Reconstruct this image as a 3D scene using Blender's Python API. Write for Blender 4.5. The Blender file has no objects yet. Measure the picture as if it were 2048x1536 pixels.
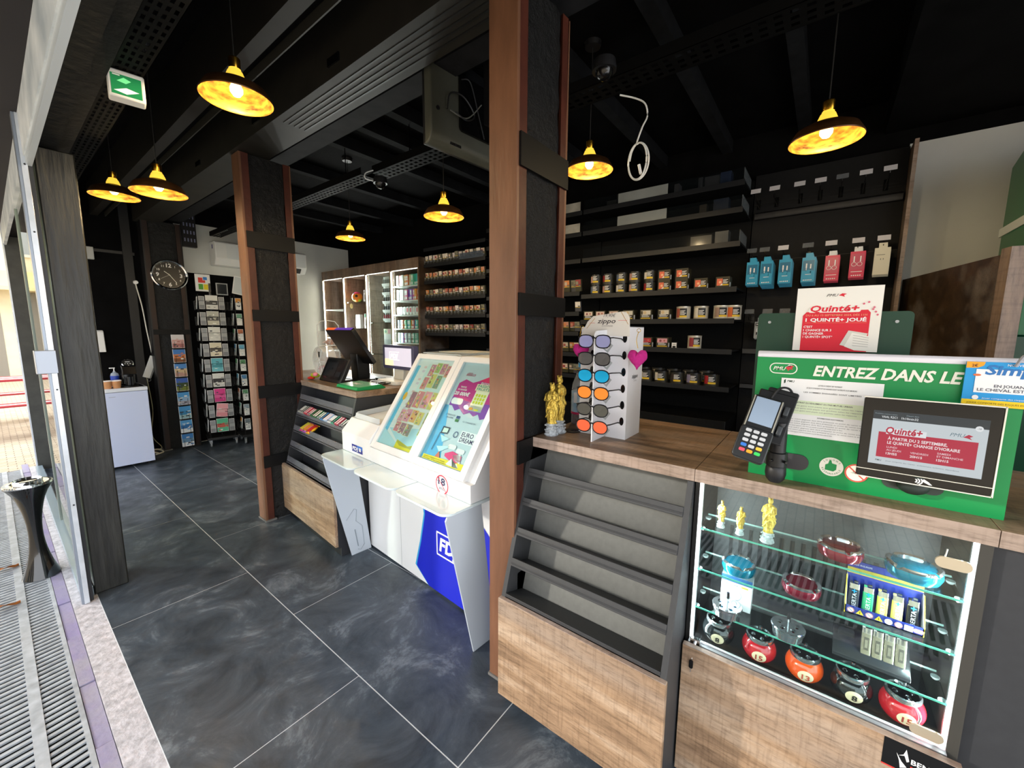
import bpy, bmesh, math, random
from mathutils import Vector, Matrix
random.seed(7)
S = bpy.context.scene
C = S.collection
PI = math.pi

# ---------------------------------------------------------------- camera
CAMZ = 1.455
cd = bpy.data.cameras.new('camera'); cam = bpy.data.objects.new('camera', cd); C.objects.link(cam)
Rm = ((0.61075438, -0.10049154, 0.78541743), (-0.79179351, -0.08563991, 0.60475519), (0.0064903, -0.99124531, -0.13187349))
cam.matrix_world = Matrix(((Rm[0][0], -Rm[0][1], -Rm[0][2], 0), (Rm[1][0], -Rm[1][1], -Rm[1][2], 0),
                           (Rm[2][0], -Rm[2][1], -Rm[2][2], CAMZ), (0, 0, 0, 1)))
cd.sensor_fit = 'HORIZONTAL'; cd.sensor_width = 36; cd.lens = 805.02 / 2048 * 36
cd.clip_start = .02; cd.clip_end = 200
S.camera = cam
# ---------------------------------------------------------------- light and exposure
S.view_settings.view_transform = 'Standard'; S.view_settings.look = 'None'
S.view_settings.gamma = 1; S.view_settings.exposure = 0.6; S.view_settings.use_curve_mapping = False
W = bpy.data.worlds.new('world'); S.world = W; W.use_nodes = True
wn = W.node_tree.nodes; wl = W.node_tree.links
bg = wn['Background']
sky = wn.new('ShaderNodeTexSky'); sky.sky_type = 'HOSEK_WILKIE'; sky.turbidity = 6; sky.ground_albedo = .5
sky.sun_direction = Vector((-1, 1.15, .47)).normalized()
mixw = wn.new('ShaderNodeMixRGB'); mixw.inputs[0].default_value = .55; mixw.inputs[2].default_value = (1, 1.02, 1.06, 1)
wl.new(sky.outputs[0], mixw.inputs[1]); wl.new(mixw.outputs[0], bg.inputs[0]); bg.inputs[1].default_value = 4.5
sun = bpy.data.lights.new('sun', 'SUN'); sun.energy = 1.5; sun.angle = math.radians(2.0); sun.color = (1, .94, .84)
so = bpy.data.objects.new('sun', sun); C.objects.link(so)
so.rotation_euler = Vector((-1, 1.15, .47)).to_track_quat('Z', 'Y').to_euler()
# daylight coming in through the open shop front, from the street side
def area(name, loc, target, sx, sy, power, col):
    l = bpy.data.lights.new(name, 'AREA'); l.shape = 'RECTANGLE'; l.size = sx; l.size_y = sy; l.energy = power; l.color = col
    o = bpy.data.objects.new(name, l); C.objects.link(o); o.location = loc
    o.rotation_euler = (Vector(loc) - Vector(target)).to_track_quat('Z', 'Y').to_euler()
    return o
#area('daylight_front', (-1.2, .6, 1.75), (1.6, 1.1, 1.0), 4.0, 1.9, 46, (.93, .97, 1.0))
#area('daylight_far', (-1.0, 4.6, 1.5), (1.6, 4.4, .6), 3.0, 2.0, 30, (.93, .97, 1.0))

# ---------------------------------------------------------------- materials
def lin(c):
    c = c / 255
    return c / 12.92 if c <= .04045 else ((c + .055) / 1.055) ** 2.4
def rgb(h):
    if not isinstance(h, str): return h
    h = h.lstrip('#'); return tuple(lin(int(h[i:i + 2], 16)) for i in (0, 2, 4)) + (1,)
MC = {}
def m(col, r=.5, metal=0, emit=0, trans=0, alpha=1, noise=0, nscale=8, bump=0, bscale=40, coat=0, stretch=(1, 1, 1), col2=None, spec=.5, ior=1.45, sheen=0):
    key = (col, r, metal, emit, trans, alpha, noise, nscale, bump, bscale, coat, stretch, col2, spec, ior, sheen)
    if key in MC: return MC[key]
    M = bpy.data.materials.new('mat_%03d' % len(MC)); M.use_nodes = True
    n = M.node_tree.nodes; l = M.node_tree.links; p = n['Principled BSDF']
    p.inputs['Base Color'].default_value = rgb(col); p.inputs['Roughness'].default_value = r
    p.inputs['Metallic'].default_value = metal; p.inputs['Transmission Weight'].default_value = trans
    p.inputs['Coat Weight'].default_value = coat; p.inputs['Alpha'].default_value = alpha
    p.inputs['Specular IOR Level'].default_value = spec; p.inputs['IOR'].default_value = ior
    p.inputs['Sheen Weight'].default_value = sheen
    if emit: p.inputs['Emission Color'].default_value = rgb(col); p.inputs['Emission Strength'].default_value = emit
    tc = mp = None
    if noise or bump:
        tc = n.new('ShaderNodeTexCoord'); mp = n.new('ShaderNodeMapping'); mp.inputs['Scale'].default_value = stretch
        l.new(tc.outputs['Object'], mp.inputs[0])
    if noise:
        t = n.new('ShaderNodeTexNoise'); t.inputs['Scale'].default_value = nscale; t.inputs['Detail'].default_value = 6
        l.new(mp.outputs[0], t.inputs[0])
        rp = n.new('ShaderNodeValToRGB'); rp.color_ramp.elements[0].position = .3; rp.color_ramp.elements[1].position = .7
        c1 = rgb(col); c2 = rgb(col2) if col2 else tuple(min(1, c * (1 + noise)) for c in c1[:3]) + (1,)
        c0 = tuple(c * (1 - noise) for c in c1[:3]) + (1,) if not col2 else c1
        rp.color_ramp.elements[0].color = c0; rp.color_ramp.elements[1].color = c2
        l.new(t.outputs[0], rp.inputs[0]); l.new(rp.outputs[0], p.inputs['Base Color'])
    if bump:
        t2 = n.new('ShaderNodeTexNoise'); t2.inputs['Scale'].default_value = bscale; t2.inputs['Detail'].default_value = 5
        l.new(mp.outputs[0], t2.inputs[0]); b = n.new('ShaderNodeBump'); b.inputs['Strength'].default_value = bump
        b.inputs['Distance'].default_value = .01
        l.new(t2.outputs[0], b.inputs['Height']); l.new(b.outputs[0], p.inputs['Normal'])
    MC[key] = M; return M
def wood(name, a, b, c, along='Y', r=.45, sc=1.0):
    M = bpy.data.materials.new(name); M.use_nodes = True
    n = M.node_tree.nodes; l = M.node_tree.links; p = n['Principled BSDF']; p.inputs['Roughness'].default_value = r
    tc = n.new('ShaderNodeTexCoord'); mp = n.new('ShaderNodeMapping')
    k = {'X': (1.1, 9, 9), 'Y': (9, 1.1, 9), 'Z': (9, 9, 1.1)}[along]; mp.inputs['Scale'].default_value = [v * sc for v in k]
    l.new(tc.outputs['Object'], mp.inputs[0])
    t = n.new('ShaderNodeTexNoise'); t.inputs['Scale'].default_value = 1.0; t.inputs['Detail'].default_value = 8; t.inputs['Roughness'].default_value = .6; t.inputs['Distortion'].default_value = .5
    l.new(mp.outputs[0], t.inputs[0])
    rp = n.new('ShaderNodeValToRGB'); e = rp.color_ramp.elements
    e[0].position = .32; e[0].color = rgb(a); e[1].position = .68; e[1].color = rgb(c); x = e.new(.5); x.color = rgb(b)
    l.new(t.outputs[0], rp.inputs[0])
    # fine saw marks and dark checks
    mp2 = n.new('ShaderNodeMapping'); mp2.inputs['Scale'].default_value = [v * sc * 7 for v in k]; l.new(tc.outputs['Object'], mp2.inputs[0])
    t2 = n.new('ShaderNodeTexNoise'); t2.inputs['Scale'].default_value = 1.2; t2.inputs['Detail'].default_value = 6; t2.inputs['Roughness'].default_value = .75
    l.new(mp2.outputs[0], t2.inputs[0])
    rp2 = n.new('ShaderNodeValToRGB'); rp2.color_ramp.elements[0].position = .33; rp2.color_ramp.elements[0].color = (.42, .40, .38, 1)
    rp2.color_ramp.elements[1].position = .52; rp2.color_ramp.elements[1].color = (1, 1, 1, 1); l.new(t2.outputs[0], rp2.inputs[0])
    mx = n.new('ShaderNodeMixRGB'); mx.blend_type = 'MULTIPLY'; mx.inputs[0].default_value = .75
    # grey weathered patches and short cross cuts
    t4 = n.new('ShaderNodeTexNoise'); t4.inputs['Scale'].default_value = .8; t4.inputs['Detail'].default_value = 3; mp4 = n.new('ShaderNodeMapping'); mp4.inputs['Scale'].default_value = [v * sc * .5 for v in k]; mp4.inputs['Location'].default_value = (3, 5, 7)
    l.new(tc.outputs['Object'], mp4.inputs[0]); l.new(mp4.outputs[0], t4.inputs[0])
    rp4 = n.new('ShaderNodeValToRGB'); rp4.color_ramp.elements[0].position = .50; rp4.color_ramp.elements[0].color = (0, 0, 0, 1); rp4.color_ramp.elements[1].position = .66; rp4.color_ramp.elements[1].color = (.75, .75, .75, 1); l.new(t4.outputs[0], rp4.inputs[0])
    mg = n.new('ShaderNodeMixRGB'); l.new(rp4.outputs[0], mg.inputs[0]); l.new(rp.outputs[0], mg.inputs[1]); mg.inputs[2].default_value = tuple((x_ + y_) / 2 for x_, y_ in zip(rgb(b), rgb('#a09a94')))
    k3 = {'X': (70, 7, 7), 'Y': (7, 70, 7), 'Z': (7, 7, 70)}[along]; mp3 = n.new('ShaderNodeMapping'); mp3.inputs['Scale'].default_value = [v * sc for v in k3]; l.new(tc.outputs['Object'], mp3.inputs[0])
    t3 = n.new('ShaderNodeTexNoise'); t3.inputs['Scale'].default_value = 1; t3.inputs['Detail'].default_value = 4; l.new(mp3.outputs[0], t3.inputs[0])
    rp3 = n.new('ShaderNodeValToRGB'); rp3.color_ramp.elements[0].position = .36; rp3.color_ramp.elements[0].color = (.55, .52, .5, 1); rp3.color_ramp.elements[1].position = .5; rp3.color_ramp.elements[1].color = (1, 1, 1, 1); l.new(t3.outputs[0], rp3.inputs[0])
    m3 = n.new('ShaderNodeMixRGB'); m3.blend_type = 'MULTIPLY'; m3.inputs[0].default_value = .35; l.new(mg.outputs[0], m3.inputs[1]); l.new(rp3.outputs[0], m3.inputs[2])
    l.new(m3.outputs[0], mx.inputs[1]); l.new(rp2.outputs[0], mx.inputs[2]); l.new(mx.outputs[0], p.inputs['Base Color'])
    bp = n.new('ShaderNodeBump'); bp.inputs['Strength'].default_value = .12; l.new(t2.outputs[0], bp.inputs['Height']); l.new(bp.outputs[0], p.inputs['Normal'])
    return M
WTOP = wood('worktop_wood', '#54422f', '#80664d', '#a2846a', sc=1.5)
WFRONT = wood('front_wood', '#7d634c', '#a98a6c', '#c4ab92', sc=1.5)
WEDGE = wood('edge_wood', '#7d675a', '#9d8676', '#b5a196')
WCAB = wood('cabinet_wood', '#5d4a3c', '#7a6352', '#917863', along='Z')
WDARK = wood('dark_wood', '#2a1d12', '#3d2c1c', '#4f3b27')
BLK = m('#141414', .6, noise=.35, nscale=14, bump=.25, bscale=30, spec=.2)
BLKW = m('#0a0a0b', .8, noise=.4, nscale=6, bump=.15, bscale=60, spec=.08)
BLKP = m('#1b1b1d', .42); BLKG = m('#0b0b0c', .18); GREY = m('#4a4b4d', .55); DGREY = m('#2c2d30', .5)
MELA = m('#37383a', .55, noise=.06, nscale=60)
WHITE = m('#e9eaec', .4); PAPER = m('#f1f1f1', .6); OFFW = m('#dfe2e6', .45)
CHROME = m('#e6e8ea', .09, metal=1); STEEL = m('#a9adb1', .3, metal=1); BRASS = m('#c9962f', .22, metal=1); GOLD = m('#e0b03c', .3, metal=1)
def glass(tint='#f4fbfa', rough=0.0):
    key = ('glass', tint, rough)
    if key in MC: return MC[key]
    M = bpy.data.materials.new('thin_glass'); M.use_nodes = True; n = M.node_tree.nodes; l = M.node_tree.links
    for x in list(n): n.remove(x)
    o = n.new('ShaderNodeOutputMaterial'); t = n.new('ShaderNodeBsdfTransparent'); t.inputs[0].default_value = rgb(tint)
    g = n.new('ShaderNodeBsdfGlossy'); g.inputs['Roughness'].default_value = max(rough, .01); f = n.new('ShaderNodeLayerWeight'); f.inputs[0].default_value = .5
    pw = n.new('ShaderNodeMath'); pw.operation = 'POWER'; pw.inputs[1].default_value = 5; l.new(f.outputs['Facing'], pw.inputs[0])
    ma = n.new('ShaderNodeMath'); ma.operation = 'MULTIPLY_ADD'; ma.inputs[1].default_value = .96; ma.inputs[2].default_value = .035; l.new(pw.outputs[0], ma.inputs[0])
    x = n.new('ShaderNodeMixShader'); l.new(ma.outputs[0], x.inputs[0]); l.new(t.outputs[0], x.inputs[1]); l.new(g.outputs[0], x.inputs[2]); l.new(x.outputs[0], o.inputs[0])
    MC[key] = M; return M
GLASS = glass(); ACRY = glass('#dfe6e8'); GEDGE = m('#7fd0bd', .15, alpha=.75)

# ---------------------------------------------------------------- mesh builder
class MB:
    def __init__(s): s.b = bmesh.new(); s.mats = []; s.T = Matrix()
    def mi(s, mat):
        if mat not in s.mats: s.mats.append(mat)
        return s.mats.index(mat)
    def add(s, verts, faces, mat, T=None):
        k = s.mi(mat); TT = s.T @ T if T is not None else s.T
        vs = [s.b.verts.new(TT @ Vector(v)) for v in verts]
        for f in faces:
            try: s.b.faces.new([vs[i] for i in f]).material_index = k
            except ValueError: pass
        return s
    def box(s, x0, x1, y0, y1, z0, z1, mat, T=None):
        v = [(x, y, z) for x in (x0, x1) for y in (y0, y1) for z in (z0, z1)]
        return s.add(v, [(0, 1, 3, 2), (4, 6, 7, 5), (0, 4, 5, 1), (2, 3, 7, 6), (0, 2, 6, 4), (1, 5, 7, 3)], mat, T)
    def quad(s, a, b, c, d, mat): return s.add([a, b, c, d], [(0, 1, 2, 3)], mat)
    def poly(s, pts, mat): return s.add(pts, [tuple(range(len(pts)))], mat)
    def prism(s, pts, axis, h0, h1, mat, T=None):
        """2D outline extruded along an axis ('x': pts are (y,z); 'y': (x,z); 'z': (x,y))"""
        def P(p, h): return {'x': (h, p[0], p[1]), 'y': (p[0], h, p[1]), 'z': (p[0], p[1], h)}[axis]
        n = len(pts); v = [P(p, h0) for p in pts] + [P(p, h1) for p in pts]
        f = [tuple(range(n))[::-1], tuple(range(n, 2 * n))] + [(i, (i + 1) % n, (i + 1) % n + n, i + n) for i in range(n)]
        return s.add(v, f, mat, T)
    def lathe(s, prof, mat, c=(0, 0, 0), seg=24, T=None, sx=1, sy=1):
        v = []; f = []
        for r, z in prof:
            for k in range(seg):
                a = 2 * PI * k / seg; v.append((c[0] + r * math.cos(a) * sx, c[1] + r * math.sin(a) * sy, c[2] + z))
        for i in range(len(prof) - 1):
            for k in range(seg):
                f.append((i * seg + k, i * seg + (k + 1) % seg, (i + 1) * seg + (k + 1) % seg, (i + 1) * seg + k))
        if prof[0][0] > 1e-5: f.append(tuple(range(seg))[::-1])
        if prof[-1][0] > 1e-5: f.append(tuple(range((len(prof) - 1) * seg, len(prof) * seg)))
        return s.add(v, f, mat, T)
    def olathe(s, prof, mat, c=(0, 0, 0), seg=24, T=None, sx=1, sy=1):
        v = []; f = []
        for r, z in prof:
            for k in range(seg):
                a = 2 * PI * k / seg; v.append((c[0] + r * math.cos(a) * sx, c[1] + r * math.sin(a) * sy, c[2] + z))
        for i in range(len(prof) - 1):
            for k in range(seg):
                f.append((i * seg + k, i * seg + (k + 1) % seg, (i + 1) * seg + (k + 1) % seg, (i + 1) * seg + k))
        return s.add(v, f, mat, T)
    def cyl(s, p0, p1, r, mat, seg=12, r1=None):
        p0 = Vector(p0); p1 = Vector(p1); d = p1 - p0; L = d.length
        T = Matrix.Translation(p0) @ d.to_track_quat('Z', 'Y').to_matrix().to_4x4()
        return s.lathe([(r, 0), (r if r1 is None else r1, L)], mat, seg=seg, T=T)
    def tube(s, pts, r, mat, seg=6):
        pts = [Vector(p) for p in pts]; rings = []; v = []; f = []
        for i, p in enumerate(pts):
            d = (pts[min(i + 1, len(pts) - 1)] - pts[max(i - 1, 0)]).normalized()
            u = d.cross(Vector((0, 0, 1)))
            if u.length < .1: u = d.cross(Vector((1, 0, 0)))
            u.normalize(); w = d.cross(u)
            for k in range(seg):
                a = 2 * PI * k / seg; v.append(p + r * (math.cos(a) * u + math.sin(a) * w))
        for i in range(len(pts) - 1):
            for k in range(seg): f.append((i * seg + k, i * seg + (k + 1) % seg, (i + 1) * seg + (k + 1) % seg, (i + 1) * seg + k))
        f.append(tuple(range(seg))); f.append(tuple(range((len(pts) - 1) * seg, len(pts) * seg)))
        return s.add(v, f, mat)
    def ell(s, c, rx, ry, rz, mat, seg=16, T=None):
        n = seg // 2; pr = [(max(math.sin(PI * i / n), 0), -math.cos(PI * i / n)) for i in range(n + 1)]
        TT = Matrix.Translation(c) @ Matrix.Diagonal((rx, ry, rz, 1))
        if T is not None: TT = T @ TT
        return s.lathe(pr, mat, seg=seg, T=TT)
    def build(s, name, parent=None, loc=None, rot=None, bevel=0, smooth=35, sub=0):
        bmesh.ops.remove_doubles(s.b, verts=s.b.verts, dist=1e-6)
        bmesh.ops.recalc_face_normals(s.b, faces=s.b.faces)
        me = bpy.data.meshes.new(name); s.b.to_mesh(me); s.b.free()
        for q in s.mats: me.materials.append(q)
        if smooth:
            me.polygons.foreach_set('use_smooth', [True] * len(me.polygons)); me.set_sharp_from_angle(angle=math.radians(smooth))
        o = bpy.data.objects.new(name, me); C.objects.link(o)
        if parent: o.parent = parent
        if loc: o.location = loc
        if rot: o.rotation_euler = rot
        if bevel:
            b = o.modifiers.new('bevel', 'BEVEL'); b.width = bevel; b.segments = 2; b.limit_method = 'ANGLE'
        if sub:
            b = o.modifiers.new('sub', 'SUBSURF'); b.levels = sub; b.render_levels = sub
        return o
def spline(pts, n=8):
    P = [Vector(p) for p in pts]; out = []
    for i in range(len(P) - 1):
        a = P[max(i - 1, 0)]; b = P[i]; c = P[i + 1]; d = P[min(i + 2, len(P) - 1)]
        for k in range(n):
            t = k / n; out.append(.5 * ((2 * b) + (c - a) * t + (2 * a - 5 * b + 4 * c - d) * t * t + (3 * b - a - 3 * c + d) * t ** 3))
    out.append(P[-1]); return out
def rrect(x0, y0, x1, y1, r, n=4):
    out = []
    for cx, cy, a0 in ((x1 - r, y1 - r, 0), (x0 + r, y1 - r, 90), (x0 + r, y0 + r, 180), (x1 - r, y0 + r, 270)):
        for k in range(n + 1):
            a = math.radians(a0 + 90 * k / n); out.append((cx + r * math.cos(a), cy + r * math.sin(a)))
    return out
TXT = {}
def textgeo(body, bold=0, shear=0, spacing=1.0):
    key = (body, bold, shear, spacing)
    if key in TXT: return TXT[key]
    cu = bpy.data.curves.new('t', 'FONT'); cu.body = body; cu.size = 1; cu.offset = bold; cu.shear = shear; cu.resolution_u = 2; cu.space_character = spacing
    o = bpy.data.objects.new('t', cu); C.objects.link(o); bpy.context.view_layer.update()
    me = bpy.data.meshes.new_from_object(o.evaluated_get(bpy.context.evaluated_depsgraph_get()))
    xm = max([p.co.x for p in me.vertices if -.4 < p.co.y < 1.15], default=1)
    v = [(p.co.x, min(max(p.co.y, -.28), 1.02)) for p in me.vertices]; f = [tuple(p.vertices) for p in me.polygons]
    bpy.data.objects.remove(o); bpy.data.curves.remove(cu); bpy.data.meshes.remove(me)
    TXT[key] = (v, f); return TXT[key]
class Face:
    """flat printed surface: local x right, y up (metres) from an origin, layers stacked off the surface"""
    def __init__(s, mb, org, right, up, off=.0004, z0=.0006):
        s.mb = mb; s.o = Vector(org); s.r = Vector(right).normalized(); s.u = Vector(up).normalized(); s.n = s.r.cross(s.u); s.off = off; s.k = 0; s.z0 = z0
    def P(s, x, y): return s.o + s.r * x + s.u * y + s.n * (s.z0 + s.off * s.k)
    def lay(s): s.k += 1; return s
    def rect(s, x0, y0, x1, y1, mat): s.mb.add([s.P(x0, y0), s.P(x1, y0), s.P(x1, y1), s.P(x0, y1)], [(0, 1, 2, 3)], mat); return s
    def poly(s, pts, mat): s.mb.add([s.P(*p) for p in pts], [tuple(range(len(pts)))], mat); return s
    def disc(s, x, y, r, mat, ry=None, seg=24):
        return s.poly([(x + r * math.cos(2 * PI * k / seg), y + (ry or r) * math.sin(2 * PI * k / seg)) for k in range(seg)], mat)
    def ring(s, x, y, r0, r1, mat, seg=24):
        v = []; f = []
        for k in range(seg):
            a = 2 * PI * k / seg; v += [s.P(x + r0 * math.cos(a), y + r0 * math.sin(a)), s.P(x + r1 * math.cos(a), y + r1 * math.sin(a))]
        for k in range(seg): j = (k + 1) % seg; f.append((2 * k, 2 * k + 1, 2 * j + 1, 2 * j))
        s.mb.add(v, f, mat); return s
    def line(s, x0, y0, x1, y1, w, mat):
        d = Vector((x1 - x0, y1 - y0)).normalized() * w / 2
        return s.poly([(x0 + d.y, y0 - d.x), (x1 + d.y, y1 - d.x), (x1 - d.y, y1 + d.x), (x0 - d.y, y0 + d.x)], mat)
    def text(s, body, x, y, h, mat, bold=.01, shear=0, width=None, align='L', spacing=1.0, rot=0):
        v, f = textgeo(body, bold, shear, spacing)
        if not v: return s
        X = [p[0] for p in v]; x0, x1 = min(X), max(X); sc = h / .72; sx = sc
        if width: sx = width / (x1 - x0)
        w = (x1 - x0) * sx; dx = {'L': 0, 'C': -w / 2, 'R': -w}[align]; c, q = math.cos(rot), math.sin(rot)
        pts = []
        for a, b in v:
            px = (a - x0) * sx + dx; py = b * sc; pts.append(s.P(x + px * c - py * q, y + px * q + py * c))
        s.mb.add(pts, f, mat); return s
# ---------------------------------------------------------------- objects
def thing(name, label, cat, loc=(0, 0, 0), rotz=0, group=None):
    o = bpy.data.objects.new(name, None); C.objects.link(o); o.location = loc; o.rotation_euler = (0, 0, rotz); o.empty_display_size = .05
    return tag(o, label, cat, group)
def tag(o, label, cat, group=None):
    o['label'] = label; o['category'] = cat
    if group: o['group'] = group
    return o
def struct(o): o['kind'] = 'structure'; return o
def dup(root, loc, rotz=None, label=None, group=None):
    r = root.copy(); C.objects.link(r); r.location = loc
    if rotz is not None: r.rotation_euler = (r.rotation_euler[0], r.rotation_euler[1], rotz)
    if label: r['label'] = label
    if group: r['group'] = group
    for ch in list(root.children):
        c = ch.copy(); C.objects.link(c); c.parent = r
        for g in list(ch.children):
            d = g.copy(); C.objects.link(d); d.parent = c
    return r
ORD = ['leftmost', 'second from the left', 'third from the left', 'fourth from the left', 'fifth from the left', 'sixth from the left', 'seventh from the left', 'eighth from the left', 'ninth from the left'] + ['%dth from the left' % k for k in range(10, 30)]
# ================================================================ the room
FX0, FX1 = .228, 3.75
def tiles():
    b = MB()
    slate = bpy.data.materials.new('slate_tile'); slate.use_nodes = True; n = slate.node_tree.nodes; l = slate.node_tree.links; p = n['Principled BSDF']
    tc = n.new('ShaderNodeTexCoord'); t = n.new('ShaderNodeTexNoise'); t.inputs['Scale'].default_value = 3.4; t.inputs['Detail'].default_value = 13; t.inputs['Roughness'].default_value = .74; t.inputs['Distortion'].default_value = .7
    l.new(tc.outputs['Object'], t.inputs[0]); rp = n.new('ShaderNodeValToRGB'); e = rp.color_ramp.elements
    e[0].position = .36; e[0].color = rgb('#2c333b'); e[1].position = .70; e[1].color = rgb('#7f878e'); x = e.new(.54); x.color = rgb('#454d56')
    l.new(t.outputs[0], rp.inputs[0]); l.new(rp.outputs[0], p.inputs['Base Color'])
    t2 = n.new('ShaderNodeTexNoise'); t2.inputs['Scale'].default_value = 9; t2.inputs['Detail'].default_value = 8; l.new(tc.outputs['Object'], t2.inputs[0])
    mr = n.new('ShaderNodeMapRange'); mr.inputs[1].default_value = .3; mr.inputs[2].default_value = .7; mr.inputs[3].default_value = .28; mr.inputs[4].default_value = .5
    l.new(t2.outputs[0], mr.inputs[0]); l.new(mr.outputs[0], p.inputs['Roughness'])
    bp = n.new('ShaderNodeBump'); bp.inputs['Strength'].default_value = .12; bp.inputs['Distance'].default_value = .01; l.new(t2.outputs[0], bp.inputs['Height']); l.new(bp.outputs[0], p.inputs['Normal'])
    grout = m('#d3d6d8', .8)
    b.box(FX0, FX1, -2.6, 6.3, -.06, -.0012, grout)
    xs = [FX0] + [.82 + .597 * k for k in range(6)]
    for i in range(len(xs) - 1):
        ph = 1.44 if i % 2 == 0 else .85
        ys = [ph + 1.19 * k for k in range(-5, 7)]
        for y in ys:
            y0 = max(y, -2.6); y1 = min(y + 1.19, 6.3)
            if y1 <= y0 or xs[i] > 3.7: continue
            b.box(xs[i] + .0024, min(xs[i + 1], FX1) - .0024, y0 + .0024, y1 - .0024, -.0012, 0, slate)
    return struct(b.build('floor'))
tiles()
STONE = m('#b9b6bb', .75, noise=.28, nscale=30, bump=.4, bscale=60)
b = MB(); b.box(.135, FX0, -2.6, 6.5, -.08, -.002, STONE); struct(b.build('trim_1'))
PURP = m('#9a97a0', .8, noise=.35, nscale=5, col2='#8a80a8', bump=.3)
b = MB()
for k in range(23): b.box(.088, .133, -2.5 + .4 * k, -2.5 + .4 * k + .394, -.08, -.006 - .004 * (k % 2), PURP)
struct(b.build('trim_2'))
# paving of the street
M = bpy.data.materials.new('street_paving'); M.use_nodes = True; n = M.node_tree.nodes; l = M.node_tree.links
br = n.new('ShaderNodeTexBrick'); br.inputs['Scale'].default_value = 4.2; br.inputs['Color1'].default_value = rgb('#b5a48c'); br.inputs['Color2'].default_value = rgb('#c9b99f'); br.inputs['Mortar'].default_value = rgb('#857764'); br.inputs['Mortar Size'].default_value = .018
tc = n.new('ShaderNodeTexCoord'); l.new(tc.outputs['Object'], br.inputs[0]); l.new(br.outputs[0], n['Principled BSDF'].inputs['Base Color']); n['Principled BSDF'].inputs['Roughness'].default_value = .8
b = MB(); b.box(-14, -.52, -8, 30, -.1, -.012, M); b.box(-.52, 14, 6.5, 30, -.1, -.012, M); struct(b.build('ground'))
# drain grating outside the threshold: two runs of bars with a centre rib
IRON = m('#a9aeb4', .5, metal=.15, noise=.22, nscale=20)
g = thing('drain_grating', 'grey metal drain grating with dark slots along the threshold', 'grating', (0, 0, 0))
b = MB(); b.box(-.045, -.012, -1.2, 6.48, -.05, -.004, IRON); b.box(.072, .086, -1.2, 6.48, -.05, -.006, IRON); b.box(-.51, -.49, -1.2, 6.48, -.05, -.006, IRON); b.build('frame_rib', g)
b = MB()
k = 0; y = -1.2
while y < 6.45:
    for x0, x1, sl in ((-.012, .073, .02), (-.49, -.045, .06)):
        b.prism([(x0, y), (x1, y + sl * .6), (x1, y + sl * .6 + .0145), (x0, y + .0145)], 'z', -.014, -.007, IRON)
    y += .0335
b.build('bars', g)
b = MB(); b.box(-.51, .086, -1.2, 6.48, -.1, -.06, m('#08080a', .9)); b.build('pit', g)

# walls
WCOL = m('#d6d7d3', .7, noise=.05, nscale=3, bump=.05, bscale=30)
b = MB(); b.box(1.5, 3.75, 6.3, 6.5, 0, 2.14, BLKW); b.box(1.5, 3.9, 6.3, 6.5, 2.14, 2.735, WCOL)
b.box(2.45, 3.9, 6.293, 6.3, 0, 2.735, WCOL); b.box(1.5, 3.9, 6.3, 6.5, 2.735, 2.95, BLKW); b.box(.3, 1.5, 6.3, 6.5, 0, 2.95, BLKW); struct(b.build('wall_back'))
b = MB(); b.box(3.75, 3.95, -.33, 6.5, 0, 2.95, BLKW); b.box(3.752, 3.95, -2.6, -.33, 2.66, 2.95, BLKW); b.box(3.75, 3.95, -2.6, -.33, 0, 2.66, WCOL); struct(b.build('wall_right'))
b = MB(); b.box(2.1, 3.95, -2.8, -2.6, 0, 2.95, m('#8a8a88', .8)); struct(b.build('wall_near'))  # unseen wall, cut short so daylight brightens the right wall and kiosk
b = MB(); b.box(-.0, 3.95, -2.8, 6.5, 2.95, 3.1, BLKW)
b.box(.80, .86, -2.6, 6.3, 2.65, 2.95, m('#1e1c19', .55, noise=.25, nscale=8)); b.box(.86, .92, -2.6, 6.3, 2.70, 2.95, BLKW); b.box(.916, .922, -2.6, 6.3, 2.655, 2.70, m('#2f2e2a', .5))
b.box(1.6, 3.75, -2.6, -.2, 2.75, 2.95, BLKW)
struct(b.build('ceiling'))
# main beam over the posts
BEAM = m('#211f1b', .55, noise=.25, nscale=8)
b = MB(); b.box(1.135, 1.35, -2.6, 6.28, 2.648, 2.95, BEAM)
for k in range(5): b.box(1.18 + .03 * k, 1.188 + .03 * k, -2.6, 2.6, 2.645, 2.648, BLKP)
for y in (1.1, 1.9, 2.8, 3.9, 5.0):
    b.box(1.128, 1.136, y, y + .1, 2.70, 2.735, BLKG)
tag(b.build('ceiling_beam'), 'black painted main ceiling beam running above the steel posts', 'beam')
b = MB(); b.box(1.42, 1.55, -2.6, 6.28, 2.70, 2.95, m('#202124', .7, noise=.3, nscale=10, spec=.15)); tag(b.build('ceiling_beam'), 'slimmer black ceiling beam beside the main one, on the counter side', 'beam')
b = MB()
for y in (.2, .7, 1.2, 1.75, 2.35, 2.69, 3.08, 3.85, 4.6, 5.3): b.box(1.55, 3.74, y, y + .07, 2.86, 2.949, m('#1a1b1d', .8, noise=.3, nscale=10, spec=.1))
tag(b.build('ceiling_joists'), 'row of black joists crossing the ceiling above the counter', 'joists')
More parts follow.
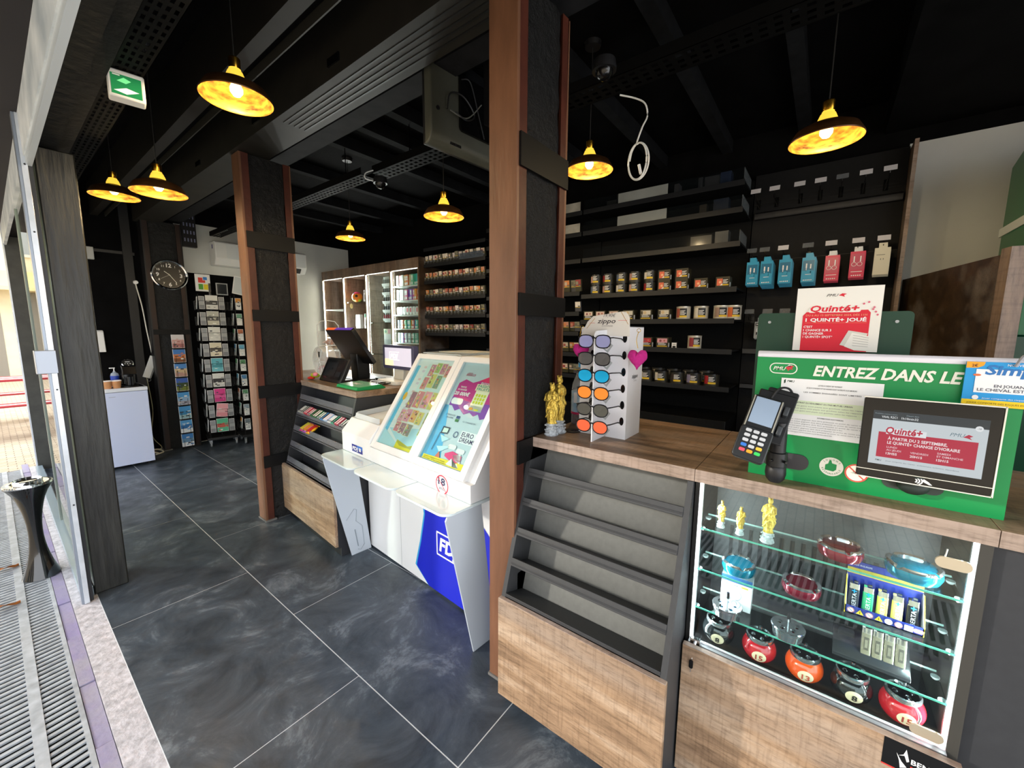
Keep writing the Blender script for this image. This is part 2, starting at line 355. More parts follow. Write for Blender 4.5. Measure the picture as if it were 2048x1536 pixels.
# timber post and lintel at the shop front
TIMB = bpy.data.materials.new('painted_timber'); TIMB.use_nodes = True; n = TIMB.node_tree.nodes; l = TIMB.node_tree.links; p = n['Principled BSDF']
tc = n.new('ShaderNodeTexCoord'); mp = n.new('ShaderNodeMapping'); mp.inputs['Scale'].default_value = (14, 14, 1.6); l.new(tc.outputs['Object'], mp.inputs[0])
t = n.new('ShaderNodeTexNoise'); t.inputs['Scale'].default_value = 2.4; t.inputs['Detail'].default_value = 8; l.new(mp.outputs[0], t.inputs[0])
rp = n.new('ShaderNodeValToRGB'); rp.color_ramp.elements[0].position = .3; rp.color_ramp.elements[0].color = rgb('#151512'); rp.color_ramp.elements[1].position = .75; rp.color_ramp.elements[1].color = rgb('#30302b')
l.new(t.outputs[0], rp.inputs[0]); l.new(rp.outputs[0], p.inputs['Base Color']); p.inputs['Roughness'].default_value = .42
bp = n.new('ShaderNodeBump'); bp.inputs['Strength'].default_value = .5; bp.inputs['Distance'].default_value = .01; l.new(t.outputs[0], bp.inputs['Height']); l.new(bp.outputs[0], p.inputs['Normal'])
b = MB(); b.box(.222, .36, 3.054, 3.22, 0, 2.315, TIMB); tag(b.build('timber_post', bevel=.006), 'rough black painted timber post standing at the shop front', 'post')
b = MB(); b.box(.205, .30, -2.6, 6.3, 2.315, 2.46, BLK); b.box(.30, .36, -2.6, 6.3, 2.36, 2.46, BLK); b.box(.205, .37, -2.6, 6.3, 2.46, 2.95, BLKW); struct(b.build('trim_3'))
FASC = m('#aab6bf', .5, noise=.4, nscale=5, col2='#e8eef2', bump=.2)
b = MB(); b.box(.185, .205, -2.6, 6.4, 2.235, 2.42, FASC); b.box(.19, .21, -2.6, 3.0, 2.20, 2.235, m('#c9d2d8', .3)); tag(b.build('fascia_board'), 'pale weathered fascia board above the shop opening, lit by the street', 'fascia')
b = MB(); b.box(-1.3, .185, -2.6, 6.6, 2.42, 2.5, m('#15131a', .8)); tag(b.build('awning_roof'), 'dark awning roof projecting over the pavement outside', 'awning')
# perforated cable trays
PERF = m('#0c0c0c', .6, spec=.08)
def tray(name, label, x0, x1, y0, y1, z, rows=4, hang=0, step=.05):
    g = thing(name, label, 'cable tray', (0, 0, z))
    b = MB(); w = (x1 - x0) / (rows * 2 + 1)
    for k in range(rows + 1): b.box(x0 + 2 * k * w, x0 + (2 * k + 1) * w, y0, y1, 0, .002, PERF)
    y = y0
    while y < y1:
        b.box(x0, x1, y, min(y + step * .45, y1), .0002, .0018, PERF); y += step
    b.box(x0, x0 + .002, y0, y1, 0, .05, PERF); b.box(x1 - .002, x1, y0, y1, 0, .05, PERF)
    b.build('tray', g)
    b = MB(); y = y0 + .3
    while y < y1: b.cyl(((x0 + x1) / 2, y, .002), ((x0 + x1) / 2, y, 2.95 - z), .004, BLKG, 6); y += 1.1
    b.build('hanger_rods', g)
    return g
tray('cable_tray', 'perforated black cable tray under the ceiling beside the shop front lintel', .375, .465, -1.5, 3.9, 2.4, 4)
tray('cable_tray', 'perforated black cable tray hanging above the counter with loose cables on it', 1.86, 2.0, -1.2, 2.75, 2.60, 3)
tray('cable_tray', 'perforated black cable tray above the counter running on towards the back wall', 1.80, 1.92, 2.8, 6.1, 2.585, 3)
b = MB(); b.prism([(1.56, 2.44), (1.70, 2.44), (1.70, 2.93), (1.56, 2.93)], 'y', 6.22, 6.285, BLKP)
for i in range(4):
    for k in range(5): b.box(1.575 + .032 * i, 1.588 + .032 * i, 6.2185, 6.22, 2.5 + .09 * k, 2.54 + .09 * k, m('#8b8fb0', .5))
tag(b.build('cable_tray'), 'short vertical perforated black tray on the white back wall', 'cable tray')
# loose cables above the counter
b = MB(); b.tube(spline([(1.9, -1.1, 2.66), (1.93, -.3, 2.69), (1.9, .3, 2.655), (1.96, .8, 2.68), (1.9, 1.4, 2.66), (1.95, 2.0, 2.68), (1.92, 2.7, 2.66)]), .006, m('#9b9a94', .6))
b.tube(spline([(1.97, -1.0, 2.65), (1.88, 0, 2.67), (1.95, .9, 2.65), (1.88, 1.8, 2.67), (1.93, 2.6, 2.65)]), .005, BLKP)
tag(b.build('loose_cable'), 'grey and black cables lying along the tray over the counter', 'cable')
b = MB(); pts = [(1.80, .80, 2.48), (1.83, .74, 2.46), (1.84, .70, 2.43), (1.845, .69, 2.38), (1.82, .70, 2.33), (1.80, .715, 2.26)]
for k in range(30):
    a = k / 13 * 2 * PI; pts.append((1.80 + .004 * math.sin(a * .5), .705 + .042 * math.sin(a) * (1 + .1 * math.sin(a * .4)), 2.185 + .075 * math.cos(a)))
b.tube(spline(pts, 4), .0035, m('#d5d5d0', .5)); b.cyl((1.80, .70, 2.17), (1.80, .69, 2.13), .006, OFFW)
tag(b.build('coiled_cable'), 'white coiled cable dangling from the ceiling above the counter', 'cable')
# little dome cameras under the tray
def dome(x, y, z, label, wire=False):
    g = thing('dome_camera', label, 'security camera', (x, y, z))
    b = MB(); b.lathe([(.045, .03), (.05, .0), (.05, -.012)], BLKP, seg=20); b.build('housing', g)
    b = MB(); b.lathe([(.038, -.012), (.034, -.03), (.02, -.044), (0, -.05)], BLKG, seg=20); b.build('lens_dome', g)
    if wire:
        b = MB(); b.tube(spline([(-.03, .04, .08), (-.08, .06, .05), (-.09, .05, .01), (-.03, .03, .0), (-.02, .02, -.03)]), .004, OFFW); b.build('wire', g)
dome(1.70, .83, 2.55, 'small black dome camera under the tray, right of the near steel post')
dome(1.88, 2.68, 2.53, 'small black dome camera with a white wire at the corner of the tray', True)
# ---------------------------------------------------------------- steel posts filled with concrete
RUST = m('#75503a', .45, noise=.22, nscale=5, bump=.15, bscale=30, stretch=(3, 3, .6)); RUSTD = m('#4a2216', .5, noise=.3, nscale=8, bump=.2)
TARC = bpy.data.materials.new('tarred_concrete'); TARC.use_nodes = True; n = TARC.node_tree.nodes; l = TARC.node_tree.links; p = n['Principled BSDF']
p.inputs['Base Color'].default_value = rgb('#0a0a0a'); p.inputs['Roughness'].default_value = .38
tc = n.new('ShaderNodeTexCoord'); t = n.new('ShaderNodeTexNoise'); t.inputs['Scale'].default_value = 26; t.inputs['Detail'].default_value = 8; t.inputs['Roughness'].default_value = .7; l.new(tc.outputs['Object'], t.inputs[0])
bp = n.new('ShaderNodeBump'); bp.inputs['Strength'].default_value = 1; bp.inputs['Distance'].default_value = .02; l.new(t.outputs[0], bp.inputs['Height']); l.new(bp.outputs[0], p.inputs['Normal'])
def steelpost(x, y, w, d, h, label, rust=True, straps=((2.02, 2.13), (1.51, 1.59), (.95, 1.04), (.42, .51))):
    g = thing('steel_post', label, 'post', (x, y, 0)); ru = RUST if rust else BLKP; rd = RUSTD if rust else m('#2b1a12', .5, noise=.4, nscale=6)
    b = MB(); b.box(0, .014, 0, d, 0, h, ru)
    b.prism([(.014, 0), (.060, 0), (.052, .014), (.014, .02)], 'z', 0, h, rd); b.prism([(.014, d), (.014, d - .02), (.052, d - .014), (.060, d)], 'z', 0, h, rd)
    b.build('channel', g, bevel=.002)
    b = MB(); b.box(w - .014, w, 0, d, 0, h, ru)
    b.prism([(w - .014, 0), (w - .014, .02), (w - .048, .014), (w - .055, 0)], 'z', 0, h, rd); b.prism([(w - .014, d), (w - .055, d), (w - .048, d - .014), (w - .014, d - .02)], 'z', 0, h, rd)
    b.build('channel', g, bevel=.002)
    b = MB(); nz = 60; v = []; f = []
    ring = [(.056, .012), (.12, .004), (.2, .006), (w - .1, .004), (w - .05, .012), (w - .05, d - .01), (.056, d - .01)]
    for i in range(nz + 1):
        for q, (px, py) in enumerate(ring):
            r = .006; v.append((px + random.uniform(-r, r) * (q in (0, 4)), py + random.uniform(-.001, .006) * (q < 5), h * i / nz))
    R = len(ring)
    for i in range(nz):
        for k in range(R): f.append((i * R + k, i * R + (k + 1) % R, (i + 1) * R + (k + 1) % R, (i + 1) * R + k))
    b.add(v, f, TARC); b.build('concrete_fill', g)
    for z0, z1 in straps:
        b = MB(); b.box(.012, w - .006, -.010, -.001, z0, z1, m('#070708', .5, spec=.3)); b.build('strap_plate', g)
    b = MB(); b.box(-.006, .07, -.012, d + .004, 0, .012, m('#6a6865', .8)); b.build('foot_mortar', g)
steelpost(1.168, .885, .338, .125, 2.645, 'brown steel post with black strap plates between the lottery stand and the front counter')
steelpost(1.158, 3.235, .338, .125, 2.645, 'brown steel post with black strap plates left of the sloping sweet rack')
steelpost(1.165, 6.12, .36, .16, 2.66, 'dark painted post at the back with a wall clock on it', False, ((1.38, 1.44),))
# ================================================================ counters
RZ = -math.radians(4.6); GO = (1.26, 2.347, 0)
def gp(v, u, z=0):
    a = math.radians(4.6); return (GO[0] + v * math.cos(a) + u * math.sin(a), GO[1] - v * math.sin(a) + u * math.cos(a), z)
def sloped_rack(g, L, x0, x1, z0, z1, zp, back, lips, clear, xpl, panel_x):
    """tiered display: slope from (x0,z0) to (x1,z1); local y runs 0..L"""
    t = .018
    prof = [(xpl, 0), (xpl, .06), (panel_x + .016, .06), (panel_x + .016, z0), (x0 + .012, z0), (x1, z1), (back, z1), (back, 0)]
    for y in (0, L - t):
        b = MB(); b.prism(prof, 'y', y, y + t, MELA if not clear else DGREY); b.build('side_panel', g, bevel=.001)
    b = MB(); b.box(panel_x, panel_x + .018, -.004, L + .002, zp, z0, WFRONT); b.box(panel_x + .001, panel_x + .018, -.0035, L + .001, z0, z0 + .002, WEDGE); b.build('front_panel', g, bevel=.001)
    b = MB(); b.box(xpl, xpl + .016, t, L - t, 0, .07, BLKP); b.build('plinth', g)
    s = Vector((x1 - x0 - .012, 0, z1 - z0)); sl = s.length; d = s / sl; nrm = Vector((d.z, 0, -d.x))
    dep = .115; B0 = Vector((x0 + .012, 0, z0)); col = m('#6d6d68', .6, noise=.08, nscale=50) if not clear else m('#313136', .4)
    b = MB(); p0 = B0 + nrm * dep; p1 = B0 + s + nrm * dep
    b.quad((p0.x, t, p0.z), (p0.x, L - t, p0.z), (p1.x, L - t, p1.z), (p1.x, t, p1.z), col); b.build('back_board', g)
    for k in range(5):
        p = B0 + d * (sl * k / 5 + .004); q = p + nrm * (dep - .002) ; q = q - Vector((0, 0, .0))
        b = MB(); b.prism([(p.x, p.z), (q.x, q.z), (q.x, q.z + .012), (p.x, p.z + .014)], 'y', t, L - t, MELA if not clear else BLKP)
        lh = .03 if not clear else .052
        a = p - nrm * .002; e = a + d * lh
        if k or clear: b.prism([(a.x, a.z), (a.x + .012 * nrm.x * (.25 if clear else 1), a.z + .012 * nrm.z * (.25 if clear else 1)), (e.x + .012 * nrm.x * (.25 if clear else 1), e.z + .012 * nrm.z * (.25 if clear else 1)), (e.x, e.z)], 'y', t, L - t, MELA if not clear else m('#8b8d98', .15, alpha=.35))
        b.build('shelf_ledge' if not clear else 'clear_ledge', g, bevel=0 if clear else .0015)
    return B0, d, nrm, sl
g = thing('sloped_display_rack', 'empty dark grey tiered rack with wood front panel under the front worktop', 'display rack', (0, .278, 0))
sloped_rack(g, .615, 1.09, 1.275, .45, 1.0, .045, 1.86, 0, False, 1.12, 1.085)
g = thing('sloped_display_rack', 'black tiered sweet rack with clear ledges, holding gum and sweets, wood panel below', 'display rack', GO, RZ)
SB0, SD, SN, SL = sloped_rack(g, .89, -.02, .145, .43, 1.017, .075, .6, 0, True, -.0, -.038)
SG = g
def worktop(label, x0, x1, y0, y1, z0, z1, loc=(0, 0, 0), rz=0, end=None):
    g = thing('worktop', label, 'worktop', loc, rz)
    b = MB(); b.box(x0 + .002, x1, y0 + .0008, y1 - .0008, z0, z1, WTOP); b.build('board', g, bevel=.0008)
    b = MB(); b.box(x0, x0 + .0018, y0 + .0008, y1 - .0008, z0, z1, WEDGE); b.build('edge_strip', g)
    return g
worktop('brown wood worktop slab carrying the sunglasses stand and gold figures', 1.275, 1.88, .277, .888, 1.002, 1.04)
worktop('brown wood worktop slab above the lit glass cabinet, carrying the green terminal', 1.275, 1.88, -.333, .277, 1.002, 1.04)
worktop('wood worktop slab at the right edge, beyond the glass cabinet', 1.275, 1.88, -1.6, -.333, 1.002, 1.04)
worktop('brown worktop slab above the black sweet rack by the tills', .143, .80, -.003, 1.7, 1.019, 1.057, GO, RZ)
b = MB(); b.box(1.305, 1.86, -1.6, -.335, .0, 1.0, m('#2f3033', .6, noise=.1, nscale=40)); b.box(1.34, 1.86, -1.6, -.34, 0, .0, BLKP); tag(b.build('counter_cabinet'), 'plain dark grey counter base right of the glass cabinet', 'cabinet')
b = MB(); b.box(.16, .6, .895, 1.69, 0, 1.017, m('#2b2c2f', .5)); o = b.build('counter_cabinet', loc=GO, rot=(0, 0, RZ)); tag(o, 'plain dark counter base behind the far steel post, left of the sweet rack', 'cabinet')

# ---------------- lit glass cabinet
g = thing('glass_display_cabinet', 'glass fronted cabinet with white light strips showing ashtrays and lighters', 'display cabinet', (0, 0, 0))
CB = m('#1a1b1c', .45)
b = MB(); b.box(1.285, 1.86, .262, .274, .03, 1.0, CB); b.build('side_panel', g)
b = MB(); b.box(1.285, 1.86, -.330, -.31, .03, 1.0, m('#3a3833', .6)); b.build('side_panel', g)
b = MB(); b.box(1.585, 1.60, -.31, .262, .03, 1.0, m('#45484a', .4, noise=.15, nscale=6))
for k in range(16): b.box(1.5835, 1.585, .20 - .03 * k, .212 - .03 * k, .62, .76, CB)
b.build('back_panel', g)
b = MB(); b.box(1.285, 1.585, -.31, .262, .455, .465, m('#0b0c0d', .3)); b.build('cabinet_floor', g)
b = MB(); b.box(1.30, 1.585, -.31, .262, .03, .05, CB); b.build('cabinet_base', g)
b = MB(); b.box(1.245, 1.263, -.331, .272, .03, .478, WFRONT); b.box(1.244, 1.263, -.331, .272, .478, .480, WEDGE)
F = Face(b, (1.245, -.20, .40), (0, -1, 0), (0, 0, 1)); F.lay().rect(0, .005, .131, .078, m('#0c0c0d', .4)); F.lay().rect(0, .003, .131, .007, m('#c63b35', .5))
F.lay().poly([(.028, .045), (.036, .052), (.040, .068), (.047, .04), (.043, .036), (.038, .05)], PAPER); F.poly([(.024, .05), (.03, .032), (.033, .014), (.044, .022), (.034, .032)], PAPER)
F.text('BENCO', .050, .036, .013, PAPER, .02); F.text('DESIGN', .050, .020, .010, m('#c63b35', .5), .01)
b.build('lower_panel', g, bevel=.001)
for k, (y, nm) in enumerate(((.2595, 0), (-.3075, 0))):
    b = MB(); b.box(1.295, 1.301, y - .0025, y + .0025, .468, .998, m('#ffffff', .5, emit=7)); b.build('light_strip', g)
    b = MB(); b.box(1.301, 1.309, y - .006, y + .0045, .468, .998, m('#c9cdd0', .3, metal=.8)); b.build('strip_profile', g)
b = MB(); b.box(1.284, 1.288, -.309, .261, .484, 1.0, GLASS); b.build('glass_door', g)
b = MB(); b.box(1.2835, 1.2885, -.309, .261, .4805, .4838, m('#dfe4e4', .2)); b.build('door_edge', g)
b = MB(); b.box(1.27, 1.29, -.31, .262, .470, .478, m('#a9adb1', .4, metal=.6)); b.build('bottom_track', g)
for z in (.925, .49):
    b = MB(); b.prism([(y, z_ + z) for y, z_ in rrect(-.304, 0, -.245, .026, .0125)], 'x', 1.279, 1.284, m('#c9bda6', .35, metal=.6)); b.cyl((1.283, -.26, z + .026), (1.283, -.262, z + .045), .0015, CHROME); b.build('hinge', g)
b = MB(); b.prism([(y, z_) for y, z_ in rrect(.228, .462, .256, .492, .003)], 'x', 1.270, 1.283, CHROME); b.cyl((1.262, .242, .476), (1.270, .242, .476), .006, CHROME)
b.prism([(y + .242, z_ + .455) for y, z_ in rrect(-.006, -.014, .006, .014, .0055)], 'x', 1.258, 1.2612, BLKG); b.box(1.2585, 1.2605, .240, .244, .466, .476, CHROME)
b.prism([(y + .243, z_ + .425) for y, z_ in rrect(-.006, -.014, .006, .014, .0055)], 'x', 1.240, 1.2432, BLKG); b.box(1.2405, 1.2425, .242, .2445, .398, .412, CHROME)
b.olathe([(.006, 0), (.0068, .0008), (.006, .0016)], CHROME, seg=16, T=Matrix.Translation((1.250, .243, .4405)) @ Matrix.Rotation(PI / 2, 4, 'X')); b.build('lock_keys', g)
SHZ = (.845, .710, .580)
for z in SHZ:
    b = MB(); b.box(1.302, 1.422, -.305, .258, z, z + .005, GLASS); b.box(1.3005, 1.302, -.305, .258, z, z + .005, m('#5fb5a0', .15)); b.box(1.422, 1.4235, -.305, .258, z, z + .005, m('#b9cfcb', .2)); b.build('glass_shelf', g)
    for y in (.254, -.3005):
        for x in (1.318, 1.405):
            b = MB(); b.lathe([(.006, -.008), (.009, -.004), (.009, -.0004)], m('#cdd3d4', .15, alpha=.8), c=(x, y, z), seg=10); b.build('shelf_pin', g)
# real light of the strips
for y in (.25, -.298):
    l = bpy.data.lights.new('strip_light', 'AREA'); l.shape = 'RECTANGLE'; l.size = .5; l.size_y = .006; l.energy = 2.3; l.color = (.95, .98, 1)
    o = bpy.data.objects.new('strip_light', l); C.objects.link(o); o.parent = g; o.location = (1.312, y, .73)
    d = Vector((.3, -1 if y > 0 else 1, 0)).normalized(); Zl = -d; Xl = Vector((0, 0, 1)); Yl = Zl.cross(Xl)
    o.matrix_local = Matrix(((Xl.x, Yl.x, Zl.x, 1.312), (Xl.y, Yl.y, Zl.y, y), (Xl.z, Yl.z, Zl.z, .73), (0, 0, 0, 1)))

# ---------------- lottery stand
LW = m('#eceded', .32, noise=.02, nscale=4); LG = m('#c3cbd3', .35); BLUE = m('#1b27c4', .35); NAVY = m('#1f2a8c', .4)
g = thing('lottery_ticket_stand', 'white lottery counter stand with sloping poster frames, grey winged legs and blue graphic', 'lottery stand', GO, RZ)
b = MB(); b.box(.193, .62, -1.24, -.016, .012, .70, LW); b.box(.1915, .193, -.395, -.392, .012, .70, m('#b9bcbd', .5))
F = Face(b, (.193, -.016, 0), (0, -1, 0), (0, 0, 1), off=.0005)
F.lay().poly([(.605, .5), (.619, .432), (.575, .25), (.525, .091), (.649, .012), (.70, .012), (.70, .5)], m('#39a9e0', .4))
F.lay().poly([(.62, .56), (.631, .432), (.59, .26), (.539, .091), (.655, .012), (1.2235, .012), (1.2235, .42), (1.08, .54), (1.03, .68), (.66, .68)], BLUE)
F.lay()
for x0, y0, x1, y1 in ((.735, .368, .93, .368), (.735, .240, .93, .240), (.738, .365, .738, .243), (.93, .365, .93, .243)): F.line(x0, y0, x1, y1, .009, PAPER)
F.text('FDJ', .757, .268, .076, PAPER, .035, .15, width=.155)
b.build('base_cabinet', g, bevel=.001)
b = MB(); b.box(.21, .6, -1.22, -.03, 0, .012, BLKP); b.build('plinth', g)
b = MB(); b.prism([(.035, .712), (.035, .832), (.10, .905), (.55, .93), (.55, .712)], 'y', -.352, -.012, LW)
b.prism([(.108, .907), (.13, .94), (.52, .965), (.54, .932)], 'y', -.05, -.035, m('#dfe5ea', .1, alpha=.6)); b.prism([(.108, .907), (.112, .938), (.118, .938), (.118, .909)], 'y', -.33, -.05, m('#dfe5ea', .1, alpha=.6))
F = Face(b, (.035, -.01, .70), (0, -1, 0), (0, 0, 1)); F.lay().rect(.127, .028, .257, .072, NAVY); F.lay().rect(.19, .05, .257, .072, m('#2c6fd0', .4)); F.lay().text('FDJ', .136, .039, .022, PAPER, .03, .1, width=.068)
for dx, dy in ((.0, .0), (.012, 0), (.0, .011), (.012, .011)): F.disc(.222 + dx, .045 + dy, .0062, PAPER, seg=10)
F.rect(.224, .043, .232, .058, PAPER)
b.build('slip_desk', g, bevel=.0015)
b = MB(); b.prism([(.035, .712), (.035, .795), (.06, .795), (.40, 1.30), (.47, 1.29), (.62, .9), (.62, .712)], 'y', -1.205, -.354, LW)
b.box(.0345, .035, -.806, -.804, .712, .795, m('#9da1a3', .6)); b.prism([(.03, .0), (.03, .0)], 'y', 0, 0, LW) if False else None
F = Face(b, (.035, -.01, .70), (0, -1, 0), (0, 0, 1)); F.lay().disc(1.0, .048, .047, PAPER); F.lay().ring(1.0, .048, .040, .046, m('#c8364c', .5)); F.text('18', .972, .047, .034, m('#2d3157', .5), .03, width=.052); F.rect(.962, .060, .970, .063, m('#2d3157', .5)); F.text('ANS', .978, .022, .014, m('#2d3157', .5), .01); F.lay().line(.968, .081, 1.032, .015, .004, m('#c8364c', .5))
b.build('poster_housing', g, bevel=.0015)
a_, c_ = .345, .51; n_ = math.hypot(a_, c_); UP = (a_ / n_, 0, c_ / n_); SLP = .616
def frame(u0, label):
    b = MB(); A = Vector((.035, u0, .80)); R = Vector((0, -1, 0)); U = Vector(UP); N = R.cross(U)
    def Q(x, y, h): return A + R * x + U * y + N * h
    T = Matrix(((R.x, U.x, N.x, A.x), (R.y, U.y, N.y, A.y), (R.z, U.z, N.z, A.z), (0, 0, 0, 1)))
    w = .399
    for x0, x1, y0, y1 in ((0, .036, 0, SLP), (w - .036, w, 0, SLP), (.036, w - .036, 0, .036), (.036, w - .036, SLP - .03, SLP)): b.box(x0, x1, y0, y1, -.028, .003, LW, T)
    b.build('poster_frame', g, bevel=.002)
    b = MB(); F = Face(b, Q(.036, .036, -.012), R, U, off=.0005, z0=0)
    return b, F, w - .072, SLP - .066, T
WIN = ('#e2e9ee',)
b, F, w, h, T = frame(-.355, '')
F.rect(0, 0, w, h, m('#e8eef0', .5)); F.lay().rect(0, .065, .03, h * .92, m('#6cc3e6', .5)); F.rect(.10, .33, w, h * .95, m('#d2eaea', .5))
F.lay().poly([(0, 0), (.16, 0), (.16, .03), (0, .09)], m('#bfe3ee', .5)); F.poly([(.04, .10), (w, .14), (w, .02), (.2, .02), (.12, .06)], m('#b5dcea', .5)); F.poly([(.16, .004), (.33, .004), (.33, .05), (.27, .03), (.16, .05)], m('#f2e13a', .5))
cols = ['#e8a46a', '#e3d27c', '#9fbf74', '#dc8a94', '#efb878', '#a8788c', '#b9c97a', '#e4a0b4', '#98948c', '#d2cf7c', '#dc848e', '#efc88a', '#7fa08a', '#cc8aa4']
F.lay()
def ticket(x, y, w_, h_, seed):
    rr = random.Random(seed)
    F.rect(x - .003, y - .003, x + w_ + .003, y + h_ + .003, m('#e9dfc2', .5))
    F.k += .25
    F.rect(x, y, x + w_, y + h_, m(rr.choice(cols), .45)); F.k += .25
    for q in range(11):
        a = rr.uniform(0, .7) * w_; c = rr.uniform(0, .8) * h_; F.rect(x + a, y + c, x + a + rr.uniform(.1, .3) * w_, y + c + rr.uniform(.06, .18) * h_, m(rr.choice(cols + ['#f4efe4', '#f0e9d8', '#6a4a50', '#c9384a', '#f2e35a']), .45))
    F.k -= .5
k = 0
for (x, y, w_, h_) in ((.135, .445, .042, .075), (.183, .47, .042, .062), (.232, .465, .042, .066), (.281, .45, .03, .07), (.125, .36, .045, .075), (.178, .375, .045, .085), (.232, .375, .042, .08), (.085, .235, .045, .10), (.138, .245, .058, .10), (.205, .25, .058, .10), (.272, .25, .04, .10), (.07, .15, .042, .07), (.118, .155, .05, .075), (.175, .16, .05, .07), (.232, .155, .045, .07), (.08, .09, .042, .055), (.13, .085, .045, .06), (.182, .08, .05, .065), (.30, .10, .022, .13)):
    ticket(x, y, w_, h_, k); k += 1
for q in range(14):
    F.rect(.035, .12 + .029 * q, .055, .14 + .029 * q, PAPER); F.rect(.07, .14 + .027 * q, .095, .155 + .027 * q, m(['#d9d0e0', '#e8c9cf', '#f0f0f0'][q % 3], .5))
F.lay().disc(.030, .30, .016, m('#f0b53a', .5), ry=.026)
b.build('game_poster', g)
b = MB(); b.box(.03, .369, .03, SLP - .03, -.004, -.002, GLASS, T); b.build('poster_glass', g)
b, F, w, h, T = frame(-.757, '')
MAG = m('#c4268a', .45); PUR = m('#7d3aa8', .45); SKYB = m('#a9cfe4', .45)
F.rect(0, 0, w, h, m('#c3d3de', .5)); F.lay().poly([(0, .30), (.02, 0), (.16, 0), (.03, .30)], m('#5ab4e6', .5)); F.rect(.0, .01, .03, .3, m('#78c3e8', .5))
F.lay().poly([(.03, .30), (.03, .43), (.07, .455), (.13, .44), (w, h * .93), (w, .27), (.285, .255), (.26, .28), (.235, .265), (.20, .28), (.165, .265), (.12, .29), (.09, .275), (.055, .30)], MAG)
F.lay().poly([(.03, .30), (.03, .35), (.2, .33), (w, .34), (w, .27), (.285, .255), (.26, .28), (.235, .265), (.20, .28), (.165, .265), (.12, .29), (.09, .275), (.055, .30)], PUR)
F.poly([(.17, .455), (w, .53), (w, .44)], m('#ee2a6e', .5))
F.lay().text('illiko', .055, .475, .022, m('#b52a5a', .5), 0, .25, width=.07); F.text('ÉDITION LIMITÉE', .19, .437, .011, PAPER, .02, width=.12)
F.text('TENTEZ', .055, .405, .009, PAPER, .015); F.text('DE GAGNER', .043, .39, .009, PAPER, .015); F.text('20 000€', .03, .362, .020, PAPER, .03, .15, width=.115)
F.poly(rrect(.035, .31, .12, .345, .014), PAPER)
F.rect(.18, .29, .272, .40, m('#f0ead0', .5)); F.rect(.18, .29, .272, .32, m('#bcdcec', .5))
F.lay()
for i in range(4):
    for j in range(3): F.rect(.19 + .019 * i, .33 + .019 * j, .204 + .019 * i, .345 + .019 * j, m('#c9cf2a', .5))
F.rect(.168, .40, .285, .437, m('#f2e3c4', .5)); F.rect(.185, .295, .21, .308, m('#e39a3a', .5)); F.rect(.22, .295, .25, .303, m('#c9cf2a', .5))
F.lay().text('PASSION', .178, .42, .014, m('#2a9d8f', .5), .02, width=.10); F.text('FRUITS', .178, .403, .014, m('#2a9d8f', .5), .02, width=.09)
F.text('ET TENTEZ AUSSI', .045, .245, .009, m('#3d4a6a', .5), 0, width=.07); F.text('EN LIGNE', .055, .231, .009, m('#3d4a6a', .5), 0)
F.rect(.128, .237, .152, .252, m('#26407d', .5)); F.rect(.128, .22, .152, .235, m('#3a7d44', .5))
F.text('ICI, CHANGEZ EN', .185, .225, .008, m('#3d4a6a', .5), 0, width=.09)
F.rect(.21, .125, w, .185, m('#eef2f6', .5)); F.lay().text('EURO', .218, .158, .022, m('#3a2f63', .5), .02, width=.082); F.text('DREAMS', .218, .131, .022, m('#3a2f63', .5), .02, width=.104)
F.ring(.178, .158, .012, .016, m('#2f3f78', .5)); F.poly([(.068, .185), (.12, .185), (.12, .150), (.068, .145)], m('#2f3b58', .5)); F.lay().poly([(.078, .178), (.115, .178), (.115, .156), (.078, .153)], m('#d6efe0', .5))
F.poly([(.075, .14), (.15, .13), (.11, .105)], m('#c5eaf2', .5)); F.poly([(.085, .08), (.19, .10), (.12, .055)], m('#c5eaf2', .5)); F.line(.066, .15, .06, .055, .004, m('#2f3b58', .5))
F.poly(rrect(.165, .085, .222, .108, .01), PAPER); F.poly(rrect(.23, .075, .287, .098, .01), PAPER)
F.poly([(.165, .058), (.21, .078), (.28, .066), (.285, .04), (.25, .022), (.17, .045)], m('#e8357e', .5)); F.poly([(.22, .06), (.27, .075), (.29, .03), (.245, .04)], PAPER)
F.poly([(.105, .028), (.12, .062), (.142, .03)], m('#d9735f', .5)); F.poly([(.02, .004), (.315, .004), (.315, .034), (.02, .026)], m('#f4dc1e', .5))
F.lay().text('LES JEUX D\'ARGENT ET DE HASARD', .03, .016, .006, m('#3c3a1e', .5), 0, width=.16); F.text('PEUVENT ÊTRE DANGEREUX', .03, .007, .006, m('#3c3a1e', .5), 0, width=.18); F.poly([(.2, .01), (.225, .045), (.25, .008), (.27, .03), (.29, .01)], PAPER)
b.build('prize_poster', g)
b = MB(); b.box(.03, .369, .03, SLP - .03, -.004, -.002, GLASS, T); b.build('poster_glass', g)
b = MB(); b.box(.38, .70, -.75, -.40, 1.315, 1.322, m('#cfd8dc', .12, alpha=.5)); b.box(.46, .69, -.73, -.45, 1.3225, 1.326, m('#b9bdb9', .4)); b.prism([(.70, 1.20), (.71, 1.20), (.71, 1.32), (.70, 1.32)], 'y', -.75, -.40, m('#cfd8dc', .12, alpha=.5)); b.build('top_tray', g)
b = MB(); b.box(.40, .62, -1.205, -.40, 1.28, 1.312, LW); b.build('rear_box', g, bevel=.004)
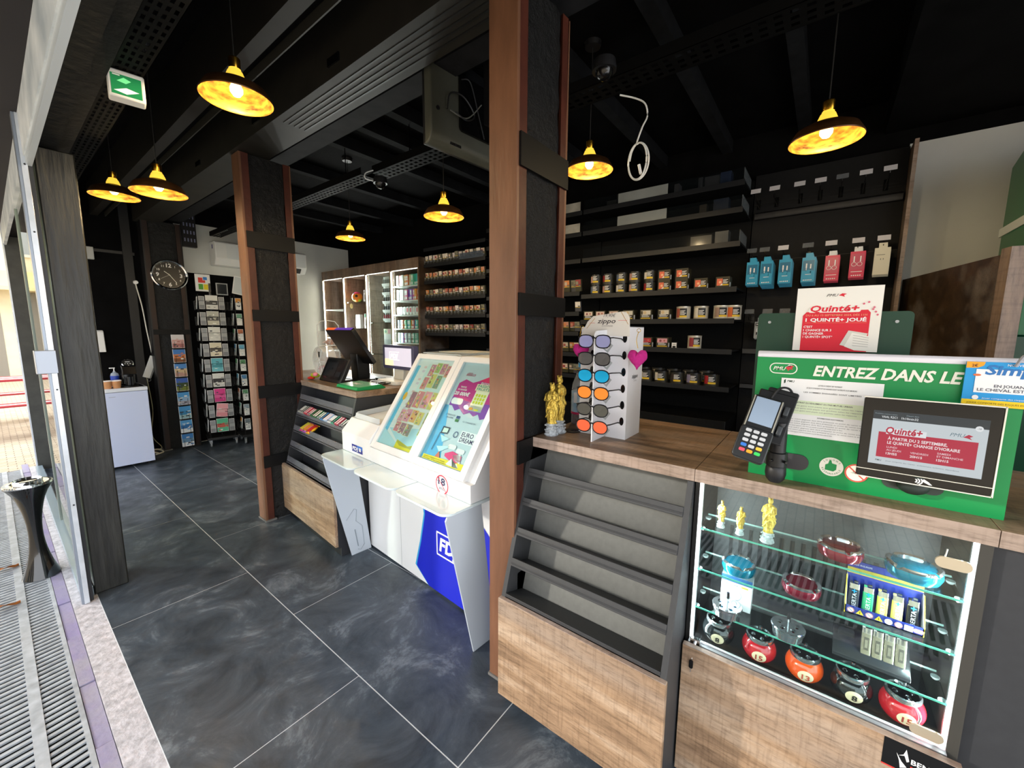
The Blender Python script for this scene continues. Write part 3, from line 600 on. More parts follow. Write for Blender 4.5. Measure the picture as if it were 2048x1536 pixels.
# glass-white ledge with three rounded lobes
def lobe(u0, u1):
    pts = [(.20, u0), (.20, u1)]; r = .05
    for k in range(7): a = math.radians(0 + 90 * k / 6); pts.append((-.112 + r - r * math.sin(a), u1 + r - r * math.cos(a) - .0))
    for k in range(7): a = math.radians(90 * k / 6); pts.append((-.112 + r - r * math.cos(a), u0 - r + r * math.sin(a)))
    return pts
LGL = m('#dbe9ec', .12, coat=.6)
for u0, u1 in ((-.005, -.405), (-.411, -.812), (-.818, -1.215)):
    b = MB(); b.prism(lobe(u0, u1), 'z', .699, .710, LGL); b.build('ledge', g, bevel=.002)
def leg(u, emb):
    b = MB(); t = .008; dv = [(.185, .004), (.049, .004)]; pts = [(.185, 0), (.049, 0)]
    for k in range(6): a = math.radians(90 * k / 5); pts.append((-.105 + .03 * (1 - math.cos(a)) * 0 + .0 + (.028 * (1 - math.sin(a)) if False else 0) , .66)) if False else None
    pts += [(-.095, .655), (-.10, .68), (-.09, .698), (.10, .698)]
    b.prism(pts, 'y', u - t / 2, u + t / 2, LG); b.build('winged_leg', g, bevel=.002)
    if emb:
        b = MB(); q = u - t / 2 - .0015; c = m('#a5afb8', .4)
        b.tube([(.022, q, .25), (.075, q, .31), (.092, q, .30), (.085, q, .225), (.125, q, .18), (.135, q, .05), (.11, q, .02), (.09, q, .03)], .002, c); b.tube([(.075, q, .17), (.093, q, .05)], .003, m('#8b959e', .4)); b.build('pressed_groove', g)
leg(-.034, True); leg(-1.20, False)

# ---------------- sweets on the sloped rack (local frame of the rack)
def rackpos(u, tier, back=.02, lift=.0):
    p = SB0 + SD * (SL * tier / 5 + .02) + SN * back; return gp(p.x, u, p.z + lift)
gums = [('#dfe3dc', 'white'), ('#cfd8cc', 'pale grey-green'), ('#c8384c', 'red'), ('#d24a5c', 'bright red'), ('#3d7c46', 'green'), ('#2c6a3c', 'dark green'), ('#3a5a34', 'olive green'), ('#4d8fd0', 'blue'), ('#bcd0ea', 'pale blue'), ('#e6e8ee', 'silver white'), ('#58b99a', 'mint'), ('#b53a52', 'crimson'), ('#1d1e22', 'black')]
for k, (c, nm) in enumerate(gums):
    b = MB(); w = .052; b.box(0, .07, -w / 2, w / 2, 0, .014 + .004 * (k % 3), m(c, .4)); T = None
    F = Face(b, (0, -w / 2 + w, 0), (0, -1, 0), (0, 0, 1)); F.k = 0
    b.box(.004, .066, -w / 2 + .003, w / 2 - .003, .0145 + .004 * (k % 3), .0155 + .004 * (k % 3), m(['#f0f0ee', '#1e1f22', '#f3d9de'][k % 3], .4))
    b.box(.004, .066, -w / 2 + .02, w / 2 - .02, .0156 + .004 * (k % 3), .0162 + .004 * (k % 3), m(c, .4))
    p = SB0 + SD * (SL * 3 / 5 + .006) + SN * .0; q = rackpos(.83 - .056 * k, 3, -.0, .002)
    o = b.build('gum_packet', loc=gp(p.x + .01, .83 - .058 * k, p.z + .032), rot=(0, -math.radians(32), RZ)); tag(o, nm + ' gum packet on the sweet rack, ' + ORD[k], 'gum', 'gum packets on the sweet rack')
    o.location = gp(p.x + .012, .83 - .058 * k, p.z + .022)
for k, (c, c2, nm) in enumerate((('#d94f93', '#e9d24a', 'pink'), ('#b860c9', '#f09a3a', 'purple and pink'), ('#e8b21e', '#c8322a', 'yellow and red'))):
    b = MB(); b.ell((.035, 0, .012), .042, .032, .013, m(c, .3)); b.box(.0, .07, -.02, .02, .012, .0262, m(c2, .3)); b.box(-.012, -.004, -.03, .03, .01, .014, m(c, .3)); b.box(.074, .082, -.03, .03, .01, .014, m(c, .3))
    p = SB0 + SD * (SL * 2 / 5 + .006); o = b.build('sweet_bag', loc=gp(p.x + .015, .72 - .062 * k, p.z + .022), rot=(0, -math.radians(28), RZ)); tag(o, nm + ' bag of sweets on the middle tier of the black sweet rack', 'sweets', 'sweet bags on the sweet rack')

# ---------------- on the far worktop
def screenbox(name, label, cat, loc, rz): return thing(name, label, cat, loc, rz)
g = thing('till_tablet', 'black tablet screen leaning back on a stand at the left end of the tills', 'screen', gp(.24, .60, 1.057), RZ)
tl = math.radians(25); T = Matrix.Rotation(tl, 4, 'Y')
b = MB(); b.box(0, .03, -.16, .20, .005, .20, BLKP, T); b.build('housing', g, bevel=.005)
b = MB(); b.box(-.0015, 0, -.135, .175, .03, .185, m('#16181b', .12), T)
F = Face(b, T @ Vector((-.0016, .175, .03)), (0, -1, 0), T.to_3x3() @ Vector((0, 0, 1))); F.lay().rect(.02, .02, .2, .13, m('#1f242a', .2)); F.rect(.21, .02, .29, .06, m('#22282f', .2)); F.text('12:10', .09, .07, .02, m('#2f3942', .3)); b.build('display', g)
b = MB(); b.box(.05, .15, -.06, .08, 0, .012, BLKP); b.box(.07, .09, -.03, .05, .0, .12, BLKP); b.build('stand', g)
g = thing('till_terminal', 'large black till screen seen from behind on a thick stand, orange lit top edge', 'till', gp(.50, .62, 1.057), RZ)
T = Matrix.Translation((0, 0, .16)) @ Matrix.Rotation(math.radians(50), 4, 'Y')
b = MB(); b.prism(rrect(-.22, -.02, .22, .29, .01), 'x', -.02, .012, m('#0a0a0b', .3), Matrix.Translation((0, 0, .16)) @ Matrix.Rotation(-math.radians(33), 4, 'Y')); b.build('display', g, bevel=.003)
b = MB(); TT = Matrix.Translation((0, 0, .16)) @ Matrix.Rotation(-math.radians(33), 4, 'Y'); b.box(-.019, .008, .05, .21, .2905, .2935, m('#e2602a', .4, emit=.5), TT); b.box(-.019, .008, -.21, .05, .2905, .2935, m('#5a36a8', .4, emit=.4), TT); b.build('lit_edge', g)
b = MB(); b.prism([(-.05, 0), (.05, 0), (.05, .20), (.0, .30), (-.06, .20)], 'y', -.055, .055, m('#101011', .4)); b.build('stand', g, bevel=.006)
b = MB(); b.box(-.10, .14, -.14, .14, 0, .014, m('#101011', .35)); b.build('foot', g, bevel=.003)
g = thing('lottery_screen', 'small customer screen with purple frame on a beige stand behind the lottery posters', 'screen', gp(.60, .22, 1.04), RZ)
b = MB(); b.prism(rrect(-.21, .12, .20, .30, .012), 'x', -.015, .03, m('#4a4a66', .3)); b.build('bezel', g, bevel=.003)
b = MB(); b.box(-.0165, -.015, -.185, .17, .145, .28, m('#b5b0bd', .3, emit=.75))
F = Face(b, (-.0166, .17, .145), (0, -1, 0), (0, 0, 1)); F.lay().rect(.0, 0, .12, .05, m('#e9d9a8', .4, emit=.7)); F.lay()
for q in ((.07, .045, .20, .045), (.07, .103, .20, .103), (.07, .045, .07, .103), ): F.line(*q, .003, m('#fff6e0', .4, emit=.9))
F.text('FDJ', .082, .058, .033, m('#fff6e0', .4, emit=.9), .02, .2, width=.10); b.build('display', g)
b = MB(); b.prism([(-.01, .02), (.06, .02), (.05, .13), (.0, .14)], 'y', -.06, .07, m('#c9c7bd', .4)); b.build('stand', g, bevel=.005)
b = MB(); b.prism(rrect(-.12, -.13, .14, .14, .04), 'z', .017, .045, m('#d6d4cb', .4)); b.build('foot', g, bevel=.004)
g = thing('money_tray', 'low green counter tray with white lettering in front of the till', 'tray', gp(.24, .17, 1.057), RZ)
b = MB(); b.prism([(-.065, 0), (-.075, .004), (-.065, .022), (.10, .03), (.14, .004), (.13, 0)], 'y', -.13, .16, m('#0f8a4c', .3)); b.build('tray', g, bevel=.002)
b = MB(); b.prism([(-.052, .0232), (.095, .0308), (.095, .0302), (-.052, .0225)], 'y', -.12, .15, m('#8fc7a9', .2)); F = Face(b, (-.04, .14, .0245), (0, -1, 0), (.99, 0, .05)); F.lay().text('PMU', .05, .03, .04, PAPER, .02, .2); b.build('insert', g)
b = MB()
for k in range(9): 
    rr = random.Random(k); b.tube(spline([(rr.uniform(-.1, .1), rr.uniform(-.15, .2), .006), (rr.uniform(-.1, .1), rr.uniform(-.15, .2), .02), (rr.uniform(-.1, .15), rr.uniform(-.15, .2), .008), (rr.uniform(-.1, .1), rr.uniform(-.15, .2), .006)]), .004, BLKP if k % 3 else OFFW)
o = b.build('tangled_cables', loc=gp(.47, .27, 1.058), rot=(0, 0, RZ)); tag(o, 'tangle of black cables on the worktop between the till and the small screen', 'cables')
# clear sweet jars and round dispenser left of the tills
for k, (z0, c, nm) in enumerate(((.245, '#c98a72', 'upper clear sweet bin of the stack, with pale sweets'), (.085, '#b84a5c', 'lower clear sweet bin of the stack, with red sweets'))):
    g = thing('sweet_bin', nm + ', by the white wall', 'sweet bin', gp(.62, 1.46, 1.058 + z0))
    b = MB(); b.olathe([(.095, 0), (.10, .01), (.10, .13), (.09, .135)], m('#e3e7ea', .08, alpha=.28), seg=20); b.lathe([(.096, -.004), (.096, 0)], OFFW, seg=20); b.build('bin', g)
    b = MB()
    rr = random.Random(k)
    for q in range(46):
        a = rr.uniform(0, 6.28); r = rr.uniform(0, .075); b.ell((r * math.cos(a), r * math.sin(a), .012 + rr.uniform(0, .035)), .016, .012, .01, m(rr.choice([c, '#d9a08c', '#e2c9c0']), .4), seg=6)
    o = b.build('sweets', g); o['kind'] = 'stuff'
g = thing('sweet_bin_rack', 'thin white wire frame holding the clear sweet bins by the white wall', 'rack', gp(.62, 1.46, 1.058))
b = MB(); b.lathe([(.10, 0), (.10, .008)], OFFW, seg=20); b.cyl((.104, .0, .004), (.104, 0, .44), .004, OFFW); b.cyl((-.104, 0, .004), (-.104, 0, .44), .004, OFFW); b.tube([(.104, 0, .43), (.07, 0, .47), (0, 0, .48), (-.07, 0, .47), (-.104, 0, .43)], .004, OFFW); b.build('wire_frame', g)
g = thing('sweet_wheel', 'round clear sweet dispenser standing on edge behind the till tablet', 'sweet dispenser', gp(.42, 1.10, 1.058), RZ)
b = MB(); Tw = Matrix.Translation((0, 0, .125)) @ Matrix.Rotation(PI / 2, 4, 'Y'); b.olathe([(.118, -.05), (.125, -.05), (.125, .05), (.118, .05)], m('#eef1f3', .1, alpha=.55), seg=28, T=Tw); b.lathe([(.12, -.045), (.12, -.043)], m('#dfe4e8', .08, alpha=.3), seg=28, T=Tw)
for q in range(3): a = q * PI / 3; b.tube([(-.045, .11 * math.cos(a), .125 + .11 * math.sin(a)), (-.045, -.11 * math.cos(a), .125 - .11 * math.sin(a))], .003, OFFW)
b.build('drum', g)
b = MB(); b.box(-.046, -.044, -.015, .015, .16, .205, BLKP); b.build('label_card', g)
b = MB(); rr = random.Random(5)
for q in range(40): b.ell((rr.uniform(-.035, .035), rr.uniform(-.07, .07), .03 + rr.uniform(0, .05)), .013, .011, .01, m(rr.choice(['#d8455a', '#e8e0dc', '#e9b5bd']), .4), seg=6)
o = b.build('sweets', g); o['kind'] = 'stuff'
g = thing('hand_toy', 'lime green plastic handheld scanner shaped gadget with red base beside the till tablet', 'gadget', gp(.22, .86, 1.058), RZ)
b = MB(); b.ell((.02, 0, .035), .03, .055, .02, m('#b8d61e', .35)); b.ell((.0, -.05, .045), .02, .02, .016, m('#e88a9a', .4)); b.build('body', g)
b = MB(); b.ell((.0, .03, .012), .028, .035, .012, m('#d8362c', .4)); b.build('base', g)
# ================================================================ green betting terminal on the front worktop
GRN = m('#0b8d49', .38, noise=.05, nscale=3); GDK = m('#0a3a26', .4); GTXT = m('#f0efe2', .5)
g = thing('betting_terminal', 'wide green betting panel with white lettering standing on the front worktop', 'betting terminal', (1.35, .147, 1.04))
b = MB(); b.prism([(0, 0), (.0, .345), (.018, .345), (.07, 0)], 'y', -.50, 0, GRN)
F = Face(b, (0, 0, 0), (0, -1, 0), (0, 0, 1), off=.0003)
F.lay().poly(rrect(.031, .300, .096, .330, .0145), GTXT); F.lay().poly(rrect(.0335, .3025, .0935, .3275, .012), GRN); F.lay().text('PMU', .040, .310, .0105, GTXT, .01, .3, width=.030)
F.poly([(.068, .315), (.073, .322), (.080, .324), (.088, .322), (.083, .318), (.086, .312), (.079, .314), (.075, .308), (.072, .314)], m('#c9303c', .5)); F.poly([(.070, .32), (.076, .326), (.084, .325), (.079, .321)], GTXT)
F.text('ENTREZ DANS LE JEU', .131, .300, .0275, GTXT, .03, .22, width=.335)
F.disc(.191, .058, .0255, GTXT, seg=30)
F.lay().poly([(.178, .048), (.196, .046), (.202, .052), (.202, .066), (.192, .068), (.190, .076), (.186, .076), (.184, .066), (.178, .062)], GRN)
for txt, a0, a1 in (('JOUONS', 140, 40), ('RESPONSABLE', 200, 340)):
    for i, ch in enumerate(txt):
        a = math.radians(a0 + (a1 - a0) * i / (len(txt) - 1)); rad = .0195
        F.text(ch, .191 + (rad if a0 < 160 else rad + .002) * math.cos(a), .058 + (rad - .002 if a0 < 160 else rad + .002) * math.sin(a), .0045, m('#4d7d4f', .5), .01, align='C', rot=(a - PI / 2) if a0 < 160 else (a + PI / 2))
F.disc(.243, .052, .024, GTXT, seg=28); F.lay().ring(.243, .052, .0205, .024, m('#d85a4a', .5)); F.line(.228, .066, .258, .038, .003, m('#d85a4a', .5)); F.text('-18', .232, .05, .006, m('#3c3c3c', .5), .01)
b.build('panel', g, bevel=.003)
b = MB(); b.prism([(-.002, .345), (-.002, .356), (.004, .362), (.022, .362), (.022, .345)], 'y', -.50, .0, m('#e6e4ec', .25)); b.build('top_rail', g, bevel=.002)
b = MB(); b.box(.07, .30, -.42, -.03, 0, .33, GDK); b.build('rear_housing', g, bevel=.01)
b = MB(); b.box(.30, .34, -.50, .0, 0, .05, GDK)
b = MB(); b.prism(rrect(-.327, .0, .02, .472, .012), 'x', .12, .135, GDK)
for y in (-.01, -.295): b.cyl((.117, y, .445), (.12, y, .445), .004, STEEL)
b.build('rear_board', g)
b = MB(); F = Face(b, (-.0015, 0, 0), (0, -1, 0), (0, 0, 1), off=.0003)
F.lay().rect(.062, .131, .275, .289, PAPER); F.lay().rect(.085, .192, .274, .230, m('#dfeccb', .6)); F.poly([(.068, .283), (.072, .286), (.072, .276), (.068, .274)], GDK); F.text('PMU', .076, .278, .006, GDK, .01)
F.lay(); tx = m('#6c6f73', .6); tb = m('#2f3336', .6)
F.text('LE PARI À CRÉDIT EST INTERDIT', .145, .272, .0036, tb, .01, width=.05)
F.text('LES JEUX D\'ARGENT ET DE HASARD SONT INTERDITS AUX MINEURS', .12, .264, .0036, tb, .01, width=.105); F.text('LES SOMMES ENGAGÉES SONT LIMITÉES', .115, .252, .0034, tb, .01, width=.12)
F.text('EXTRAIT DU RÈGLEMENT DU PARI MUTUEL URBAIN', .10, .222, .0040, tb, .01, width=.12)
for k in range(3): F.text('Les gains sont payés aux guichets selon les rapports', .10, .214 - .007 * k, .0030, tx, 0, width=.15 - .01 * k)
F.text('INFORMATIONS AUX PARIEURS', .15, .184, .0034, tb, .01, width=.055)
for k in range(7): F.text('Tout ticket gagnant doit être présenté au point de vente avant la date', .085, .176 - .006 * k, .0030, tx, 0, width=(.185, .18, .186, .12, .18, .16, .1)[k])
b.build('notice_sheet', g)
# board of the new game, clipped to the top right of the panel
b = MB(); b.box(-.012, -.006, -.60, -.405, .255, .353, m('#1898dc', .4)); F = Face(b, (-.012, -.405, .255), (0, -1, 0), (0, 0, 1), off=.0003)
F.lay().rect(0, 0, .195, .014, m('#f2cc0c', .5)); F.rect(.016, .03, .195, .082, m('#eef0f2', .5)); F.poly([(0, .084), (.018, .085), (.026, .09), (.028, .098), (0, .098)], m('#f2a31e', .5))
F.lay().text('Simple', .029, .071, .021, m('#2a72b8', .5), .03, .15, width=.095); F.text('NOUVEAU', .06, .090, .005, PAPER, .01); F.text('2€', .008, .087, .006, m('#5a2c10', .5), .02)
F.disc(.115, .066, .013, m('#e0703a', .5)); F.disc(.018, .069, .006, m('#e0703a', .5), ry=.0025); F.text('EN JOUANT AU SIMPLE', .045, .043, .0062, m('#50505e', .5), .02, width=.095); F.text('LE CHEVAL EST SÉLECTIONNÉ', .021, .034, .0062, m('#50505e', .5), .02, width=.135)
F.disc(.020, .019, .005, PAPER); F.text('Jouer comporte des risques : endettement, isolement', .03, .017, .003, PAPER, 0, width=.12); F.text('JOUER COMPORTE DES RISQUES ENDETTEMENT DÉPENDANCE', .008, .005, .004, m('#5c4c08', .5), 0, width=.15)
F.text('Spot', .107, .063, .009, PAPER, .02, width=.022)
b.build('game_board', g)
b = MB(); b.tube([(-.016, -.475, .345), (-.018, -.482, .366), (-.014, -.49, .372), (-.006, -.498, .366), (-.006, -.50, .345)], .003, m('#8c8c92', .4)); b.build('clip', g)

# betting touch screen in front of the panel
g = thing('betting_screen', 'black touch screen showing a red race notice in front of the green panel', 'screen', (1.28, -.09, 1.04))
b = MB(); b.prism([(y, z) for y, z in rrect(-.222, .068, .0, .262, .005)], 'x', .0, .016, BLKG); b.build('housing', g, bevel=.002)
b = MB(); fr = m('#e6e1d2', .4)
for q in ((-.223, .001, .2615, .264), (-.223, .001, .066, .068)): b.box(-.001, .004, q[0], q[1], q[2], q[3], fr)
b.box(-.001, .004, -.2245, -.222, .066, .264, fr); b.box(-.0012, .0, -.222, .0, .0865, .0878, fr); b.build('rim', g)
b = MB(); F = Face(b, (0, 0, 0), (0, -1, 0), (0, 0, 1), off=.0002, z0=.0003); E = .62
def em(c):
    q = m(c, .2, emit=E); q.node_tree.nodes['Principled BSDF'].inputs['Base Color'].default_value = (.01, .01, .01, 1); return q
F.lay().rect(.019, .103, .204, .232, em('#c2cbd0')); F.lay().rect(.019, .212, .204, .232, em('#26323a')); F.rect(.032, .121, .192, .182, em('#b3143c')); F.lay().rect(.045, .178, .112, .192, em('#dfe3e6'))
F.lay().text('Quinté+', .044, .180, .016, em('#b3143c'), .03, .15, width=.062); F.text('PMU', .148, .190, .008, em('#5f7a86'), .0, .3); F.poly([(.168, .19), (.176, .197), (.183, .194), (.178, .191), (.182, .186), (.174, .189)], em('#b3143c'))
F.text('À PARTIR DU 2 SEPTEMBRE,', .049, .165, .0068, em('#f0e6e8'), .02, width=.098); F.text('LE QUINTÉ+ CHANGE D\'HORAIRE', .049, .155, .0068, em('#f0e6e8'), .02, width=.118)
for x, t1, t2, t3 in ((.049, 'LUNDI', 'AU JEUDI', '13H55'), (.09, '', 'VENDREDI', '20H15'), (.133, 'SAMEDI', 'ET DIMANCHE', '15H15')):
    F.text(t1, x, .145, .0045, em('#e8c9d0'), .01); F.text(t2, x, .138, .0045, em('#e8c9d0'), .01); F.text(t3, x, .129, .0055, em('#f0e6e8'), .02)
F.text('VAAL R2C1', .034, .216, .0052, em('#dfe3e6'), .01, width=.027); F.text('1h10min32', .068, .216, .0052, em('#dfe3e6'), .01, width=.028); F.text('Prochaine course à suivre', .022, .224, .003, em('#8fa0a8'), 0, width=.038); F.text('Départ dans', .076, .224, .003, em('#8fa0a8'), 0)
F.disc(.190, .212, .006, em('#dfe3e6')); F.lay().text('-18', .1865, .2105, .0036, em('#6a747a'), .01); F.text('Jouer comporte des risques : endettement, isolement, dépendance', .05, .112, .0028, em('#6a747a'), 0, width=.12); F.text('PMU', .032, .111, .004, em('#3c4a50'), .01)
b.build('display', g)
b = MB(); F = Face(b, (0, 0, 0), (0, -1, 0), (0, 0, 1), off=.0002, z0=.0003); F.lay(); wt = m('#f4f4f4', .4)
for r in (.008, .0125, .017):
    v = []; n = 9
    pts = [(.098 + r * math.cos(math.radians(-42 + 84 * k / n)), .0765 + r * math.sin(math.radians(-42 + 84 * k / n)) * .62) for k in range(n + 1)] + [(.098 + (r + .0026) * math.cos(math.radians(42 - 84 * k / n)), .0765 + (r + .0026) * math.sin(math.radians(42 - 84 * k / n)) * .62) for k in range(n + 1)]
    for k in range(n): F.poly([pts[k], pts[k + 1], pts[2 * n - k], pts[2 * n + 1 - k]], wt)
F.poly([(.118, .083), (.126, .078), (.133, .071), (.128, .071), (.120, .075), (.116, .078)], wt); b.build('contactless_mark', g)
b = MB(); b.cyl((.012, -.11, .10), (.067, -.11, .055), .022, m('#26302c', .5), 18); b.ell((.05, -.11, .050), .020, .030, .022, m('#26302c', .5)); b.prism(rrect(-.165, .030, -.055, .068, .018), 'x', .0655, .069, m('#3b4440', .5)); b.build('stand', g)
# poster behind
g = thing('race_poster', 'white and red race game poster standing behind the green betting panel', 'poster', (1.46, .073, 1.403))
b = MB(); b.box(0, .003, -.188, 0, 0, .178, m('#efece4', .5)); F = Face(b, (0, 0, 0), (0, -1, 0), (0, 0, 1), off=.0003); RD = m('#dc1230', .45); OR = m('#e9a07a', .5)
F.lay().poly([(.018, 0), (.018, .10), (.026, .110), (.160, .114), (.166, .106), (.166, 0)], RD); F.lay().text('PMU', .068, .152, .0075, m('#2c2f2e', .5), 0, .35, width=.026); F.poly([(.095, .154), (.102, .160), (.112, .158), (.106, .155), (.108, .150), (.101, .153)], RD)
F.lay().poly(rrect(.030, .108, .145, .121, .005), m('#efece4', .5)); F.lay().text('Quinté+', .034, .111, .017, RD, .03, .15, width=.108)
F.text('DU 6 AU 15 SEPTEMBRE 2024, DÈS 11H', .025, .098, .0052, OR, .01, width=.134); F.text('1 QUINTÉ+ JOUÉ', .025, .083, .0095, PAPER, .03, width=.134); F.rect(.024, .079, .16, .0796, OR)
for k, t in enumerate(('C\'EST', '1 CHANCE SUR 3', 'DE GAGNER', '1 QUINTÉ+ SPOT*')): F.text(t, .022, .065 - .0095 * k, .0062, PAPER, .02)
F.lay().poly([(.108, .018), (.124, .058), (.165, .050), (.15, .006)], m('#d9d6cc', .5)); F.lay().poly([(.118, .014), (.132, .052), (.186, .038), (.166, -.0 + .002), (.14, .004)], m('#efece4', .5)); F.lay(); 
for k in range(5): F.line(.135, .045 - .007 * k, .168, .038 - .006 * k, .0008, m('#8c8a84', .6))
for x, y in ((.15, .13), (.16, .134), (.172, .12), (.176, .108), (.17, .115), (.18, .10)): F.poly([(x, y + .003), (x + .003, y), (x, y - .003), (x - .003, y)], m('#d8607a', .5))
b.build('sheet', g)
b = MB(); b.prism([(.003, -.0), (.03, -.0), (.03, .004), (.006, .1), (.003, .1)], 'y', -.12, -.07, m('#dcdad2', .6)); b.build('back_strut', g)
# card payment terminal on its swivel stand
g = thing('card_payment_terminal', 'black card payment terminal with coloured keys, on a swivel stand before the green panel', 'card terminal', (1.285, .075, 1.04))
b = MB(); b.prism(rrect(-.070, .034, .042, .078, .021), 'x', .060, .0645, m('#3f3d40', .6)); b.build('base_plate', g)
b = MB(); b.lathe([(.0, .004), (.014, .008), (.022, .018), (.025, .032), (.024, .048), (.021, .054)], BLKP, seg=22); b.lathe([(.0245, .054), (.0245, .092)], m('#17181a', .4), seg=22); b.lathe([(.0195, .092), (.0185, .175)], BLKP, seg=20); b.cyl((.0, 0, .05), (.062, -.01, .056), .014, BLKP); b.cyl((-.028, .012, .072), (-.02, .008, .072), .004, BLKG); b.cyl((-.028, -.024, .072), (-.018, -.018, .072), .004, BLKG); b.build('stand_tube', g, bevel=.001)
TT = Matrix.Translation((-.045, .046, .155)) @ Matrix.Rotation(math.radians(8), 4, 'Z') @ Matrix.Rotation(math.radians(24), 4, 'Y') @ Matrix.Rotation(math.radians(14), 4, 'X')
b = MB(); b.box(.016, .022, -.062, .028, -.02, .120, m('#111214', .5), TT); b.prism(rrect(-.062, .075, .01, .132, .006), 'x', .018, .024, m('#111214', .5), TT)
for z in (.0, .055): b.box(-.012, .02, -.052, -.040, z, z + .026, m('#32363a', .45), TT)
b.build('cradle', g, bevel=.003)
b = MB(); b.prism([(y, z) for y, z in rrect(-.037, -.088, .037, .092, .010)], 'x', -.012, .016, m('#17181a', .35), TT); b.prism([(y, z) for y, z in rrect(-.0385, -.09, .0385, .0, .010)], 'x', -.020, -.012, m('#1d1f21', .35), TT); b.build('body', g, bevel=.003)
b = MB(); b.box(-.0145, -.0122, -.034, -.031, .0, .088, m('#b9b7a8', .3, metal=.5), TT); b.box(-.0145, -.0122, .031, .034, .0, .088, m('#b9b7a8', .3, metal=.5), TT); b.build('trim_strips', g)
b = MB(); b.box(-.0132, -.0121, -.028, .028, .012, .086, m('#8a9bb0', .15, emit=.12), TT); b.build('display', g)
b = MB(); kk = m('#b9bcc0', .4)
for i in range(3):
    for j in range(5):
        c = kk
        if j == 3: c = [m('#2f6fc4', .4), kk, m('#e8b23a', .4)][i]
        if j == 4: c = [m('#e0485a', .4), m('#ef9a1e', .4), m('#35c05a', .4)][i]
        y = .018 - .018 * i; z = -.012 - .0138 * j; b.prism([(y + a, z + q) for a, q in rrect(-.007, -.0042, .007, .0042, .003)], 'x', -.0225, -.020, c, TT)
b.build('keypad', g)
b = MB(); b.tube(spline([(.005, .03, .225), (.015, .01, .262), (.03, -.012, .262), (.042, -.022, .235), (.045, -.018, .195), (.03, -.004, .16)]), .003, BLKP); b.build('cable', g)

# ================================================================ sunglasses stand
SW = m('#e6e5e8', .45)
g = thing('sunglasses_stand', 'tall white card stand displaying six pairs of sunglasses on the front worktop', 'display stand', (1.46, .574, 1.04))
b = MB(); b.box(0, .148, 0, .20, 0, .43, SW); b.box(0, .148, 0, .20, .43, .433, m('#4a4c50', .3))
hdr = [(0, .43), (.0, .455), (.02, .482), (.035, .488), (.155, .470), (.172, .458), (.20, .43)]
b.prism([(0.0, .43), (.002, .465), (.014, .484), (.03, .488), (.150, .472), (.172, .452), (.20, .40), (.195, .396), (.0, .396)], 'x', -.004, .0, m('#ddd6cb', .5))
F = Face(b, (-.004, .20, 0), (0, -1, 0), (0, 0, 1), off=.0003)
F.lay().text('zippo', .07, .445, .018, m('#2b2628', .5), .01, .25, width=.075); F.text('EYEWEAR', .09, .432, .005, m('#8a8482', .5), 0, width=.045); F.text('19,90€', .095, .468, .012, m('#3c3c44', .5), 0, .3, width=.05)
F.line(.035, .446, .06, .446, .0012, m('#d84a44', .5)); F.line(.155, .455, .19, .455, .0012, m('#d84a44', .5)); F.line(.165, .487, .195, .44, .0018, m('#b98f4a', .5)); F.line(.06, .465, .025, .425, .0018, m('#b98f4a', .5))
F = Face(b, (0, .0, 0), (1, 0, 0), (0, 0, 1), off=.0003); F.lay().text('zippo', .04, .235, .016, m('#2b2628', .5), .01, .25, width=.06); F.text('EYEWEAR', .06, .222, .004, m('#9a9492', .5), 0, width=.03)
F = Face(b, (0, .20, 0), (0, -1, 0), (0, 0, 1), off=.0003); F.lay()
for k in range(6): F.poly([(.183 + .0085 * math.cos(2 * PI * q / 18), .388 - .0635 * k + .016 * math.sin(2 * PI * q / 18)) for q in range(18)], BLKG); F.poly([(.052 + .0085 * math.cos(2 * PI * q / 18), .388 - .0635 * k + .016 * math.sin(2 * PI * q / 18)) for q in range(18)], BLKG)
b.build('card_box', g, bevel=.0008)
b = MB()
pts = [(-.105, 0)]
for k in range(6): z = .045 + .0635 * k; pts += [(-.105, z), (-.072, z + .004), (-.068, z + .018), (-.082, z + .026), (-.105, z + .028)]
pts += [(-.105, .41), (0, .42), (0, 0)]
b.prism([(-.105, 0), (-.105, .40), (-.095, .415), (0, .42), (0, 0)], 'y', .088, .092, SW); b.build('nose_fin', g)
lens = [('#9b9cc9', .1, 'pale violet lenses, top pair'), ('#5a5754', .08, 'grey brown lenses, second from the top'), ('#1aa6e8', 0, 'mirrored blue lenses, third from the top'), ('#f08a3a', 0, 'mirrored orange lenses, fourth from the top'), ('#3c3f3a', .08, 'dark grey-green lenses, fifth from the top'), ('#ef6a4a', 0, 'mirrored red-orange lenses, bottom pair')]
def lenspts(cy, s, sq):
    out = []
    for k in range(20):
        a = 2 * PI * k / 20; x = math.cos(a); z = math.sin(a); e = .75 if sq else .9
        out.append((cy + s * .0275 * math.copysign(abs(x) ** e, x), .0225 * math.copysign(abs(z) ** e, z) * (1.05 if z < 0 else .9)))
    return out
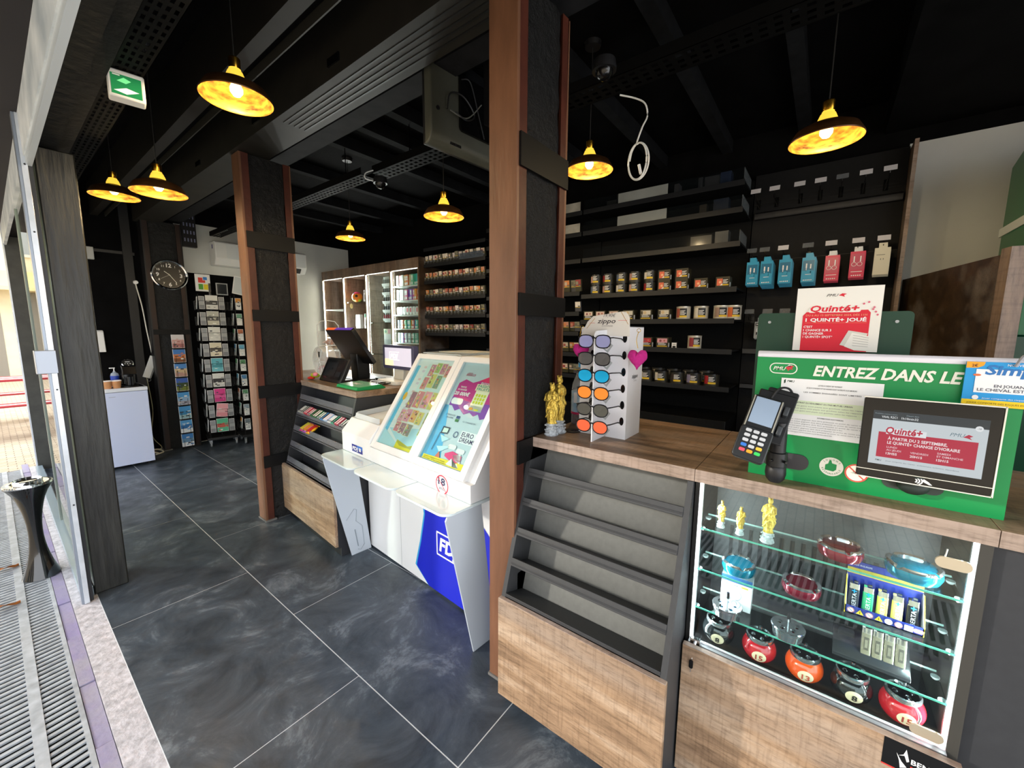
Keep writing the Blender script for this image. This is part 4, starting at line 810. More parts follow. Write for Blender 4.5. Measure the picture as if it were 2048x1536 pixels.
for k, (c, al, nm) in enumerate(lens):
    z = 1.419 - .0635 * k; g = thing('sunglasses', 'black framed sunglasses with ' + nm + ' on the white stand', 'sunglasses', (1.352, .664, z), 0, 'sunglasses on the card stand')
    FR = m('#17171a', .3)
    for s in (1, -1):
        P_ = lenspts(s * .034, 1, k in (0, 1)); b = MB()
        ma = m(c, .08, metal=.75) if al == 0 else m(c, .05, alpha=.82, coat=.5)
        b.prism(P_, 'x', .0008, .0022, ma); b.build('lens', g)
    b = MB()
    for s in (1, -1):
        P_ = lenspts(s * .034, 1, k in (0, 1)); cy = s * .034; R_ = [(0.0015, cy + (y - cy) * 1.05, zz * 1.06) for y, zz in P_]; b.tube(R_ + [R_[0]], .0023, FR, 6)
    b.tube([(.001, .0075, .009), (-.001, .0, .012), (.001, -.0075, .009)], .0026, FR); b.build('frame', g)
    for s in (1, -1):
        b = MB(); b.tube([(.002, s * .062, .012), (.01, s * .069, .013), (.085, s * .068, .008), (.112, s * .066, .0)], .0024, FR if k != 2 else FR); b.build('temple', g)
    b = MB(); TT = Matrix.Translation((.045, -.030, -.020)) @ Matrix.Rotation(math.radians(35), 4, 'X'); b.box(0, .001, -.017, .017, -.017, .017, m('#a6abac', .5), TT); b.box(-.0004, .0, -.009, .009, -.011, .005, PAPER, TT)
    for q in range(5): b.box(-.0007, -.0004, -.007 + .003 * q, -.0055 + .003 * q, -.008, .002, m('#4c4e50', .5), TT)
    b.tube([(.045, -.030, .006), (.03, -.055, .012)], .0006, PAPER, 4); b.build('price_tag', g)
PK = m('#ff35a8', .95, bump=1.0, bscale=500, noise=.12, nscale=120)
def heart(loc, label, s=1):
    g = thing('fluffy_heart_charm', label, 'charm', loc)
    b = MB(); n = 40; rings = 7; v = []; f = []
    for j in range(rings + 1):
        t = j / rings; ang = (t - .5) * PI; sc = math.cos(ang); dx = .016 * math.sin(ang)
        for k in range(n):
            a = 2 * PI * k / n; X = 16 * math.sin(a) ** 3 / 17; Z = (13 * math.cos(a) - 5 * math.cos(2 * a) - 2 * math.cos(3 * a) - math.cos(4 * a)) / 17
            jit = 1 + random.uniform(-.035, .035); v.append((dx * s, X * .032 * s * (.25 + .75 * sc) * jit, Z * .036 * s * (.25 + .75 * sc) * jit))
    for j in range(rings):
        for k in range(n): f.append((j * n + k, j * n + (k + 1) % n, (j + 1) * n + (k + 1) % n, (j + 1) * n + k))
    f.append(tuple(range(n))); f.append(tuple(range(rings * n, (rings + 1) * n))); b.add(v, f, PK); b.build('pompom', g)
    b = MB(); b.tube(spline([(0, 0, .03 * s), (.004, .008, .055 * s), (.0, .0, .08 * s)]), .0012, m('#c9a23a', .3, metal=1)); b.olathe([(.006, 0), (.0075, .001), (.006, .002)], m('#c9a23a', .3, metal=1), T=Matrix.Translation((0, 0, .083 * s)) @ Matrix.Rotation(PI / 2, 4, 'Y'), seg=14); b.build('chain', g)
heart((1.435, .531, 1.358), 'hot pink fluffy heart charm hanging at the right side of the sunglasses stand', 1.2)
heart((1.40, .742, 1.378), 'hot pink fluffy heart charm hanging at the left side of the sunglasses stand', 1.1)
# bottle and cable cap
g = thing('drink_bottle', 'plastic bottle of dark red drink with pale blue label behind the sunglasses stand', 'bottle', (1.60, .842, 1.04))
b = MB(); b.olathe([(.038, 0), (.041, .01), (.041, .16), (.039, .18), (.022, .225), (.013, .245), (.013, .262)], m('#dfe6e8', .06, alpha=.22, coat=.5), seg=24); b.build('bottle', g)
b = MB(); b.lathe([(.039, .003), (.0395, .09), (.039, .10)], m('#4a0f1e', .15, coat=.5), seg=24); b.build('drink', g)
b = MB(); b.olathe([(.0418, .055), (.0418, .15)], m('#7fb3d6', .4, noise=.2, nscale=30, col2='#c7dcea'), seg=24); b.olathe([(.0421, .048), (.0421, .058)], m('#c02a5c', .4), seg=24); b.box(-.0435, -.042, -.004, .012, .10, .145, PAPER); b.build('label', g)
b = MB(); b.lathe([(.015, .256), (.015, .276)], m('#3aa0dc', .4), seg=16); b.build('cap', g)
b = MB(); b.lathe([(.035, 0), (.036, .003), (.03, .004)], m('#121316', .5), seg=28); b.box(-.012, .012, -.02, .004, .004, .0045, BLKG); o = b.build('cable_grommet', loc=(1.455, .80, 1.0402)); tag(o, 'flat black round cable grommet in the worktop beside the bottle', 'grommet')

# ================================================================ gilded figures
GOLDM = m('#e3c45c', .36, metal=.7, noise=.3, nscale=80, bump=.6, bscale=160); ROCK = m('#b9bfc4', .55, noise=.4, nscale=70, bump=.5, bscale=120)
def figure(loc, s, label, rz=0, rock=ROCK, grp=None):
    g = thing('gilded_figurine', label, 'figurine', loc, rz, grp)
    b = MB(); pr = [(.030, 0), (.034, .005), (.026, .012), (.030, .018), (.022, .026), (.026, .033), (.020, .042), (.026, .050), (.022, .055)]
    b.lathe([(r * s * (1 + .0), z * s) for r, z in pr], rock, seg=14); 
    for k in range(16): a = k * 2.4; b.ell((.027 * s * math.cos(a), .027 * s * math.sin(a), (.006 + .003 * k) * s), .006 * s, .006 * s, .005 * s, rock, seg=6)
    b.build('rock_base', g)
    b = MB(); z0 = .055 * s; n = 40; kp = [(.022, 0), (.019, .012), (.025, .04), (.029, .07), (.024, .095), (.030, .112), (.028, .132), (.016, .147), (.007, .152), (.0075, .156)]
    v = []; f = []; nr = 34; prof = []
    for i in range(nr + 1):
        z = .156 * i / nr; q = max(k_ for k_ in range(len(kp)) if kp[k_][1] <= z + 1e-9); q2 = min(q + 1, len(kp) - 1); t = (z - kp[q][1]) / max(kp[q2][1] - kp[q][1], 1e-6); t = t * t * (3 - 2 * t); prof.append((kp[q][0] + (kp[q2][0] - kp[q][0]) * min(t, 1), z))
    for i, (r, z) in enumerate(prof):
        for k in range(n):
            a = 2 * PI * k / n; am = .13 if z < .10 else .07 if z < .145 else 0
            fold = 1 + am * math.sin(a * 8 + z * 45 + 1.2 * math.sin(z * 90)) + am * .6 * math.sin(a * 3 - z * 110); v.append((r * s * fold * math.cos(a) * .8, r * s * fold * math.sin(a), z0 + z * s))
    for i in range(len(prof) - 1):
        for k in range(n): f.append((i * n + k, i * n + (k + 1) % n, (i + 1) * n + (k + 1) % n, (i + 1) * n + k))
    b.add(v, f, GOLDM)
    b.tube([(-.024 * s, .016 * s, z0 + .06 * s), (-.028 * s, .002 * s, z0 + .10 * s), (-.022 * s, -.022 * s, z0 + .128 * s)], .0035 * s, GOLDM)
    b.tube([(-.022 * s, .020 * s, z0 + .03 * s), (-.029 * s, .0, z0 + .062 * s), (-.020 * s, -.022 * s, z0 + .085 * s)], .003 * s, GOLDM)
    b.ell((-.002 * s, 0, z0 + .166 * s), .0105 * s, .010 * s, .013 * s, GOLDM, seg=12)                    # head
    b.ell((.004 * s, 0, z0 + .164 * s), .011 * s, .0125 * s, .016 * s, GOLDM, seg=12)                     # veil
    for k in range(6): a = k * PI / 3; b.cyl((.008 * s * math.cos(a), .008 * s * math.sin(a), z0 + .174 * s), (.0105 * s * math.cos(a), .0105 * s * math.sin(a), z0 + .186 * s), .0018 * s, GOLDM, 5, r1=.0008 * s)
    b.olathe([(.008, 0), (.0088, .002), (.0085, .005)], GOLDM, seg=12, T=Matrix.Translation((0, 0, z0 + .173 * s)) @ Matrix.Diagonal((s, s, s, 1)))
    b.cyl((-.004 * s, .024 * s, z0 + .134 * s), (-.012 * s, .031 * s, z0 + .105 * s), .0055 * s, GOLDM, 8, r1=.0045 * s); b.cyl((-.012 * s, .031 * s, z0 + .105 * s), (-.020 * s, .004 * s, z0 + .112 * s), .0045 * s, GOLDM, 8, r1=.0035 * s)
    b.cyl((-.004 * s, -.024 * s, z0 + .134 * s), (-.012 * s, -.032 * s, z0 + .108 * s), .0055 * s, GOLDM, 8, r1=.0045 * s); b.cyl((-.012 * s, -.032 * s, z0 + .108 * s), (-.020 * s, -.008 * s, z0 + .112 * s), .0045 * s, GOLDM, 8, r1=.0035 * s)
    b.ell((-.022 * s, -.018 * s, z0 + .122 * s), .008 * s, .010 * s, .017 * s, GOLDM, seg=10); b.ell((-.024 * s, -.020 * s, z0 + .144 * s), .007 * s, .007 * s, .008 * s, GOLDM, seg=10)   # child
    b.build('robed_figure', g, smooth=80)
figure((1.345, .835, 1.04), .88, 'gilded robed figure with crown, front one of the pair on the worktop corner', .15)
figure((1.40, .835, 1.04), .98, 'gilded robed figure with crown, taller rear one of the pair on the worktop corner', -.2)
CLR = m('#c9d6d8', .12, alpha=.75, noise=.3, nscale=60)
figure((1.34, .206, .851), .36, 'tiny gilded figure, leftmost on the top shelf of the glass cabinet', 0, CLR, 'gilded figures in the glass cabinet')
figure((1.325, .152, .851), .36, 'tiny gilded figure, middle one on the top shelf of the glass cabinet', .3, CLR, 'gilded figures in the glass cabinet')
figure((1.325, .082, .851), .56, 'largest gilded figure on the top shelf of the glass cabinet, reaching under the worktop', -.2, CLR, 'gilded figures in the glass cabinet')
# ================================================================ ashtrays and lighters in the cabinet
CHR2 = m('#d3d7da', .11, metal=.93)
def glass_ashtray(loc, col, label, s=1):
    g = thing('chrome_rim_ashtray', label, 'ashtray', loc, random.uniform(0, 1), 'round ashtrays with chrome rims')
    b = MB(); b.lathe([(.032 * s, 0), (.043 * s, .004), (.0475 * s, .018), (.046 * s, .030), (.042 * s, .033)], m(col, .12, metal=.55, coat=.8), seg=32); b.build('coloured_body', g)
    b = MB(); n = 48; v = []; f = []
    for (r, z) in ((.0455, .030), (.0465, .0355), (.043, .038), (.037, .035), (.034, .014), (.0, .0095)):
        for k in range(n):
            a = 2 * PI * k / n; notch = .006 if (k % 12) in (0, 1) and z > .02 else 0; v.append((r * s * math.cos(a), r * s * math.sin(a), z - notch))
    for i in range(5):
        for k in range(n): f.append((i * n + k, i * n + (k + 1) % n, (i + 1) * n + (k + 1) % n, (i + 1) * n + k))
    b.add(v, f, CHR2); b.build('chrome_rim', g)
glass_ashtray((1.362, -.083, .850), '#8c1c34', 'red bodied ashtray with chrome rim on the top shelf of the glass cabinet', 1.08)
glass_ashtray((1.355, -.225, .850), '#1f8fb0', 'turquoise bodied ashtray with chrome rim on the top shelf of the glass cabinet', 1.15)
glass_ashtray((1.355, .150, .715), '#1f8fb0', 'turquoise bodied ashtray with chrome rim on the middle shelf, left side', .98)
glass_ashtray((1.350, -.008, .715), '#8c1c34', 'red bodied ashtray with chrome rim on the middle shelf of the glass cabinet', 1.0)
g = thing('ashtray_box', 'white ashtray gift box with printed picture on the lower glass shelf', 'box', (1.365, .195, .585))
b = MB(); b.box(0, .035, -.085, 0, 0, .105, m('#dfe3e6', .5)); F = Face(b, (0, 0, 0), (0, -1, 0), (0, 0, 1)); F.lay().rect(0, .085, .085, .105, m('#1f4f86', .5)); F.rect(.0, .0, .085, .085, m('#e9ecee', .5)); F.lay().text('ASHTRAY', .012, .074, .007, m('#4c5052', .5), .01, width=.042); F.rect(.056, .074, .075, .080, m('#a9c93a', .5)); F.ring(.04, .045, .016, .019, m('#9aa0a4', .4)); F.ring(.04, .045, .006, .008, m('#9aa0a4', .4)); b.build('carton', g)
def spin_ashtray(loc, label, s=1):
    g = thing('spinning_ashtray', label, 'ashtray', loc, 0, 'chrome push-down ashtrays')
    b = MB(); b.lathe([(.036 * s, 0), (.038 * s, .018), (.041 * s, .021), (.042 * s, .029), (.040 * s, .031)], CHR2, seg=32); b.build('bowl', g)
    b = MB(); b.lathe([(.039 * s, .030), (.036 * s, .026), (.020 * s, .029), (0, .031)], m('#a9adb2', .14, metal=.95), seg=24)
    for k in range(5): a = k * 2 * PI / 5; b.ell((.022 * s * math.cos(a), .022 * s * math.sin(a), .030), .011 * s, .007 * s, .003, CHROME, seg=10)
    b.build('spinning_plate', g)
    b = MB(); b.cyl((0, 0, .03), (0, 0, .052), .002, CHROME); b.cyl((0, 0, .052), (0, 0, .070), .0045, m('#2b2d2f', .2, metal=.6)); b.build('push_rod', g)
spin_ashtray((1.322, .168, .585), 'chrome push-down ashtray in front of the white box on the lower glass shelf')
spin_ashtray((1.330, .012, .585), 'chrome push-down ashtray in the middle of the lower glass shelf')
def ball_ashtray(y, col, num, label, ink):
    g = thing('pool_ball_ashtray', label, 'ashtray', (1.345, y, .465), 0, 'pool ball ashtrays on the cabinet floor')
    r = .046; n = 12; pr = [(r * math.cos(math.radians(-62 + 108 * k / n)), r * .92 * math.sin(math.radians(-62 + 108 * k / n)) + .040) for k in range(n + 1)]
    b = MB(); b.lathe(pr, m(col, .08, coat=1.0, noise=.04, nscale=6), seg=36); b.build('ball', g)
    b = MB(); th = PI + .12; ph = math.radians(-6)
    v = []; f = []; R = r + .0006; seg = 28; K = 5
    cd_ = Vector((math.cos(th) * math.cos(ph), math.sin(th) * math.cos(ph), math.sin(ph))); rt = Vector((0, 0, 1)).cross(cd_).normalized(); up = cd_.cross(rt)
    rt = -rt if rt.y > 0 else rt
    def sp(a, c, lift=0):
        d = (cd_ * math.cos(math.hypot(a, c) / R) + (rt * a + up * c) / R).normalized(); return (d.x * (R + lift), d.y * (R + lift), d.z * (R + lift) * .92 + .040)
    v.append(sp(0, 0))
    for j in range(1, K + 1):
        for k in range(seg): a = 2 * PI * k / seg; rr_ = .0185 * j / K; v.append(sp(rr_ * math.cos(a), rr_ * math.sin(a)))
    for k in range(seg): f.append((0, 1 + k, 1 + (k + 1) % seg))
    for j in range(K - 1):
        for k in range(seg): f.append((1 + j * seg + k, 1 + (j + 1) * seg + k, 1 + (j + 1) * seg + (k + 1) % seg, 1 + j * seg + (k + 1) % seg))
    b.add(v, f, m('#ecdcb8', .35)); tv, tf = textgeo(num, .025); X = [p[0] for p in tv]; cx = (min(X) + max(X)) / 2; sc = .017 / .72; wd = (max(X) - min(X)) * sc
    k_ = min(1, .021 / wd); b.add([sp((p[0] - cx) * sc * k_, p[1] * sc - .0085, .0016) for p in tv], tf, m(ink, .4)); b.build('number_disc', g)
    b = MB(); b.lathe([(.034, .066), (.0365, .072), (.036, .080), (.033, .082), (.030, .078)], CHR2, seg=32); b.lathe([(.031, .078), (.02, .074), (0, .076)], m('#9a9ea3', .14, metal=.95), seg=24)
    for q in range(4): a = q * PI / 2 + .4; b.ell((.018 * math.cos(a), .018 * math.sin(a), .078), .009, .006, .004, CHROME, seg=10)
    b.cyl((0, 0, .076), (0, 0, .094), .0022, CHROME); b.cyl((0, 0, .094), (0, 0, .106), .0045, m('#dadddf', .1, metal=1)); b.build('chrome_lid', g)
ball_ashtray(.190, '#0d1011', '8', 'black pool ball ashtray number 8 at the left end, behind the lock', '#1d1a16')
ball_ashtray(.078, '#c41a26', '15', 'red pool ball ashtray number 15, second from the left beside the first black ball', '#a8382c')
ball_ashtray(-.034, '#ee5410', '13', 'orange pool ball ashtray number 13 in the middle of the row', '#c2503c')
ball_ashtray(-.138, '#0d1011', '8', 'black pool ball ashtray number 8 between the orange ball and the last red one', '#1d1a16')
ball_ashtray(-.238, '#c41a26', '15', 'red pool ball ashtray number 15 at the right end by the lower hinge', '#a8382c')
# lighter display box on the middle shelf
g = thing('lighter_display_box', 'blue and yellow card tray of lighters with warning signs on the middle glass shelf', 'display box', (1.330, -.105, .715))
DB = m('#22348f', .5); YL = m('#e3cf3a', .5)
b = MB(); b.box(0, .055, -.150, 0, 0, .003, DB); b.box(0, .002, -.150, 0, 0, .022, DB); b.prism([(0, .0), (.055, 0), (.055, .085), (.045, .085), (.0, .022)], 'y', -.002, 0, m('#b9bcc0', .5)); b.prism([(0, .0), (.055, 0), (.055, .085), (.045, .085), (.0, .022)], 'y', -.150, -.148, m('#b9bcc0', .5))
for y in (.0003, -.1503): b.tube([(0, y, .0), (0, y, .022), (.045, y, .085)], .0012, YL, 4)
b.build('tray', g)
b = MB(); b.prism([(.050, .0), (.053, .0), (.062, .122), (.059, .122)], 'y', -.150, 0, DB); F = Face(b, (.050, 0, 0), (0, -1, 0), (.07, 0, 1)); F.lay().rect(0, .088, .15, .104, m('#b9a33a', .5)); F.text('MADE IN EUROPE', .01, .111, .005, PAPER, 0, width=.04); b.build('header_card', g)
b = MB(); F = Face(b, (-.0002, 0, 0), (0, -1, 0), (0, 0, 1), off=.0003); F.lay()
for k in range(8):
    x = .012 + .0185 * k
    if k in (1, 3): F.poly([(x - .008, .005), (x + .008, .005), (x, .018)], YL)
    elif k == 6: F.rect(x - .008, .004, x + .008, .018, PAPER)
    elif k == 7: F.poly(rrect(x - .010, .006, x + .008, .016, .004), m('#ee8a96', .5))
    else: F.disc(x, .011, .0075, PAPER)
F.lay()
for k in (0, 2, 5): F.ring(.012 + .0185 * k, .011, .0058, .0072, m('#c96a74', .5)); F.line(.007 + .0185 * k, .016, .017 + .0185 * k, .006, .0012, m('#4c5a7a', .5))
for k in (1, 3): F.rect(.0115 + .0185 * k, .007, .0125 + .0185 * k, .014, BLKG)
b.build('warning_strip', g)
def lighter(loc, col, label, grp, chrome=False, lean=.12):
    g = thing('lighter', label, 'lighter', loc, 0, grp); g.rotation_euler = (0, lean, 0)
    b = MB(); b.prism(rrect(-.0055, -.011, .0055, .011, .004), 'z', 0, .054, m(col, .3) if not chrome else m(col, .2, metal=.9))
    F = Face(b, (-.0056, .008, .004), (0, 0, 1), (0, 1, 0)); 
    F = Face(b, (-.0056, -.006, .004), (0, 0, 1), (0, 1, 0), off=.0002); F.lay().text('BERTA' if not chrome else '', .002, .001, .009, m('#d9dee0', .4), .01, width=.038)
    if not chrome: F = Face(b, (-.0056, .0, 0), (0, -1, 0), (0, 0, 1), off=.0002); F.lay().rect(-.0012, .044, .0012, .054, m('#2a9fd0', .4)); F.rect(-.005, .048, .005, .0505, m('#2a9fd0', .4))
    else: b.box(-.0066, -.0056, -.005, .005, .012, .044, m('#7c7d74', .25, metal=.9)); b.box(-.0072, -.0066, -.003, .003, .018, .038, m('#c6c7be', .2, metal=1))
    b.build('body', g)
    b = MB(); b.prism(rrect(-.005, -.0105, .005, .0105, .003), 'z', .054, .068, CHROME); b.cyl((0, -.006, .072), (0, .002, .072), .0035, m('#8d8f92', .3, metal=1)); b.box(-.003, .003, .004, .010, .068, .072, CHROME if chrome else m(col, .3)); b.build('metal_hood', g)
for k, (c, nm) in enumerate((('#26303a', 'dark grey'), ('#35b07a', 'green'), ('#e0dc6a', 'yellow'), ('#e6e07a', 'pale yellow'), ('#1c1e20', 'black'))):
    lighter((1.348 + .006, -.122 - .0285 * k, .7185), c, nm + ' lighter in the blue card tray, ' + ORD[k], 'lighters in the card tray')
g = thing('lighter_stand', 'dark clear acrylic stand holding chrome lighters on the lower glass shelf', 'display stand', (1.325, -.090, .585))
b = MB(); b.prism([(0, 0), (.075, 0), (.085, .06), (.080, .06), (.0, .010)], 'y', -.155, 0, m('#2c2e30', .15, coat=.5)); F = Face(b, (0, 0, .0), (0, -1, 0), (.848, 0, .53)); b.build('stand', g, bevel=.001)
b = MB(); b.prism(rrect(-.045, .03, -.01, .062, .008), 'x', .045, .055, m('#232527', .2), Matrix.Rotation(0, 4, 'Y')); b.build('clear_pocket', g)
for k in range(4): lighter((1.348, -.158 - .0225 * k, .585 + .020), '#b9b8a8', 'slim chrome lighter in the dark acrylic stand, ' + ORD[k], 'chrome lighters in the acrylic stand', True, .25)
# ================================================================ shelving along the back wall
SHB = m('#111214', .5, spec=.3); LIP = m('#202226', .42, metal=.3)
def gondola(label, y0, y1, levels, lipx, z_back=2.6, acr=()):
    g = thing('wall_shelving', label, 'shelving', (0, 0, 0))
    b = MB(); b.box(3.70, 3.74, y0 + .002, y1 - .002, .0, z_back, m('#0c0d0e', .7, spec=.15)); b.build('back_panel', g)
    b = MB(); b.box(3.25, 3.70, y0 + .004, y1 - .004, 0.0, .80, m('#0f1012', .35)); b.box(3.245, 3.25, (y0 + y1) / 2 - .001, (y0 + y1) / 2 + .001, .1, .78, BLKG); b.build('base_unit', g, bevel=.003)
    for k, z in enumerate(levels):
        b = MB(); b.box(lipx + .004, 3.70, y0 + .006, y1 - .006, z - .012, z, SHB); b.box(lipx, lipx + .004, y0 + .006, y1 - .006, z - .030, z + .008, LIP); b.build('shelf', g, bevel=.0008)
        b = MB()
        for y in (y0 + .03, y1 - .03): b.box(3.52, 3.70, y - .002, y + .002, z - .05, z - .013, BLKP)
        b.build('brackets', g) if False else b.b.free()
    return g
TL = (2.495, 2.315, 2.085, 1.77, 1.545, 1.32, 1.04)
g = gondola('black wall shelving bay with tubs and boxes of tobacco, empty upper shelves', .52, 1.77, TL, 3.30)
for z in TL[:3]:
    b = MB(); b.box(3.305, 3.308, .53, 1.76, z + .008, z + .085, m('#20262a', .12, alpha=.12)); b.box(3.305, 3.60, .532, .535, z + .008, z + .085, m('#8a9296', .12, alpha=.4)); b.build('clear_guard', g)
for k, z in enumerate(TL[:2]):
    b = MB(); b.box(3.309, 3.311, 1.05, 1.45, z + .01, z + .085, m('#b4b8b4', .4, noise=.12, nscale=6)); b.build('price_strip', g)
g = gondola('black wall shelving bay between pack rack and tobacco tubs, half hidden by the post', 1.775, 2.90, (2.495, 2.315, 2.085, 1.80, 1.62, 1.44, 1.25, 1.05), 3.30)
for z in (2.495, 2.315):
    b = MB(); b.box(3.309, 3.311, 1.80, 1.99, z + .01, z + .085, m('#a9a59a', .4, noise=.3, nscale=9)); b.build('price_strip', g)
PL = (2.41, 2.225, 2.03, 1.83, 1.625, 1.415, 1.215)
g = gondola('black wall shelving bay packed with cigarette packs in five tilted rows', 2.905, 3.90, PL, 3.30, 2.5)
b = MB(); b.box(3.306, 3.309, 2.95, 3.30, 2.235, 2.30, m('#5d6878', .2, alpha=.6)); b.build('clear_guard', g)
b = MB(); b.box(3.24, 3.74, 3.9005, 3.918, 0, 2.32, WDARK); tag(b.build('partition_panel'), 'narrow dark wood end panel between the cigarette racks and the lit cabinets', 'panel')

# cigarette packs: a few different fronts, each pack its own object
rp_ = random.Random(11)
PCOL = ['#c98f7a', '#e0c7b4', '#a8564a', '#e8dfd4', '#d6884e', '#8d8a74', '#c9b9a4', '#9a3d3d', '#e2d9d9', '#6d6a5c']
def packmesh(pic, pic2, grey):
    b = MB(); base = m('#3b3a28' if not grey else '#4a4b50', .5); b.box(0, .022, -.0275, .0275, 0, .088, base)
    F = Face(b, (0, .0275, 0), (0, -1, 0), (0, 0, 1), off=.0003); F.lay().rect(.002, .034, .053, .086, m(pic, .5)); F.lay().rect(.004, .05, .028, .074, m(pic2, .5)); F.rect(.03, .038, .05, .052, m('#171717', .5)); F.rect(.002, .034, .053, .040, m('#c9a83a' if rp_.random() < .6 else '#efe9e0', .5)); F.lay().rect(.032, .044, .048, .046, PAPER)
    return b
packs = []
for k in range(10):
    o = packmesh(PCOL[k], PCOL[(k * 3 + 4) % 10], k in (3, 5, 8)).build('cigarette_pack'); packs.append(o)
pdesc = ['salmon', 'beige', 'brick red', 'off-white', 'orange', 'olive', 'sand', 'dark red', 'light grey', 'khaki']
used = set(); rows = ['top', 'second', 'middle', 'fourth', 'bottom']
def put_pack(loc, k, label, grp, sc=1):
    if k not in used: o = packs[k]; used.add(k)
    else: o = packs[k].copy(); C.objects.link(o)
    o.location = loc; o.rotation_euler = (0, math.radians(-8), rp_.uniform(-.05, .05)); o.scale = (1, 1, sc); tag(o, label, 'cigarette pack', grp); return o
for r, z in enumerate(PL[1:6]):
    n = 17
    for i in range(n):
        y = 3.865 - i * .0555; k = rp_.randrange(10) if r else rp_.choice([3, 5, 8, 1, 9, 8])
        put_pack((3.335 + .01 * (i % 3), y, z + .018 + rp_.choice((0, 0, .006))), k, '%s cigarette pack, %s on the %s row of the rack' % (pdesc[k], ORD[i], rows[r]), 'cigarette packs in the tilted rack')
DVM = m('#9ea2a4', .2, alpha=.6)
for r, z in enumerate(PL[1:6]):
    b = MB()
    for i in range(18): y = 3.865 + .0277 - i * .0555; b.box(3.31, 3.333, y - .0012, y + .0012, z + .0005, z + .05, DVM)
    b.box(3.31, 3.3112, 2.92, 3.89, z + .0005, z + .03, m('#3c3d3c', .3, alpha=.5)); tag(b.build('pack_dividers'), 'clear divider comb holding the packs on the %s pack row' % rows[r], 'dividers', 'divider combs of the pack rack')
for r, z in enumerate((1.80, 1.62, 1.44, 1.25, 1.05)):
    for i in range(4):
        y = 1.81 + i * .058; k = rp_.randrange(10)
        if r == 1 and i > 0: continue
        put_pack((3.335 + .02 * (i % 2), y, z + .012), k, '%s pack beside the near steel post, %s, %s shelf' % (pdesc[k], ORD[3 - i], rows[r]), 'packs beside the near steel post', 1.2 if r == 0 else 1)

# tobacco tubs and boxes
TCOL = ['#c9a090', '#8e1f28', '#5d6a80', '#b98f86', '#d9d4cc']
LN = ['FUMER', 'PROVOQUE', 'DES CRISES', 'CARDIAQUES']
def curved(b, r, z0, z1, a0, a1, mat, c=(0, 0), seg=10):
    v = []; f = []
    for k in range(seg + 1):
        a = a0 + (a1 - a0) * k / seg; v += [(c[0] + r * math.cos(a), c[1] + r * math.sin(a), z0), (c[0] + r * math.cos(a), c[1] + r * math.sin(a), z1)]
    for k in range(seg): f.append((2 * k, 2 * k + 2, 2 * k + 3, 2 * k + 1))
    b.add(v, f, mat)
def tub(loc, pic, label, grp, r=.046, h=.088, pale=False, rz=0):
    g = thing('tobacco_tub', label, 'tub', loc, rz, grp)
    b = MB(); b.lathe([(r, 0), (r, h - .008)], m('#2f2d24' if not pale else '#b7b3a6', .4), seg=24); b.build('body', g)
    b = MB(); b.lathe([(r * .985, h - .008), (r * 1.03, h - .007), (r * 1.03, h - .001), (r * .96, h)], m('#2e2f31', .25, metal=.6) if not pale else m('#c9c6bc', .3, metal=.5), seg=24); b.build('lid', g)
    b = MB(); A = PI - .62; R = r + .0006
    # facing -x: angle pi; the viewer's left is +y = smaller angle than pi
    curved(b, R, .020, h - .016, PI - .95, PI - .28, m(pic, .5)); curved(b, R, .034, h - .016, PI - .28, PI + .75, m('#121212', .5)); curved(b, R + .0003, .020, .034, PI - .28, PI + .75, m('#e2bd2a', .5))
    for q in range(4): curved(b, R + .0005, .040 + .0095 * q, .0445 + .0095 * q, PI - .22, PI + (.45, .6, .35, .5)[q], m('#e9e9e6', .5))
    b.build('warning_label', g); return g
tubs4 = [(1.655, 0), (1.54, 1), (1.415, 2), (1.30, 3), (1.175, 4)]
nmc = ['pink', 'red', 'blue grey', 'brownish pink', 'off-white']
for lv, z in ((0, TL[3]), (1, TL[3] + .089)):
    for i, (y, c) in enumerate(tubs4):
        cc = (c + 2 * (1 - lv)) % 5
        tub((3.375, y, z), TCOL[cc], 'black tobacco tub with %s picture, %s in the %s layer' % (nmc[cc], ORD[i], ('lower', 'upper')[lv]), 'stacked tobacco tubs', .048, .088)
def tbox(loc, pic, label, grp, s=.088, plain=False, kind=0, rz=0):
    g = thing('tobacco_box', label, 'box', loc, rz, grp); w = s / 2
    b = MB(); b.box(-w, w, -w, w, 0, s * .92, m('#34301f', .5)); b.box(-w * .8, -w * .3, -w - .001, -w, .01, .045, PAPER); b.build('carton', g, bevel=.003)
    b = MB(); F = Face(b, (-w, w, 0), (0, -1, 0), (0, 0, 1), off=.0003); F.lay()
    if kind == 0:
        F.rect(.008, .022, s * .5, s * .78, m(pic, .5)); F.rect(s * .5, .030, s - .006, s * .78, m('#121212', .5)); F.rect(s * .5, .022, s - .006, .030, m('#e2bd2a', .5)); F.lay()
        F.disc(s * .33, s * .5, s * .1, m('#f0b88c', .5)); F.poly([(s * .3, .022), (s * .5, .04), (s * .5, .022)], m('#efe3da', .5))
        for q in range(4): F.rect(s * .53, .036 + .008 * q, s * (.85, .9, .78, .88)[q], .0395 + .008 * q, m('#e9e9e6', .5))
    else:
        F.rect(.008, s * .48, s - .008, s * .84, m(pic, .5)); F.rect(.008, .02, s - .008, s * .48, m('#121212', .5)); F.rect(.008, .014, s - .008, .021, m('#e2bd2a', .5)); F.lay()
        if kind == 1: F.disc(s * .42, s * .66, s * .14, m('#c9b48e', .5)); F.rect(.008, s * .5, s * .25, s * .8, m('#4a4438', .5))
        else: F.disc(s * .35, s * .64, s * .1, m('#8e4a50', .5)); F.disc(s * .68, s * .66, s * .08, m('#b86a5a', .5))
        for q in range(3): F.rect(.014, .026 + .007 * q, s * (.8, .85, .7)[q], .029 + .007 * q, m('#e9e9e6', .5))
    b.build('warning_label', g); return g
